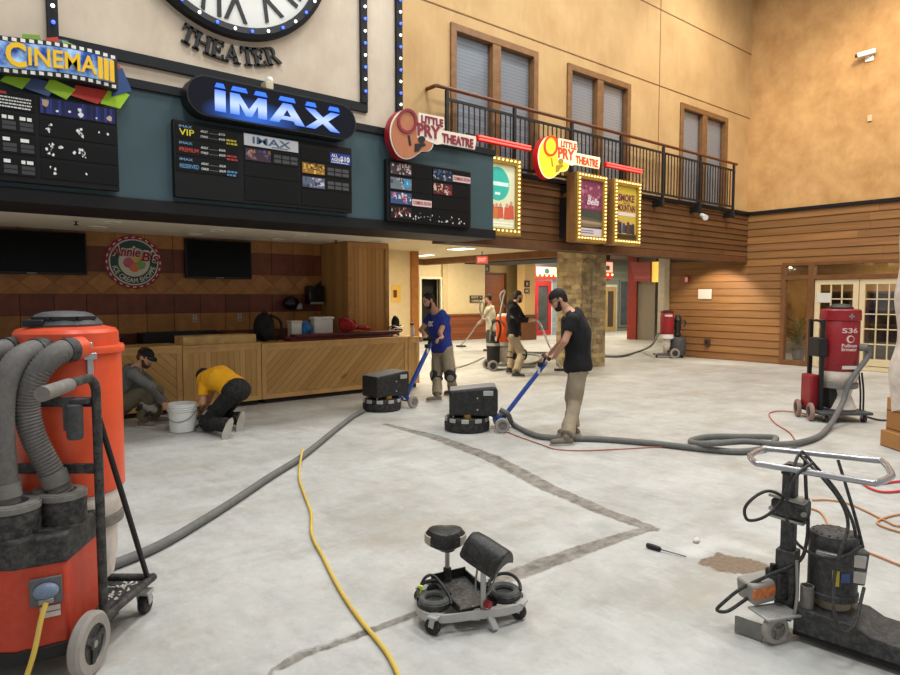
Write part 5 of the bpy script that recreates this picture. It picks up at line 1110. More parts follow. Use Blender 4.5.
tag(g.build('plaster_scraps', PAPER, X), 'pale scraps lying in the tray', kind='stuff')
caster(X, (-1.55, 3.26), .052, UX); caster(X, (-2.25, 3.26), .052, UX)
wheel(X, (-1.53, 2.72, .137), (1, 0, 0), .137, .055, GREYW, BLKDUST, T=UX); wheel(X, (-2.42, 2.72, .137), (1, 0, 0), .137, .055, GREYW, BLKDUST, T=UX)
G(UX).cyl((-1.6, 2.72, .137), (-1.5, 2.72, .137), .015).build('axle', STEEL, X)
# socket plate on the slanted front face
fa, fb = V((-1.775, 2.60, 0)), V((-1.605, 2.70, 0)); fx = (fb - fa).normalized(); fn = V((fx.y, -fx.x, 0)); fc = (fa + fb) / 2 + fx * .022
Rf = Matrix((fx, -fn, V((0, 0, 1)))).transposed()
so = G(UX).box(fc + fn * .008 + V((0, 0, .405)), (.118, .016, .118), Rf).build('socket_plate', mat('socket_plate_grey', sr(98, 100, 104), .5, .2, dust=.3), X, bevel=.004)
G(UX).ball(fc + fn * .025 + V((0, 0, .41)), (.048, .026, .036), Rf).build('socket_cover', mat('socket_cover_blue', sr(116, 134, 160), .4, dust=.3), so); G(UX).box(fc + fn * .03 + V((0, 0, .372)), (.055, .03, .022), Rf).build('plug', STEEL, so, bevel=.004)
for z in (.325, .298): G(UX).box(fc + fx * .012 + fn * .003 + V((0, 0, z)), (.075, .004, .022), Rf).build('rating_label', PAPER, X)
pc = fc + fn * .045 + V((0, 0, .37))
tag(G(UX).tube([pc, pc + V((-.005, -.03, -.06)), pc + V((-.02, -.07, -.2)), pc + V((-.05, -.12, -.32)), pc + V((-.1, -.2, -.36)), pc + V((-.3, -.4, -.36))], .0105, 10).build('power_cord', YCORD), 'yellow power cord plugged into the orange dust extractor cabinet', 'cord', 'yellow cords')
# ---------------------------------------------------------------- rolling knee stool
K = thing('rolling_knee_stool', U(.11, 3.22), 'low rolling work stool with black saddle seat, chest pad and knee cups', 'work stool')
loop = [(-.165, 3.30), (-.165, 3.16), (-.12, 3.075), (-.03, 3.05), (.12, 3.085), (.27, 3.125), (.365, 3.185), (.385, 3.28), (.33, 3.36), (.2, 3.42), (.09, 3.52), (-.07, 3.47), (-.14, 3.40)]
P = catmull([(a, b, .08) for a, b in loop], 6, True); c = V((.1, 3.26, .08))
g = G(UT); n = len(P); R_ = []
for i in range(n):
    d = (P[(i + 1) % n] - P[i - 1]).normalized(); nn = V((d.y, -d.x, 0)); R_.append([P[i] + nn * .007 + V((0, 0, -.02)), P[i] + nn * .007 + V((0, 0, .02)), P[i] - nn * .007 + V((0, 0, .02)), P[i] - nn * .007 + V((0, 0, -.02))])
g.rings(R_, closed=True); g.build('frame', SILV, K)
tr = [(-.10, 3.40), (.085, 3.50), (.235, 3.165), (.045, 3.075)]
to = G(UT).prism(tr, (0, 0, .088), (1, 0, 0), (0, 1, 0), .008).build('tool_tray', mat('tray_dusty_black', sr(58, 58, 58), .45, dust=.7, ns=12), K)
for (a, b, h) in ((0, 1, .05), (1, 2, .035), (2, 3, .014), (3, 0, .035)): G(UT).beam((*tr[a], .096 + h / 2), (*tr[b], .096 + h / 2), .008, h).build('tray_wall', BLACK, to)
def cup(u, v, a0, tag_):
    o = G(UT).lathe([(.078, .088), (.088, .10), (.09, .125), (.08, .128), (.07, .118), (.04, .112), (0.004, .112)], (u, v, 0), n=32).build('knee_cup', BLKDUST, K)
    G(UT).torus((u, v, .122), (0, 0, 1), .066, .02, 30, 10).build('knee_pad', mat('knee_pad_grey', sr(76, 78, 76), .8, dust=.3) if 'knee_pad_grey' not in bpy.data.materials else bpy.data.materials['knee_pad_grey'], o)
    A = [a0 + PI * k / 10 for k in range(11)]; G(UT).tube([(u + .085 * math.cos(a), v + .085 * math.sin(a), .135 + .045 * math.sin(PI * k / 10)) for k, a in enumerate(A)], .009, 8, 3).build('cup_rim', BLACK, o)
    if tag_:
        G(UT).tube([(u - .085, v + .03, .13), (u - .05, v + .07, .20), (u, v + .08, .205), (u + .07, v + .0, .15), (u + .088, v - .05, .12)], .008, 8).build('strap', BLACK, o); G(UT).box((u - .075, v + .03, .155), (.022, .012, .05), Matrix.Rotation(.3, 3, 'Y')).build('strap_tag', mat('lime_tag', sr(206, 226, 60), .5), o)
        G(UT).lathe([(.03, -.012), (.034, 0), (.03, .012)], (u - .01, v + .075, .135), (.5, -1, .1), 20).build('knob', BLACK, o)
cup(-.08, 3.165, .3, True); cup(.28, 3.255, -.2, False)
sp = (-.015, 3.44)
G(UT).cyl((*sp, .085), (*sp, .29), .013).build('seat_post', SILV, K); G(UT).lathe([(.022, .09), (.022, .165), (.017, .17)], (*sp, 0)).build('post_clamp', BLKDUST, K); G(UT).lathe([(.042, .268), (.045, .278), (.03, .29)], (*sp, 0)).build('seat_plate', BLACK, K)
st = G(UT); st.rings([[( sp[0] - .01 + .112 * s * math.cos(a) * (1 - .12 * max(0, math.sin(a))), sp[1] + .10 * s * math.sin(a), z + .012 * abs(math.cos(a))) for a in [2 * PI * k / 28 for k in range(28)]] for (s, z) in ((.72, .285), (.95, .30), (1.0, .325), (.97, .352), (.82, .374), (.45, .385))])
so_ = st.build('seat', mat('black_vinyl_dusty', sr(24, 24, 25), .45, dust=.35, ns=16, dcol=sr(130, 126, 120)), K)
for s, a0 in ((-1, PI), (1, 0)):
    g = G(UT); A = [a0 + (k - 4) * .13 - s * .25 for k in range(9)]
    g.rings([[(sp[0] - .01 + .1145 * math.cos(a), sp[1] + .102 * math.sin(a), z + .012 * abs(math.cos(a))) for z in (.306, .33, .352)] + [(sp[0] - .01 + .105 * math.cos(a), sp[1] + .093 * math.sin(a), z + .012) for z in (.352, .306)] for a in A]); g.build('side_panel', mat('seat_beige_%d' % s, sr(168, 160, 148), .7), so_)
cp_ = (.165, 3.125)
G(UT).bx(cp_[0] - .013, cp_[0] + .013, cp_[1] - .01, cp_[1] + .01, .045, .31).build('pad_post', SILV, K, bevel=.003); G(UT).beam((cp_[0] + .02, cp_[1] - .005, .09), (cp_[0] + .06, cp_[1] - .05, .012), .035, .014).build('foot_bracket', SILV, K); G(UT).bx(cp_[0] - .055, cp_[0] - .015, cp_[1] - .02, cp_[1] + .02, .04, .1).build('bracket', SILV, K, bevel=.003)
G(UT).cyl((cp_[0] + .01, cp_[1] - .01, .125), (cp_[0] + .035, cp_[1] - .03, .125), .018).build('red_knob', mat('red_knob_plastic', sr(140, 24, 34), .4), K)
a, b = V((.105, 3.245, .395)), V((.275, 3.125, .325)); ax = (b - a).normalized(); wd_ = V((.62, .75, .10)).normalized(); wd_ = (wd_ - ax * wd_.dot(ax)).normalized(); upv = ax.cross(wd_); upv = upv if upv.z > 0 else -upv
g = G(UT); rs_ = []
for t, k in ((0, .8), (.08, .95), (.3, 1), (.6, 1), (.9, 1), (.97, .97), (1.0, .9)):
    c = a.lerp(b, t); rs_.append([c + wd_ * (.1 * k * math.cos(q)) + upv * (.062 * k * math.sin(q) if math.sin(q) > 0 else .012 * math.sin(q)) + upv * (-.045 * math.cos(q) ** 2) for q in [2 * PI * i / 32 for i in range(32)]])
g.rings(rs_); g.build('chest_pad', bpy.data.materials['black_vinyl_dusty'], K)
for s in (-.05, .05): q0_ = a.lerp(b, .3 if s < 0 else .8) - upv * .02; G(UT).tube([q0_ + wd_ * .03, q0_ + V((-.01, 0, -.08)), V((cp_[0] + s * .7, cp_[1] + .03, .17)), V((cp_[0], cp_[1], .15))], .006, 6).build('spring_wire', STEEL, K)
for p in ((-.075, 3.05), (.36, 3.2), (-.145, 3.36), (.16, 3.44)): caster(K, p, .041, UT, 1.05)
# ---------------------------------------------------------------- floor scraper with chrome handle
S_ = thing('floor_scraper', U(1.75, 3.0), 'dusty black floor scraper machine with octagonal chrome handle ring and motor', 'floor machine')
L_, W_2 = V((.72, -.69, 0)).normalized(), V((.69, .72, 0)).normalized(); D0 = V((1.645, 3.0, 0)); RS = Matrix((L_, W_2, V((0, 0, 1)))).transposed()
ST = UT @ Matrix.Translation(D0) @ RS.to_4x4()    # local: x along the machine, y across
SB_ = mat('scraper_dusty_black', sr(48, 48, 50), .55, dust=.6, ns=9, dcol=sr(132, 130, 126))
g = G(ST); g.prism([(0, .03), (.95, .025), (.95, .10), (.32, .13), (.26, .16), (0, .165)], (0, 0, 0), (1, 0, 0), (0, 0, 1), -.28); g.build('deck', SB_, S_, bevel=.006)
G(ST).bx(.0, .95, .0, .006, .03, .05).build('deck_edge', BLACK, S_)
G(ST).lathe([(.08, .16), (.08, .205)], (.12, .17, 0), n=28).build('motor_collar', mat('dusty_cream_metal', sr(160, 146, 120), .6, dust=.4), S_)
mo = G(ST).lathe([(.10, .205), (.112, .21), (.112, .235), (.106, .24), (.106, .475), (.109, .48), (.109, .50), (.10, .515), (.07, .527)], (.12, .17, 0), n=44).build('motor', SB_, S_)
g = G(ST)
for rr, nn_ in ((.085, 16), (.06, 10), (.03, 6)):
    for k in range(nn_): q = 2 * PI * k / nn_; g.cyl((.12 + rr * math.cos(q), .17 + rr * math.sin(q), .50), (.12 + rr * math.cos(q), .17 + rr * math.sin(q), .531 - rr * .1), .006, n=8)
g.build('vent_hole', BLACK, mo)
g = G(ST); g.box((.12, .058, .44), (.09, .03, .02)); g.build('motor_bracket', STEEL, mo, bevel=.004)
AA = math.radians(-70); G(ST).box((.12 + .108 * math.cos(AA), .17 + .108 * math.sin(AA), .33), (.004, .03, .075), Matrix.Rotation(AA, 3, 'Z')).build('yellow_label', mat('yellow_label_paint', sr(190, 168, 60), .5), mo, bevel=.001)
AA = math.radians(-48); G(ST).box((.12 + .108 * math.cos(AA), .17 + .108 * math.sin(AA), .335), (.004, .04, .045), Matrix.Rotation(AA, 3, 'Z')).build('blue_label', mat('blue_label_paint', sr(70, 90, 140), .5), mo)
G(ST).lathe([(.03, .16), (.03, .27), (.024, .27), (.024, .18)], (.045, .045, 0), n=20, cap=False).build('pipe_stub', mat('dusty_pipe', sr(120, 118, 112), .5, .3, dust=.5), S_)
mp_ = (-.06, .10)
G(ST).bx(mp_[0] - .03, mp_[0] + .03, mp_[1] - .03, mp_[1] + .03, .05, .82).build('mast', SB_, S_, bevel=.004); G(ST).bx(mp_[0] - .045, mp_[0] + .045, mp_[1] - .045, mp_[1] + .045, .10, .405).build('mast_sleeve', SB_, S_, bevel=.005)
cl = G(ST).bx(mp_[0] - .07, mp_[0] + .085, mp_[1] - .06, mp_[1] + .05, .575, .655).build('mast_clamp', BLKDUST, S_, bevel=.01)
for z in (.565, .665): G(ST).box((mp_[0], mp_[1] - .01, z), (.16, .10, .012), Matrix.Rotation(.08, 3, 'Y')).build('clamp_plate', STEEL, cl)
for s in (-.065, .08): G(ST).cyl((mp_[0] + s, mp_[1] - .07, .61), (mp_[0] + s, mp_[1] - .055, .61), .012, n=8).build('clamp_knob', STEEL, cl)
ring = [(1.66, 3.44), (1.72, 3.455), (2.10, 3.235), (2.145, 3.19), (2.04, 2.97), (1.98, 2.90), (1.88, 2.83), (1.83, 2.845), (1.53, 3.125), (1.50, 3.17), (1.52, 3.27), (1.56, 3.34)]
G(UT).tube([(a + .025, b, .82) for a, b in ring], .0155, 14, 5, True).build('handle_ring', CHROME, S_, smooth=60)
G(ST).box((mp_[0], mp_[1] + .03, .80), (.07, .12, .04)).build('handle_mount', SB_, S_)
# front scraper motor, label, wheel, blade
fr_ = G(UT).box((1.545, 3.13, .20), (.17, .13, .10), Matrix.Rotation(.25, 3, 'Z') @ Matrix.Rotation(-.12, 3, 'Y')).build('front_motor', mat('dusty_light_grey', sr(150, 146, 140), .6, dust=.5), S_, bevel=.012)
G(UT).box((1.535, 3.063, .205), (.125, .012, .05), Matrix.Rotation(.25, 3, 'Z') @ Matrix.Rotation(-.12, 3, 'Y')).build('orange_label', mat('orange_label_print', sr(206, 120, 70), .5, var=.4, ns=40), fr_)
G(UT).box((1.62, 3.11, .23), (.07, .10, .14), Matrix.Rotation(.25, 3, 'Z')).build('motor_block', BLKDUST, fr_, bevel=.012); G(UT).lathe([(.012, .28), (.012, .33)], (1.595, 3.11, 0)).build('lever', BLACK, fr_)
G(UT).tube([(1.58, 2.98, .13), (1.63, 2.98, .12), (1.655, 2.99, .22), (1.67, 3.03, .38)], .008, 8).build('side_rod', STEEL, S_)
G(UT).box((1.565, 3.02, .13), (.19, .14, .012), Matrix.Rotation(.25, 3, 'Z')).build('front_plate', SILV, S_, bevel=.003)
wheel(S_, (1.545, 2.97, .07), (.30, -.95, 0), .07, .04, GREYW, GREYR, T=UT)
G(UT).beam((1.40, 3.07, .045), (1.49, 2.98, .045), .012, .08).build('scraper_blade', mat('blade_steel', sr(120, 120, 118), .4, .6, dust=.4), S_)
eb = G(UT).box((1.915, 2.98, .375), (.095, .06, .165), Matrix.Rotation(-.15, 3, 'Z') @ Matrix.Rotation(.1, 3, 'Y')).build('switch_box', mat('switch_box_grey', sr(84, 84, 84), .5, dust=.4), S_, bevel=.008)
for z in (.41, .335): G(UT).box((1.908, 2.945, z), (.068, .012, .055), Matrix.Rotation(-.15, 3, 'Z') @ Matrix.Rotation(.1, 3, 'Y')).build('switch_panel', mat('panel_off_white', sr(196, 192, 186), .6, dust=.4, ns=30), eb)
G(UT).beam((1.80, 3.0, .46), (1.93, 2.99, .465), .05, .02).build('box_arm', STEEL, S_)
CB = mat('thick_black_cable', sr(40, 40, 42), .6, dust=.3, ns=20)
for k, path in enumerate(([(786, 498, 3.05), (770, 491, 3.0), (756, 496, 2.98), (745, 508, 2.98), (748, 520, 3.0), (764, 517, 3.02), (780, 503, 3.04), (790, 480, 3.06), (797, 458, 3.12), (803, 452, 3.14), (812, 462, 3.1), (836, 490, 3.05), (852, 520, 2.98), (858, 548, 2.96)],
                         [(812, 463, 3.02), (798, 474, 2.98), (788, 494, 2.98), (787, 520, 2.98), (797, 543, 2.96), (818, 556, 2.93), (842, 557, 2.92), (862, 546, 2.93)],
                         [(805, 456, 3.12), (806, 490, 3.08), (808, 520, 3.06), (806, 545, 3.04), (798, 562, 3.05), (770, 575, 3.08), (742, 588, 3.1), (724, 602, 3.1), (717, 610, 3.1), (728, 611, 3.08), (748, 598, 3.1), (775, 582, 3.1)],
                         [(838, 460, 3.12), (846, 486, 3.06), (856, 520, 3.0), (863, 548, 2.97)],
                         [(800, 455, 3.14), (826, 482, 2.96), (843, 506, 2.9), (848, 528, 2.88), (840, 552, 2.84), (834, 580, 2.82), (834, 610, 2.76), (842, 632, 2.74), (855, 624, 2.78), (861, 600, 2.86), (864, 588, 2.93)])):
    G().tube([pD(*q) for q in path], .0075 if k != 2 else .0085, 9, 7).build('cable', CB, S_, smooth=60)
# ---------------------------------------------------------------- planetary floor grinders
MB_ = mat('grinder_box_black', sr(26, 27, 29), .55, dust=.15)
def grinder(at, right, lab, hl, hz, top):
    T = frameT(at, right); t = thing('floor_grinder', at, lab, 'floor grinder', 'blue and black floor grinders')
    G(T).lathe([(.255, .012), (.275, .015), (.28, .06), (.278, .115), (.24, .12)], n=48).build('grinding_shroud', RUBBER, t)
    dk = G(T).lathe([(.262, .118), (.266, .13), (.262, .165), (.2, .172), (.05, .175)], n=40).build('shroud_deck', BLKDUST, t)
    for k in range(10): a = 2 * PI * k / 10 + .2; G(T).box((.262 * math.cos(a), .262 * math.sin(a), .145), (.02, .09, .05), Matrix.Rotation(a, 3, 'Z')).build('deck_lug', SILV, dk, bevel=.004)
    G(T).lathe([(.09, .17), (.09, .27)], n=24).build('gearbox', BLACK, t); G(T).lathe([(.05, .175), (.05, .22)], (.0, -.16, 0), n=18).build('brass_fitting', mat('brass', sr(150, 116, 50), .4, .6) if 'brass' not in bpy.data.materials else bpy.data.materials['brass'], t)
    for y in (-.12, .12): G(T).cyl((-.17, y, .17), (-.17, y, .28), .012, n=10).build('support_pin', SILV, t)
    g = G(T); g.prism([(-.22, .205), (.36, .195), (.36, .545), (.30, .55), (-.22, .50)], (0, .19, 0), (1, 0, 0), (0, 0, 1), .38); mb = g.build('motor_box', MB_, t, bevel=.02)
    g = G(T); g.prism([(-.21, .502), (.30, .552), (.35, .547), (.35, .556), (.30, .561), (-.21, .511)], (0, .18, 0), (1, 0, 0), (0, 0, 1), .36); g.build('box_lid', mat('lid_dusty_grey', sr(112, 112, 112), .6, dust=.5) if 'lid_dusty_grey' not in bpy.data.materials else bpy.data.materials['lid_dusty_grey'], mb)
    for (x, z) in ((.12, .42), (.12, .28)): G(T).cyl((x, -.191, z), (x, -.198, z), .01, n=10).build('box_bolt', SILV, mb)
    G(T).bx(.361, .372, -.15, .15, .25, .51).build('control_panel', GREYR, mb, bevel=.004); G(T).box((.25, -.195, .48), (.12, .01, .06)).build('gauge_panel', SILV, mb, bevel=.004)
    G(T).beam((-.02, -.1, .215), (.34, -.1, .215), .04, .05).build('blue_arm', BLUE, t, bevel=.006); G(T).beam((.3, -.1, .21), (.45, -.1, .09), .04, .05).build('blue_arm', BLUE, t, bevel=.006); G(T).beam((-.02, .1, .215), (.34, .1, .215), .04, .05).build('blue_arm', BLUE, t, bevel=.006); G(T).beam((.3, .1, .21), (.45, .1, .09), .04, .05).build('blue_arm', BLUE, t, bevel=.006)
    for y in (-.2, .2): wheel(t, (.42, y, .09), (0, 1, 0), .09, .06, GREYW, GREYR, T=T)
    G(T).cyl((.42, -.22, .09), (.42, .22, .09), .014).build('axle', STEEL, t)
    G(T).beam((.44, 0, .14), (hl, 0, hz - .06), .055, .05).build('handle_tube', BLUE, t, bevel=.006); G(T).box((hl * .93, -.0, hz * .9), (.07, .06, .06)).build('handle_collar', BLACK, t, bevel=.008)
    G(T).cyl((hl, -.24, hz), (hl, .24, hz), .017).build('handlebar', BLACK, t); G(T).beam((hl - .03, 0, hz - .09), (hl, 0, hz), .05, .04).build('bar_bracket', BLACK, t)
    for s in (-1, 1): G(T).cyl((hl, s * .13, hz), (hl, s * .25, hz), .023).build('grip', RUBBER, t)
    G(T).box((hl - .09, -.035, hz - .17), (.03, .01, .07)).build('white_label', PAPER, t)
    return t
g1c = fl(467, 429.5); g1dir = RT
grinder(g1c, RT, 'floor grinder with large black box pushed by the man in black tee', .97, .90, 0)
g2c = fl(382, 409.5); ang = math.radians(42)
grinder(g2c, RT * math.cos(ang) + FH * math.sin(ang), 'floor grinder in front of the counter pushed by the man in blue tee', .93, .98, 0)
# ---------------------------------------------------------------- red dust extractors and the far orange one
def red_vac(at, lab, hi):
    T = frameT(at, RT); t = thing('dust_extractor', at, lab, 'dust extractor', 'red drum dust extractors')
    G(T).lathe([(.225, .66), (.232, .67), (.232, 1.32), (.225, 1.33)], (.06, 0, 0), n=40).build('drum', REDV, t)
    G(T).lathe([(.232, 1.325), (.245, 1.335), (.24, 1.46), (.225, 1.475), (.1, 1.485)], (.06, 0, 0), n=40).build('drum_lid', REDV, t); G(T).lathe([(.15, 1.482), (.15, 1.50), (.10, 1.54), (.03, 1.548)], (.06, 0, 0), n=30).build('motor_cover', BLACK, t)
    G(T).lathe([(.225, .665), (.235, .60), (.22, .53), (.2, .50)], (.06, 0, 0), n=30).build('bag_skirt', BAG, t); G(T).lathe([(.215, .43), (.235, .44), (.235, .50), (.215, .51)], (.06, 0, 0), n=36).build('bag_ring', GREYR, t)
    g = G(T); g.lathe([(.17, .13), (.2, .16), (.16, .26), (.13, .34), (.15, .42), (.2, .455)], (.08, -.02, 0), n=28); g.build('dust_bag', BAG, t, wrinkle=.0)
    G(T).bx(-.32, .36, -.3, .3, .10, .14).build('platform', DARKG, t, bevel=.012)
    for x in (-.23, .27): caster(t, (x + .0, -.25), .05, T)
    for y in (-.12, .2): wheel(t, (-.36, y, .12), (1, -.25, 0), .12, .05, mat('pinkish_tyre', sr(150, 120, 112), .7) if 'pinkish_tyre' not in bpy.data.materials else bpy.data.materials['pinkish_tyre'], T=T)
    for (x, y) in ((-.225, -.1), (-.215, .2)): G(T).bx(x - .025, x + .025, y - .02, y + .02, .14, 1.34).build('frame_post', BLACK, t, bevel=.004)
    G(T).tube([(-.235, -.1, 1.3), (-.30, -.1, 1.33), (-.36, -.1, 1.33)], .016, 8).build('push_handle', BLACK, t)
    for x in (.27, .31): G(T).tube([(x, -.1, .64), (x + .02, -.12, .4), (x + .04, -.1, .14)], .012, 8).build('side_cable', BLACK, t)
    G(T).bx(-.33, -.20, -.05, .2, .15, .60).build('filter_housing', REDV, t, bevel=.02); G(T).bx(-.12, .0, -.12, .2, .16, .58).build('filter_block', BLACK, t, bevel=.02); G(T).bx(-.29, -.17, -.14, .1, .85, 1.1).build('power_box', BLACK, t, bevel=.015)
    G(T).lathe([(.05, 0), (.05, .09)], (.24, -.15, .98), (.75, -.66, 0), 20).build('hose_port', GREYR, t)
    if hi:
        wr = lambda x, y: (x, y)
        def cyl_text(s, z, h, w, m):
            g = G(); g.text(s, (0, 0, 0), (1, 0, 0), (0, 0, 1), h, .004, w, 'CENTER', .02)
            for v in g.bm.verts:
                x, y, zz = v.co; a = x / .232 + .0; rr = .2335 + max(0, -y); v.co = T @ V((.06 + rr * math.sin(a), -rr * math.cos(a), z + zz))
            return g.build('drum_lettering', m, t, smooth=0)
        PWH = mat('pale_pink_print', sr(222, 190, 186), .5, var=.05)
        cyl_text('S36', 1.17, .065, .20, PWH); cyl_text('Pullman', .985, .045, .20, PWH); cyl_text('Ermator', .935, .045, .20, PWH)
        G(T).lathe([(.05, -.002), (.05, .004)], (.06, -.2325, 1.09), (0, -1, 0), 24).build('emblem_ring', PWH, t); G(T).lathe([(.034, 0), (.034, .006)], (.068, -.2335, 1.092), (0, -1, 0), 24).build('emblem_disc', REDV, t)
        for q in ((.02, .07), (.07, .02)): G(T).box((.06, -.243, 1.385), (q[0], .012, q[1])).build('lid_clip', STEEL, t)
        G(T).box((.06, -.236, .72), (.19, .006, .045)).build('rating_label', PAPER, t)
    return t
red_vac(fl(832, 419), 'deep red dust extractor with grey hose standing by the glass entrance doors', True)
v2 = fl(670, 357.5); T = frameT(v2, RT); t = thing('dust_extractor', v2, 'small dark red and black dust extractor against the board wall', 'dust extractor', 'red drum dust extractors')
G(T).lathe([(.17, .63), (.175, .64), (.175, 1.18), (.165, 1.2)], (-.1, 0, 0), n=32).build('drum', REDV, t); G(T).lathe([(.17, 1.2), (.17, 1.24), (.08, 1.27)], (-.1, 0, 0), n=28).build('drum_lid', mat('dark_maroon_lid', sr(84, 24, 28), .4), t); G(T).box((-.12, -.172, 1.13), (.2, .01, .05)).build('drum_label', PAPER, t)
G(T).lathe([(.15, .5), (.175, .52), (.175, .62), (.16, .63)], (-.1, 0, 0), n=28).build('bag_ring', WHITE, t); G(T).lathe([(.06, .2), (.1, .3), (.1, .48), (.14, .52)], (-.1, 0, 0), n=20).build('dust_bag', BAG, t)
G(T).lathe([(.2, .06), (.21, .08), (.21, .5), (.19, .53), (.12, .56)], (.22, .05, 0), n=30).build('filter_drum', DARKG, t); G(T).lathe([(.07, .55), (.1, .6), (.07, .7), (.1, .8), (.08, .95), (.11, 1.0), (.05, 1.15)], (.2, .05, 0), n=18).build('valve_stack', BLACK, t); G(T).tube([(.25, 0, .95), (.36, 0, 1.0), (.4, 0, .9), (.34, 0, .82)], .018, 8).build('valve_handle', BLACK, t)
G(T).bx(-.4, .4, -.12, .2, .06, .1).build('platform', DARKG, t, bevel=.01); wheel(t, (.06, -.2, .13), (0, 1, 0), .13, .05, GREYW, T=T); caster(t, (-.38, -.06), .045, T); caster(t, (.36, .1), .045, T)
v3 = fl(491, 370.3); T = frameT(v3, RT); t = thing('dust_extractor', v3, 'orange drum and black canister dust extractor behind the man in the hoodie', 'dust extractor')
G(T).lathe([(.135, .16), (.145, .18), (.145, .60), (.13, .64)], (.05, 0, 0), n=28).build('canister', BLACK, t); G(T).lathe([(.147, .55), (.15, .56), (.15, .60), (.147, .61)], (.05, 0, 0), n=28).build('canister_band', SILV, t)
G(T).lathe([(.16, .62), (.17, .63), (.17, 1.18), (.15, 1.2)], (.3, .25, 0), n=28).build('drum', mat('orange_drum_far', sr(230, 92, 36), .4), t); G(T).lathe([(.15, 1.2), (.15, 1.23), (.06, 1.26)], (.3, .25, 0), n=24).build('drum_lid', WHITE, t); G(T).lathe([(.15, .46), (.16, .48), (.16, .6), (.15, .63)], (.3, .25, 0), n=24).build('bag_ring', BAG, t); G(T).lathe([(.08, .15), (.13, .2), (.11, .46)], (.3, .25, 0), n=20).build('dust_bag', BAG, t)
G(T).bx(-.05, .44, .0, .4, .08, .12).build('platform', STEEL, t, bevel=.01); wheel(t, (.03, -.17, .12), (.25, -1, 0), .12, .05, GREYW, T=T); wheel(t, (-.06, .25, .12), (.25, -1, 0), .12, .05, GREYW, T=T); caster(t, (.40, .2), .05, T); caster(t, (.40, .36), .05, T)
G(T).tube([(.02, .05, .6), (.0, .05, 1.0), (.05, .05, 1.12), (.14, .05, 1.1)], .016, 8).build('frame_tube', BLACK, t); G(T).bx(.2, .5, .05, .08, .5, .54).build('frame_bar', STEEL, t)
G(T).tube([(.12, -.05, .58), (.2, -.08, .9), (.15, -.1, 1.1), (.02, -.1, 1.05), (.0, -.1, .8), (.08, -.12, .62)], .025, 10).build('black_hose', BLACK, t)
# ---------------------------------------------------------------- hoses and cords lying on the floor
def lay(name, px, r, m, lab, cat, group=None, n=10, lift=None, step=None, pre=None, post=None):
    pts = [fl(*p[:2], r + .003) + V((0, 0, p[2] if len(p) > 2 else 0)) for p in px]
    if pre: pts = [V(p) for p in pre] + pts
    if post: pts = pts + [V(p) for p in post]
    return tag(G().tube(pts, r, n, 7, step=step).build(name, m, smooth=60), lab, cat, group)
h0 = g2c - RT * .1 + FH * .0
lay('vacuum_hose', [(363, 411), (352, 417), (335, 430), (318, 444), (297, 460), (268, 478), (235, 500), (200, 522), (160, 545), (120, 562), (75, 578)], .031, HOSED, 'dark grey hose curving across the floor from the counter grinder to the orange extractor', 'hose', 'grey vacuum hoses')
pb = g1c + RT * .40 + FH * -.06 + V((0, 0, .26)); pe = fl(832, 419)
ve = pe + frameT((0, 0, 0), RT) @ V((.31, -.21, .98))
lay('vacuum_hose', [(513, 424), (530, 433), (550, 437.5), (600, 439), (650, 443), (700, 448.5), (740, 451.5), (766, 448, .01), (776, 443, .05), (765, 439.5, .03), (740, 436.5), (710, 436.5), (692, 440), (694, 446, .03), (714, 450.5, .075), (745, 448.5, .075), (785, 446, .02), (815, 438), (829, 428, .02)], .033, HOSED, 'light grey hose with a loop running from the near grinder to the red extractor', 'hose', 'grey vacuum hoses', pre=[pb, pb + RT * .1 + V((0, 0, -.06))], post=[pD(842, 404, depth(ve) - .12), pD(851, 380, depth(ve) - .06), ve - V((0, 0, .12)), ve])
lay('vacuum_hose', [(510, 352), (530, 352.5), (555, 353), (580, 354), (602, 356), (622, 356), (640, 351)], .03, HOSED, 'thin grey hose looping behind the stone pillar to the small red extractor', 'hose', 'grey vacuum hoses', post=[v2 + V((-.35, .0, .35)) - RT * .3, v2 - RT * .35 + V((0, 0, .6)), v2 - RT * .29 + V((0, 0, .66))])
lay('power_cord', [(303, 456, .07), (302, 460, .074), (300.3, 465, .03), (299.5, 470, .002), (299.5, 480), (304, 494), (311, 513), (312, 535), (323, 557), (333, 577), (345, 598), (362, 622), (378, 641), (390, 658), (402, 684), (408, 705)], .011, YCORD, 'yellow extension cord running across the floor past the knee stool', 'cord', 'yellow cords')
RC, OC, KC = mat('red_cable', sr(176, 104, 92), .5), mat('orange_cable', sr(196, 140, 98), .5), mat('black_cable', sr(36, 36, 38), .5)
lay('power_cord', [(806, 414), (795, 412), (778, 411), (769, 414), (775, 423), (789, 432), (795, 440)], .008, RC, 'red cord curling on the floor left of the red extractor', 'cord', 'red and orange cords', 8)
lay('power_cord', [(508, 432), (520, 437), (540, 444), (555, 449), (580, 450.5), (620, 449), (660, 447), (690, 448)], .0065, RC, 'thin red cord on the floor beside the looped grey hose', 'cord', 'red and orange cords', 8)
lay('power_cord', [(812, 500), (830, 500), (850, 504), (872, 514), (886, 521), (900, 526), (925, 520), (905, 514), (884, 518), (878, 524), (900, 532), (930, 540)], .0075, OC, 'orange cord with a small coil at the picture edge behind the floor scraper', 'cord', 'red and orange cords', 8)
lay('power_cord', [(810, 508), (820, 512), (826, 520), (832, 536), (850, 548), (870, 553), (900, 565), (940, 580)], .0075, OC, 'orange cord passing behind the motor of the floor scraper', 'cord', 'red and orange cords', 8)
lay('power_cord', [(862, 483), (872, 489), (885, 492), (905, 490), (925, 484), (905, 481), (885, 483), (873, 485)], .010, mat('bright_red_cable', sr(214, 60, 56), .5), 'bright red cord loop showing under the chrome handle ring', 'cord', 'red and orange cords', 8)
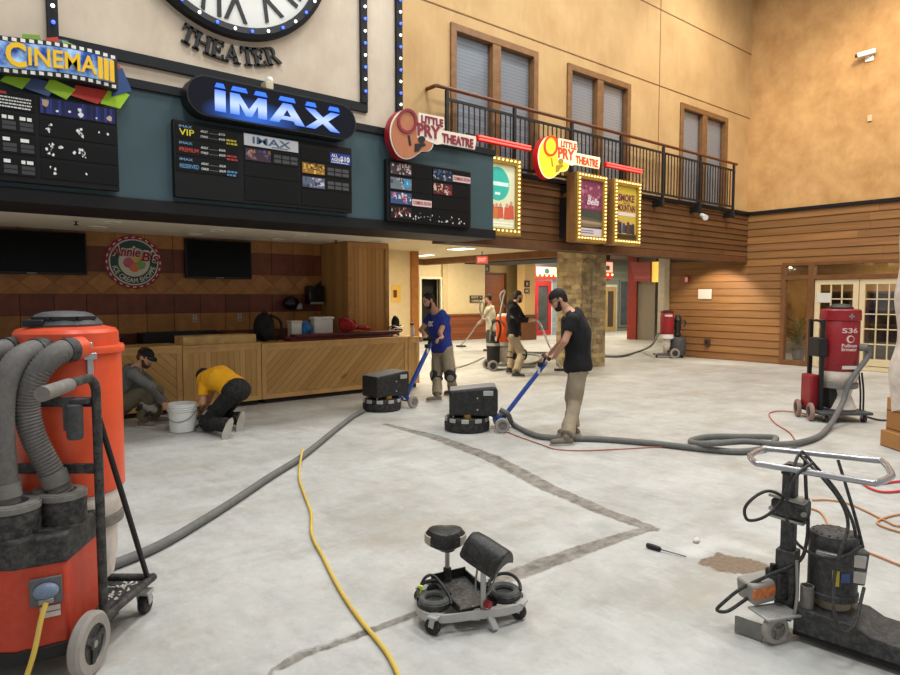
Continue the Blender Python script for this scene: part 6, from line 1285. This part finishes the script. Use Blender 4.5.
lay('power_cord', [(855, 412), (868, 417), (880, 420), (893, 420)], .012, KC, 'black cord running from the red extractor to the wrapped post', 'cord', None, 8)
lay('power_cord', [(484, 357), (476, 361), (466, 365), (455, 368), (446, 368)], .012, mat('pale_grey_cable', sr(150, 146, 136), .5), 'pale grey cord trailing left from the far orange extractor', 'cord', None, 8)
lay('vacuum_hose', [(506, 360), (515, 362), (528, 364), (538, 361), (540, 356), (530, 354), (518, 355), (512, 360), (520, 366), (535, 366)], .03, mat('pale_hose', sr(150, 150, 144), .6, dust=.3), 'pale grey hose coiled behind the feet of the man in the hoodie', 'hose', 'grey vacuum hoses')
# ---------------------------------------------------------------- bucket, hand tool, crumb, wrapped post
bc_ = fl(183, 431); bk_ = thing('bucket', bc_, 'white plastic bucket standing between the two kneeling men', 'bucket')
G().lathe([(.135, 0.002), (.148, .01), (.162, .33), (.166, .33), (.166, .345), (.163, .347), (.155, .345), (.14, .03), (0.003, .03)], bc_, n=40, cap=False).build('bucket_body', WHITE, bk_)
for z in (.255, .28, .305): G().lathe([(.158 + z * .01, z), (.170, z + .003), (.170, z + .009), (.158 + z * .01, z + .012)], bc_, n=40, cap=False).build('rim_rib', WHITE, bk_)
A = [PI + PI * k / 12 for k in range(13)]; G().tube([bc_ + RT * .165 * math.cos(a) - FH * (.03 + .13 * abs(math.sin(a))) + V((0, 0, .25 + .11 * math.sin(a))) for a in A], .005, 6, 3).build('bail_handle', STEEL, bk_)
p0, p1, p2 = fl(647, 545, .018), fl(661, 549.5, .016), fl(686, 556.5, .008); sd_ = thing('screwdriver', (p0 + p2) / 2 - V((0, 0, .012)), 'screwdriver with fat black handle lying on the floor', 'screwdriver')
G().tube([p0, p0.lerp(p1, .3), p0.lerp(p1, .7), p1], lambda t: .015 + .003 * math.sin(PI * t) - .006 * (t > .9), 14).build('handle', BLACK, sd_); G().cyl(p1, p2, .004, .0035, n=8).build('shaft', mat('dark_steel_shaft', sr(80, 80, 82), .4, .6), sd_)
for (x, y, s, lab) in ((697, 540.5, .035, 'white plaster crumb on the floor between screwdriver and bare patch'),):
    c = fl(x, y, .012); gg = G(); gg.ball(c, (s, s * .6, .012)); gg.ball(c + V((.02, .01, .002)), (s * .5, s * .5, .014)); tag(gg.build('plaster_crumb', PAPER, remesh=.006, wrinkle=.008, wf=60), lab, 'debris')
pc_ = fl(913, 452); wp = thing('wrapped_post', pc_, 'square post wrapped in cloudy plastic on a wooden base at the picture edge', 'post')
R3 = Matrix((RT, FH, V((0, 0, 1)))).transposed(); WB = plank('post_base_wood', (0, 0, 1), (1, 0, 0), .2, sr(150, 100, 54), sr(186, 136, 82), knots=1.5)
ps = pc_ + RT * .06 + FH * .12
G().box(ps + V((0, 0, .09)), (.40, .40, .18), R3).build('post_plinth', WB, wp, bevel=.008); G().box(ps + V((0, 0, .36)), (.33, .33, .37), R3).build('post_base', WB, wp, bevel=.006); G().box(ps + V((0, 0, 1.9)), (.18, .18, 2.72), R3).build('post_shaft', WB, wp, bevel=.006)
g = G(); rs_ = []
for i in range(46):
    z = .42 + 2.6 * i / 45; k = .165 + .05 * math.exp(-((z - .75) / .4) ** 2) + .035 * math.exp(-((z - 1.75) / .25) ** 2) - .03 * (z > 2.4) + .012 * math.sin(z * 9)
    rs_.append([ps + RT * (k * math.cos(a) * (1 + .10 * noise.noise(V((math.cos(a) * 2, math.sin(a) * 2, z * 3.2))))) + FH * k * math.sin(a) + V((0, 0, z + .05 * noise.noise(V((math.cos(a), math.sin(a), z * 2))))) for a in [2 * PI * q / 40 for q in range(40)]])
g.rings(rs_, False, False); g.build('plastic_wrap', BAG, wp)
G().box(ps + V((0, 0, .25)), (.02, .02, .02), R3) if False else None
# ================================================================ PEOPLE
SKIN = mat('skin_tone', sr(196, 146, 118), .55, var=.06, ns=20); SKIN2 = mat('skin_tone_tan', sr(180, 128, 100), .55, var=.06, ns=20)
EYEW, EYED, LIP = mat('eye_white', sr(228, 222, 214), .3, var=.02), mat('eye_dark', sr(40, 28, 22), .2), mat('lip_tone', sr(160, 96, 84), .5)
HAIRD = mat('dark_hair', sr(38, 28, 22), .7, var=.3, ns=60, bump=.4, bs=90); HAIRB = mat('brown_beard', sr(66, 44, 30), .8, var=.3, ns=60, bump=.4, bs=90)
KHAKI = mat('khaki_cotton', sr(146, 133, 112), .85, var=.12, ns=9); KHAKI2 = mat('dusty_khaki', sr(158, 140, 110), .85, var=.14, ns=9, dust=.2)
TEEB, TEEK, TEEY = mat('blue_tee', sr(34, 50, 128), .85, var=.1), mat('black_tee', sr(20, 20, 22), .85, var=.15), mat('yellow_tee', sr(236, 168, 24), .8, var=.08)
HOODK, CREAMT, GREYS = mat('black_hoodie_cloth', sr(18, 18, 19), .9), mat('cream_tee', sr(206, 196, 168), .85), mat('grey_sweater', sr(96, 94, 92), .9, var=.12)
JEANK, JEAND, OLIVE = mat('black_trousers_cloth', sr(24, 24, 26), .9, dust=.12), mat('dark_jeans', sr(64, 68, 70), .85, var=.2), mat('olive_trousers', sr(92, 84, 66), .9, var=.12)
SHOE, SHOEK, SOLE = mat('dusty_boot', sr(112, 102, 90), .8, dust=.4), mat('dark_trainer', sr(46, 46, 46), .7, dust=.3), mat('pale_sole', sr(176, 170, 160), .8, dust=.3)
PADK, PADG = mat('black_knee_pad', sr(26, 26, 27), .6), mat('grey_knee_pad', sr(120, 116, 108), .7, dust=.3)
CAPK = mat('black_cap_cloth', sr(22, 22, 24), .85); CAPB = mat('brown_cap_cloth', sr(74, 50, 40), .85)
ZZ = V((0, 0, 1))
def rot3(x, y, z): return Matrix((x, y, z)).transposed()
def torso(g, j, infl=0, t0=0, t1=1, n=22):
    P, C, N = j['pel'], j['chest'], j['neck']; xp = (j['hip_r'] - j['hip_l']).normalized(); xc = (j['sh_r'] - j['sh_l']).normalized(); up = (C - P).normalized()
    bend = j.get('back', V((0, 0, 0)))
    pts = [P - j.get('pelup', up) * .11, P, P.lerp(C, .33) + bend * .8, P.lerp(C, .68) + bend, C + (N - C) * .12, N]
    hw, hd = [.115, .168, .150, .170, .155, .062], [.095, .122, .106, .126, .092, .058]
    rs = []; NS = 18; cur = catmull(pts, NS // 3)
    m = len(cur) - 1
    for i, p in enumerate(cur):
        t = i / m
        if t < t0 - 1e-6 or t > t1 + 1e-6: continue
        q = t * (len(pts) - 1); k = min(int(q), len(pts) - 2); fr = q - k; fr = fr * fr * (3 - 2 * fr)
        w = hw[k] + (hw[k + 1] - hw[k]) * fr + infl; d = hd[k] + (hd[k + 1] - hd[k]) * fr + infl
        tg = (cur[min(i + 1, m)] - cur[max(i - 1, 0)]).normalized(); x = xp.lerp(xc, t).normalized(); x = (x - tg * x.dot(tg)).normalized(); y = tg.cross(x)
        rs.append([p + x * w * math.copysign(abs(math.cos(a)) ** .85, math.cos(a)) + y * d * math.sin(a) for a in [2 * PI * q_ / n for q_ in range(n)]])
    g.rings(rs)
def hand(g, wr, d, pn, curl=.8, s=1.0, thumb=1):
    """wrist, direction of the fingers, palm normal; five bent fingers"""
    d = d.normalized(); pn = (pn - d * pn.dot(d)).normalized(); x = d.cross(pn)
    g.cap(wr - d * .01, wr + d * .03, .026 * s, .03 * s)
    pc = wr + d * .055 * s; g.ball(pc, (.040 * s, .048 * s, .017 * s), rot3(x, d, pn))
    for k, (o, L) in enumerate(((-.030, .070), (-.010, .080), (.011, .074), (.030, .058))):
        p = wr + d * .088 * s + x * o * s; a = curl * .35; L *= s; dd = d; r = .0088 * s
        for q in range(3):
            dd = (dd * math.cos(a) + pn * math.sin(a)).normalized(); e = p + dd * L * (.45, .32, .23)[q]; g.cap(p, e, r, r * .9, 10, 3); p = e; a = curl * .95; pn2 = pn; r *= .92
            dd, pn_ = dd, pn
    p = wr + d * .03 * s - x * .030 * s * thumb; dd = (d * .55 - x * .7 * thumb + pn * .45).normalized()
    for L in (.038, .030): e = p + dd * L * s; g.cap(p, e, .0105 * s, .0095 * s, 10, 3); p = e; dd = (dd * .7 + d * .4 + pn * .4).normalized()
def person(name, label, j, sp):
    base = V((sum(j[k].x for k in ('an_l', 'an_r')) / 2, sum(j[k].y for k in ('an_l', 'an_r')) / 2, 0))
    t = thing(name, base, label, 'person'); vox = sp.get('vox', .009); skin = sp.get('skin', SKIN)
    f = j['face'].normalized(); u = (ZZ - f * f.z).normalized() if 'headup' not in j else (j['headup'] - f * j['headup'].dot(f)).normalized(); r = f.cross(u); c = j['head']; H = rot3(r, f, u)
    for k, a in (('el', 'wr'),): pass
    g = G(); torso(g, j)
    for s in 'lr':
        g.cap(j['neck'].lerp(j['chest'], .25), j['chest'].lerp(j['sh_' + s], .8), .045, .055); g.cap(j['chest'].lerp(j['sh_' + s], .75), j['sh_' + s], .065, .06); g.cap(j['sh_' + s], j['el_' + s], .052, .041); g.cap(j['el_' + s], j['wr_' + s], .042, .027)
        hd = j.get('hd_' + s, (j['wr_' + s] - j['el_' + s]).normalized()); pn = j.get('pn_' + s, -ZZ); hand(g, j['wr_' + s], hd, pn, j.get('curl', .9), 1.0, 1 if s == 'l' else -1)
        g.cap(j['hip_' + s], j['kn_' + s], .085, .056); g.cap(j['kn_' + s], j['an_' + s], .056, .036)
        td = j['toe_' + s].normalized(); fu = j.get('fu_' + s, ZZ); g.cap(j['an_' + s] - fu * .045, j['an_' + s] - fu * .05 + td * .14, .034, .024)
    g.cap(j['neck'] - u * .02, c - u * .07 - f * .025, .056, .054)
    at = lambda x, y, z: c + r * x + f * y + u * z
    g.ball(at(0, -.012, .022), (.074, .094, .088), H); g.ball(at(0, .018, -.03), (.062, .072, .085), H); g.ball(at(0, .042, -.092), (.037, .036, .030), H); g.ball(at(0, .068, .022), (.05, .022, .014), H)
    g.cap(at(0, .084, .005), at(0, .104, -.034), .008, .013); g.ball(at(0, .078, -.062), (.026, .014, .016), H)
    for s in (-1, 1): g.ball(at(s * .074, -.008, -.012), (.010, .02, .032), H); g.ball(at(s * .035, .062, -.028), (.022, .02, .022), H)
    body = g.build('body', skin, t, remesh=vox)
    for s in (-1, 1):
        e = G().ball(at(s * .031, .080, .0), (.0125, .008, .007), H).build('eye', EYEW, t); G().ball(at(s * .031, .087, .0), (.006, .004, .006), H).build('pupil', EYED, e)
        G().tube([at(s * .014, .091, .02), at(s * .032, .089, .026), at(s * .05, .078, .02)], .005, 6).build('eyebrow', sp.get('hairm', HAIRD), t)
    G().ball(at(0, .089, -.063), (.021, .007, .006), H).build('lips', LIP, t)
    hm = sp.get('hairm', HAIRD)
    if sp.get('hair', True):
        g = G(); g.ball(at(0, -.024, .032), (.081, .098, .088), H); g.ball(at(0, -.06, -.02), (.066, .055, .075), H); g.build('hair', hm, t, remesh=.01, wrinkle=.006, wf=40)
    if sp.get('beard'):
        g = G(); g.ball(at(0, .040, -.098), (.050, .05, .042), H); [g.cap(at(s * .064, .02, -.035), at(s * .045, .045, -.09), .017, .026) for s in (-1, 1)]; g.cap(at(-.03, .09, -.048), at(.03, .09, -.048), .007, .007); g.build('beard', sp['beard'], t, remesh=.009, wrinkle=.005, wf=60)
    if sp.get('cap'):
        g = G(); back = sp.get('capback', 1); rs = []
        for i in range(9):
            a = PI / 2 * i / 8.3; rs.append([at(.086 * math.cos(a) * math.cos(q), -.012 + .106 * math.cos(a) * math.sin(q), .035 + .082 * math.sin(a)) for q in [2 * PI * k / 26 for k in range(26)]])
        g.rings(rs); cp = g.build('cap', sp['cap'], t)
        g = G(); sgn = -1 if back else 1; n = 12
        top = [at(.072 * math.cos(q), -.012 + sgn * (.08 + .085 * math.sin(q)), .03 - (.055 if back else .012) * math.sin(q)) for q in [PI * k / n for k in range(n + 1)]]
        lo = [p - u * .010 for p in top]; A = [g.v(p) for p in top]; B = [g.v(p) for p in lo]; g.f(A); g.f(B[::-1])
        for k in range(n + 1): q = (k + 1) % (n + 1); g.f([A[k], B[k], B[q], A[q]])
        g.build('cap_brim', sp.get('brim', sp['cap']), cp)
    if sp.get('glasses'):
        g = G()
        for s in (-1, 1): g.tube([at(s * .033 + .024 * math.cos(q), .098 - .01 * abs(math.cos(q)), .0 + .016 * math.sin(q)) for q in [2 * PI * k / 10 for k in range(10)]], .0028, 6, 2, True); g.tube([at(s * .057, .09, .004), at(s * .075, .06, .006), at(s * .08, .0, .004)], .0028, 6, 3)
        g.tube([at(-.01, .1, .004), at(0, .102, .006), at(.01, .1, .004)], .0028, 6, 3); g.build('glasses', BLACK, t)
    # clothes
    g = G(); torso(g, j, sp.get('infl', .03), sp.get('hem', .16), .90); sl = sp.get('sleeve', .55)
    for s in 'lr':
        S, E, W_k = j['sh_' + s], j['el_' + s], j['wr_' + s]; g.cap(j['neck'].lerp(j['chest'], .34), j['chest'].lerp(S, .85), .056, .068); g.cap(j['chest'].lerp(S, .6), S, .08, .074)
        if sl <= 1: g.cyl(S, S.lerp(E, sl), .072, .068); 
        else: g.cap(S, E, .072, .058); g.cyl(E, E.lerp(W_k, min(.98, sl - 1)), .058, .044); g.cap(E, E.lerp(W_k, .3), .058, .054)
    if sp.get('hood'): g.torus(j['neck'] - f * .035 - u * .01, (u + f * .5).normalized(), .075, .038, 20, 10); g.cap(j['neck'] - f * .12 - u * .08, j['neck'] - f * .1 - u * .02, .06, .06)
    top = g.build(sp.get('topname', 'shirt'), sp['top'], t, remesh=vox * 1.25, wrinkle=.012, wf=10)
    if sp.get('collar'): G().torus(j['neck'] - u * .005, (j['neck'] - j['chest']).normalized(), .064, .012, 24, 8).build('collar', sp['top'], top)
    if sp.get('under'): g = G(); torso(g, j, .023, .12, .17); g.build('under_shirt', sp['under'], t, remesh=vox * 1.3)
    g = G(); torso(g, j, .024, 0, sp.get('waist', .24)); g.ball(j['pel'], sp.get('seatr', (.155, .135, .13)))
    for s in 'lr':
        A, K_, N_ = j['hip_' + s], j['kn_' + s], j['an_' + s]; g.cap(A, K_, .118, .088); g.cap(K_, K_.lerp(N_, .5), .088, .08); g.cyl(K_.lerp(N_, .45), K_.lerp(N_, .95), .078, .082)
    g.build('trousers', sp['bottom'], t, remesh=vox * 1.3, wrinkle=.016, wf=9)
    for s in 'lr':
        td = j['toe_' + s].normalized(); fu = j.get('fu_' + s, ZZ); A = j['an_' + s]; lat = td.cross(fu)
        g = G(); g.cap(A - fu * .005, A - fu * .04, .046, .044); g.cap(A - fu * .045 - td * .045, A - fu * .048 + td * .10, .040, .038); g.ball(A - fu * .05 + td * .13, (.042, .055, .034), rot3(lat, td, fu)); sh = g.build('shoe', sp.get('shoe', SHOE), t, remesh=.009)
        g = G(); R4 = rot3(lat, td, fu); rs = [[A - fu * zz + td * (.045 + .145 * math.cos(q)) + lat * (.043 + .004 * math.cos(q)) * math.sin(q) for q in [2 * PI * k / 24 for k in range(24)]] for zz in (.089, .068)]; g.rings(rs); g.build('sole', sp.get('sole', SOLE), sh)
    for s in sp.get('pads', ''):
        K_, A, N_ = j['kn_' + s], j['hip_' + s], j['an_' + s]; fwd = ((K_ - A).normalized() - (N_ - K_).normalized()); fwd = fwd if fwd.length > .35 and fwd.normalized().dot(j['toe_' + s].normalized()) > .3 else (j['toe_' + s]).copy(); ax = (A - N_).normalized(); fwd = (fwd - ax * fwd.dot(ax)).normalized(); lat = fwd.cross(ax); K_ = K_ + j.get('padoff', V((0, 0, 0)))
        g = G(); g.ball(K_ + fwd * .05, (.094, .06, .13), rot3(lat, fwd, ax)); kp = g.build('knee_pad', sp.get('padm', PADK), t)
        G().ball(K_ + fwd * .085, (.06, .036, .075), rot3(lat, fwd, ax)).build('pad_cap', PADG, kp)
        for o in (-.06, .06): G().torus(K_ + ax * o, ax, .092, .01, 24, 8, 1.6).build('pad_strap', PADK, kp)
    return t, at, top
def joints(D, **kw):
    j = {}
    for k, v in kw.items():
        if isinstance(v, V): j[k] = v
        elif isinstance(v, tuple) and len(v) == 3: j[k] = pD(v[0], v[1], D + v[2])
        else: j[k] = v
    return j
def dirv(a, b, c): return (RT * a + FH * b + ZZ * c).normalized()
def mid(a, b): return (a + b) / 2
# --- man in black tee pushing the near grinder
T1 = frameT(g1c, RT); hbn, hbf = T1 @ V((.97, -.19, .88)), T1 @ V((.97, .19, .88)); fN, fR = fl(566, 445), fl(573, 435); D = depth(fl(570, 436))
j = joints(D, pel=(578, 366, 0), chest=(573, 319, 0), neck=(566.5, 309, 0), head=(557.5, 299, 0), sh_l=(573, 320, -.19), sh_r=(570, 319, .19), el_l=(565, 341, -.22), el_r=(562, 341, .22), hip_l=(578, 368, -.09), hip_r=(578, 368, .09), kn_l=(575, 402, -.09), kn_r=(572, 399, .1),
    an_l=fN + ZZ * .09, an_r=fR + ZZ * .09, toe_l=dirv(-1, -.15, 0), toe_r=dirv(-1, .1, 0), face=dirv(-.86, -.12, -.5), wr_l=hbn + RT * .075 + ZZ * .045, wr_r=hbf + RT * .075 + ZZ * .045, hd_l=dirv(-.9, 0, -.35), hd_r=dirv(-.9, 0, -.35), pn_l=dirv(-.3, 0, -1), pn_r=dirv(-.3, 0, -1), curl=1.15, back=RT * .02)
person('person', 'man in black tee and backward cap bending to push the near floor grinder', j, dict(top=TEEK, bottom=KHAKI, cap=CAPK, brim=mat('khaki_brim', sr(120, 108, 92), .8), beard=HAIRD, glasses=True, shoe=SHOE, vox=.008, hem=.10, infl=.045))
# --- man in blue tee at the counter grinder
d2_ = RT * math.cos(ang) + FH * math.sin(ang); T2 = frameT(g2c, d2_); ha, hb_ = T2 @ V((.93, -.19, .98)), T2 @ V((.93, .19, .98)); fa_, fb_ = fl(437, 401), fl(453, 394); D = depth(fl(442, 398))
j = joints(D, pel=(442, 348, 0), chest=(438, 317, -.05), neck=(434, 310, -.07), head=(428, 300, -.12), sh_r=(431, 316, .10), sh_l=(446, 318, -.14), el_r=(421, 330, .1), el_l=(440, 333, -.25), hip_r=(438, 349, .07), hip_l=(447, 350, -.07), kn_r=(437, 375, -.02), kn_l=(450, 374, -.12),
    an_r=fa_ + ZZ * .09, an_l=fb_ + ZZ * .09, toe_r=dirv(-.9, -.45, 0), toe_l=dirv(-.8, -.6, 0), face=dirv(-.62, -.55, -.5), wr_l=ha + d2_ * .07 + ZZ * .04, wr_r=hb_ + d2_ * .07 + ZZ * .04, hd_l=-d2_ - ZZ * .35, hd_r=-d2_ - ZZ * .35, pn_l=-ZZ - d2_ * .3, pn_r=-ZZ - d2_ * .3, curl=1.15)
_, at, top = person('person', 'bearded man in blue tee and grey knee pads leaning over the counter grinder', j, dict(top=TEEB, bottom=KHAKI, beard=HAIRD, pads='lr', padm=PADK, shoe=SHOE, hem=.10, vox=.009))
fw_ = dirv(-.85, -.5, 0); rx_ = dirv(.5, -.85, 0); cc = mid(j['chest'], j['pel']) ; 
g = G(); g.text('QBC', j['chest'].lerp(j['pel'], .28) + fw_ * .155 , rx_, ZZ, .075, .006, .16, 'CENTER', .03, .3); g.build('shirt_lettering', WHITE, top, smooth=0)
# --- man in black hoodie walking with a vacuum wand
fA, fB = fl(516, 377), fl(510, 374); D = depth(fl(513, 374))
j = joints(D, pel=(514, 336, 0), chest=(514, 309, 0), neck=(515, 303, 0), head=(518.5, 296, 0), sh_r=(511, 310, -.18), sh_l=(518, 310, .17), el_r=(519, 320, -.24), el_l=(524, 320, .22), hip_r=(513, 337, -.09), hip_l=(515, 337, .09), kn_r=(522, 354, -.1), kn_l=(511.5, 355, .1), an_r=fA + ZZ * .09, an_l=fB + ZZ * .10, toe_r=dirv(1, -.2, 0), toe_l=dirv(1, -.1, -.1), face=dirv(.95, .15, -.15),
    wr_r=(528, 321, -.1), wr_l=(530, 319, .1), hd_r=dirv(1, .1, 0), hd_l=dirv(1, -.1, 0), pn_r=dirv(0, .3, -1), pn_l=dirv(0, -.3, -1), curl=1.1)
t3, at3, top3 = person('person', 'man in black hooded sweater walking right with a vacuum wand', j, dict(top=HOODK, topname='hooded_sweater', bottom=KHAKI2, beard=HAIRB, sleeve=1.92, hood=True, hem=.14, under=mat('yellow_hem', sr(222, 176, 40), .8), pads='lr', shoe=SHOEK, vox=.011))
wz = [j['wr_r'] + RT * .08 + ZZ * .02, pD(536, 320.5, D), pD(540, 324, D), pD(549, 345, D - .2), pD(557, 361, D - .35)]; e = fl(561, 371); wz.append(e + ZZ * .05)
wd3 = thing('vacuum_wand', e, 'bent pale metal vacuum wand held by the man in the hoodie', 'vacuum wand'); G().tube([wz[0] - RT * .04 + FH * .3] + wz, .022, 10).build('wand_tube', mat('pale_wand_metal', sr(190, 188, 180), .35, .4), wd3); G().box(e + ZZ * .03, (.30, .08, .05), R3).build('floor_head', BLKDUST, wd3, bevel=.01)
tag(G().tube([wz[0] - RT * .04 + FH * .3, pD(523, 319, D + .55), pD(512, 311, D + .5), pD(502, 303, D + .35), pD(501, 294, D + .3), pD(505, 291, D + .3), pD(503, 300, D + .3), pD(500, 318, D + .3), v3 + RT * .3 + FH * .25 + ZZ * 1.0, v3 + RT * .3 + FH * .22 + ZZ * .9], .021, 10, 6).build('vacuum_hose', mat('pale_hose_far', sr(140, 138, 130), .6)), 'pale hose arching over the shoulder of the man in the hoodie', 'hose', 'grey vacuum hoses')
gB = G(); gB.text('TRADES', mid(j['chest'], j['pel']) + V((0, 0, .1)) - FH * .215, RT, ZZ, .05, .006, .2, 'CENTER', .03); gB.build('back_lettering', PAPER, top3, smooth=0)
# --- far man in cream tee with a floor wand
fA, fB = fl(489, 351.5), fl(493, 350.5); D = depth(fl(491, 351))
j = joints(D, pel=(491, 330, 0), chest=(490, 309, 0), neck=(489.5, 304, 0), head=(488, 298, 0), sh_l=(487.5, 310, -.17), sh_r=(492, 310, .17), el_l=(483, 318, -.22), el_r=(484, 318, .15), hip_l=(490, 331, -.09), hip_r=(492, 331, .09), kn_l=(489, 341, -.09), kn_r=(492, 341, .09), an_l=fA + ZZ * .09, an_r=fB + ZZ * .09, toe_l=dirv(-1, .2, 0), toe_r=dirv(-1, .3, 0), face=dirv(-.9, .35, -.15), wr_l=(481, 323, -.08), wr_r=(480.5, 321, .1), hd_l=dirv(-.8, .1, -.4), hd_r=dirv(-.8, 0, -.4), pn_l=dirv(-.2, .2, -1), pn_r=dirv(-.2, -.2, -1), curl=1.1)
person('person', 'distant man in cream tee and brown cap facing left with a wand', j, dict(top=CREAMT, bottom=JEAND, cap=CAPB, capback=0, shoe=SHOEK, vox=.014, hem=.10))
e = fl(461, 347); wd4 = thing('vacuum_wand', e, 'long dark vacuum wand held by the distant man in cream', 'vacuum wand'); G().tube([j['wr_l'] + RT * .1 + ZZ * .05, j['wr_l'] - RT * .08, pD(470, 335, D - .1), e + ZZ * .06], .02, 8).build('wand_tube', STEEL, wd4); G().box(e + ZZ * .03, (.32, .1, .05), R3).build('floor_head', BLACK, wd4, bevel=.01)
tag(G().tube([j['wr_l'] + RT * .1 + ZZ * .05, pD(480, 310, D - .3), pD(481, 302, D - .3), pD(484, 304, D - .3), pD(483, 318, D - .6), v3 + RT * -.02 + ZZ * 1.1, v3 + RT * -.02 + ZZ * .66], .025, 8, 6).build('vacuum_hose', bpy.data.materials['pale_hose_far']), 'pale hose loop between the distant man and the black canister', 'hose', 'grey vacuum hoses')
# --- crouching man in grey sweater
fA, fB = fl(143, 427), fl(156, 422.5); D = depth(fl(143, 427))
j = joints(D, pel=(122, 402, .04), chest=(133, 373, 0), neck=(139, 365, 0), head=(146, 357, 0), sh_r=(132, 374, -.17), sh_l=(139, 373, .17), el_r=(150, 386, -.20), el_l=(158, 390, .22), hip_r=(123, 404, -.08), hip_l=(124, 403, .12), kn_r=(151, 388, -.12), kn_l=(157, 391, .18), an_r=fA + ZZ * .09, an_l=fB + ZZ * .09, toe_r=dirv(1, -.25, 0), toe_l=dirv(1, .1, 0), face=dirv(.86, -.22, -.42), wr_r=(163, 404, .02), wr_l=(166, 406, .18), hd_r=dirv(.6, .2, -.7), hd_l=dirv(.6, 0, -.7), pn_r=dirv(-.3, .5, -.5), pn_l=dirv(-.3, -.5, -.5), curl=.8, back=-RT * .05 + ZZ * .02, pelup=dirv(.5, 0, .85), padoff=(fA + ZZ * .09 - pD(151, 388, D - .12)) * .62)
person('person', 'man in grey sweater and black cap crouching by the counter base', j, dict(top=GREYS, topname='sweater', bottom=OLIVE, cap=CAPK, capback=0, beard=HAIRB, hairm=mat('reddish_hair', sr(92, 52, 30), .8), sleeve=1.85, hem=.16, pads='r', padm=PADG, shoe=SHOE, vox=.009))
kc = j['kn_r'].lerp(j['an_r'], .72) + RT * .0; 
# --- kneeling man in yellow tee
D = depth(fl(222, 433)); fw6 = dirv(-.8, .6, 0)
knl, knr = fl(205, 431) + ZZ * .085, fl(215, 424) + ZZ * .085
j = joints(D, pel=(236, 390, .12), chest=(210, 379, .36), neck=(205, 379, .42), head=(203, 378, .54), sh_l=(204, 385, .22), sh_r=(216, 378, .5), el_l=(203, 403, .16), el_r=(209, 400, .55), hip_l=(233, 393, .06), hip_r=(241, 391, .2), kn_l=knl, kn_r=knr, face=dirv(-.5, .4, -.75), headup=dirv(-.5, .5, .6), an_l=fl(229, 438) + ZZ * .155, an_r=fl(240, 430) + ZZ * .15, toe_l=dirv(-.35, -.1, -.9), toe_r=dirv(-.2, -.1, -.9), fu_l=dirv(-.38, .92, 0), fu_r=dirv(-.5, .8, 0), wr_l=fl(199, 423) + ZZ * .07, wr_r=fl(203, 416) + ZZ * .07, hd_l=dirv(-.8, .3, -.5), hd_r=dirv(-.8, .3, -.5), pn_l=dirv(0, 0, -1), pn_r=dirv(0, 0, -1), curl=.3, back=ZZ * .05, pelup=dirv(-.3, .2, .4))
person('person', 'kneeling man in yellow tee bent low to the floor beside the bucket', j, dict(top=TEEY, bottom=JEANK, hair=True, hem=.25, waist=.27, seatr=(.17, .17, .15), sleeve=.6, shoe=SHOE, sole=SOLE, vox=.009, pads='l', padm=PADG))
# ================================================================ LIGHT AND CAMERA
def area(loc, tgt, size, power, col=(1, 1, 1), sy=None, spread=PI):
    l = bpy.data.lights.new('lamp', 'AREA'); l.energy = power; l.color = col; l.size = size; l.spread = spread
    if sy: l.shape = 'RECTANGLE'; l.size_y = sy
    o = bpy.data.objects.new('ceiling_lamp', l); COL.objects.link(o); o.location = loc
    o.rotation_euler = (V(tgt) - V(loc)).to_track_quat('-Z', 'Y').to_euler(); return o
def spot(loc, tgt, power, ang=70, col=(1, .85, .62), blend=.6, r=.06):
    l = bpy.data.lights.new('spot_lamp', 'SPOT'); l.energy = power; l.color = col; l.spot_size = math.radians(ang); l.spot_blend = blend; l.shadow_soft_size = r
    o = bpy.data.objects.new('spot_lamp', l); COL.objects.link(o); o.location = loc
    o.rotation_euler = (V(tgt) - V(loc)).to_track_quat('-Z', 'Y').to_euler(); return o
W = bpy.data.worlds.new('World'); SC.world = W; W.use_nodes = True
bg = W.node_tree.nodes['Background']; bg.inputs[0].default_value = (1.0, .99, .97, 1); bg.inputs[1].default_value = .40
COOL, NEU, WARM = (.97, 1, .99), (1, .95, .85), (1, .86, .66)
for x in (1.5, 5.5, 9.5):
    for y in (0.8, 5.2): area((x, y, 8.8), (x, y, 0), 1.2, 182, COOL if x < 8 else NEU)
area((13.3, 3.5, 8.8), (13.3, 3.5, 0), 1.2, 130, WARM)
area((13.0, 6.2, 8.8), (13.6, 6.2, 0), 1.0, 70, NEU)
spot((12.4, 3.2, 8.6), (16.05, 4.4, 5.2), 620, 75, WARM)
spot((12.2, 4.6, 8.6), (13.5, 7.87, 5.5), 260, 80, (1, .95, .88))
for (x, y) in ((8.4, 10.5), (10.2, 13.5), (9.6, 17.4), (14.5, 16.5), (13.5, 14.0), (17.5, 13.0), (22, 15.5), (19.5, 17.2), (25, 16)): area((x, y, 2.66 if x < 11.7 and y < 15.5 else 3.2), (x, y, 0), .9, 105, (1, .9, .7))
area((13.5, 9.2, 2.45), (13.5, 9.2, 0), .4, 25, WARM)
spot((15.0, 8.35, 2.42), (16.05, 8.5, 1.0), 110, 100, WARM, .4)
area((XR + 1.6, 5.2, 2.75), (XR + 1.6, 5.2, 0), .8, 70, WARM)
cam = bpy.data.cameras.new('Camera'); co = bpy.data.objects.new('Camera', cam); COL.objects.link(co); SC.camera = co
cam.sensor_width = 36; cam.lens = F / 900 * 36; cam.clip_start = .05; cam.clip_end = 100
co.location = CAM; co.rotation_euler = Matrix((RT, UP, -FW)).transposed().to_euler()
SC.view_settings.view_transform = 'Standard'; SC.view_settings.look = 'None'; SC.view_settings.gamma = 1; SC.view_settings.exposure = 0.08; SC.view_settings.use_curve_mapping = False
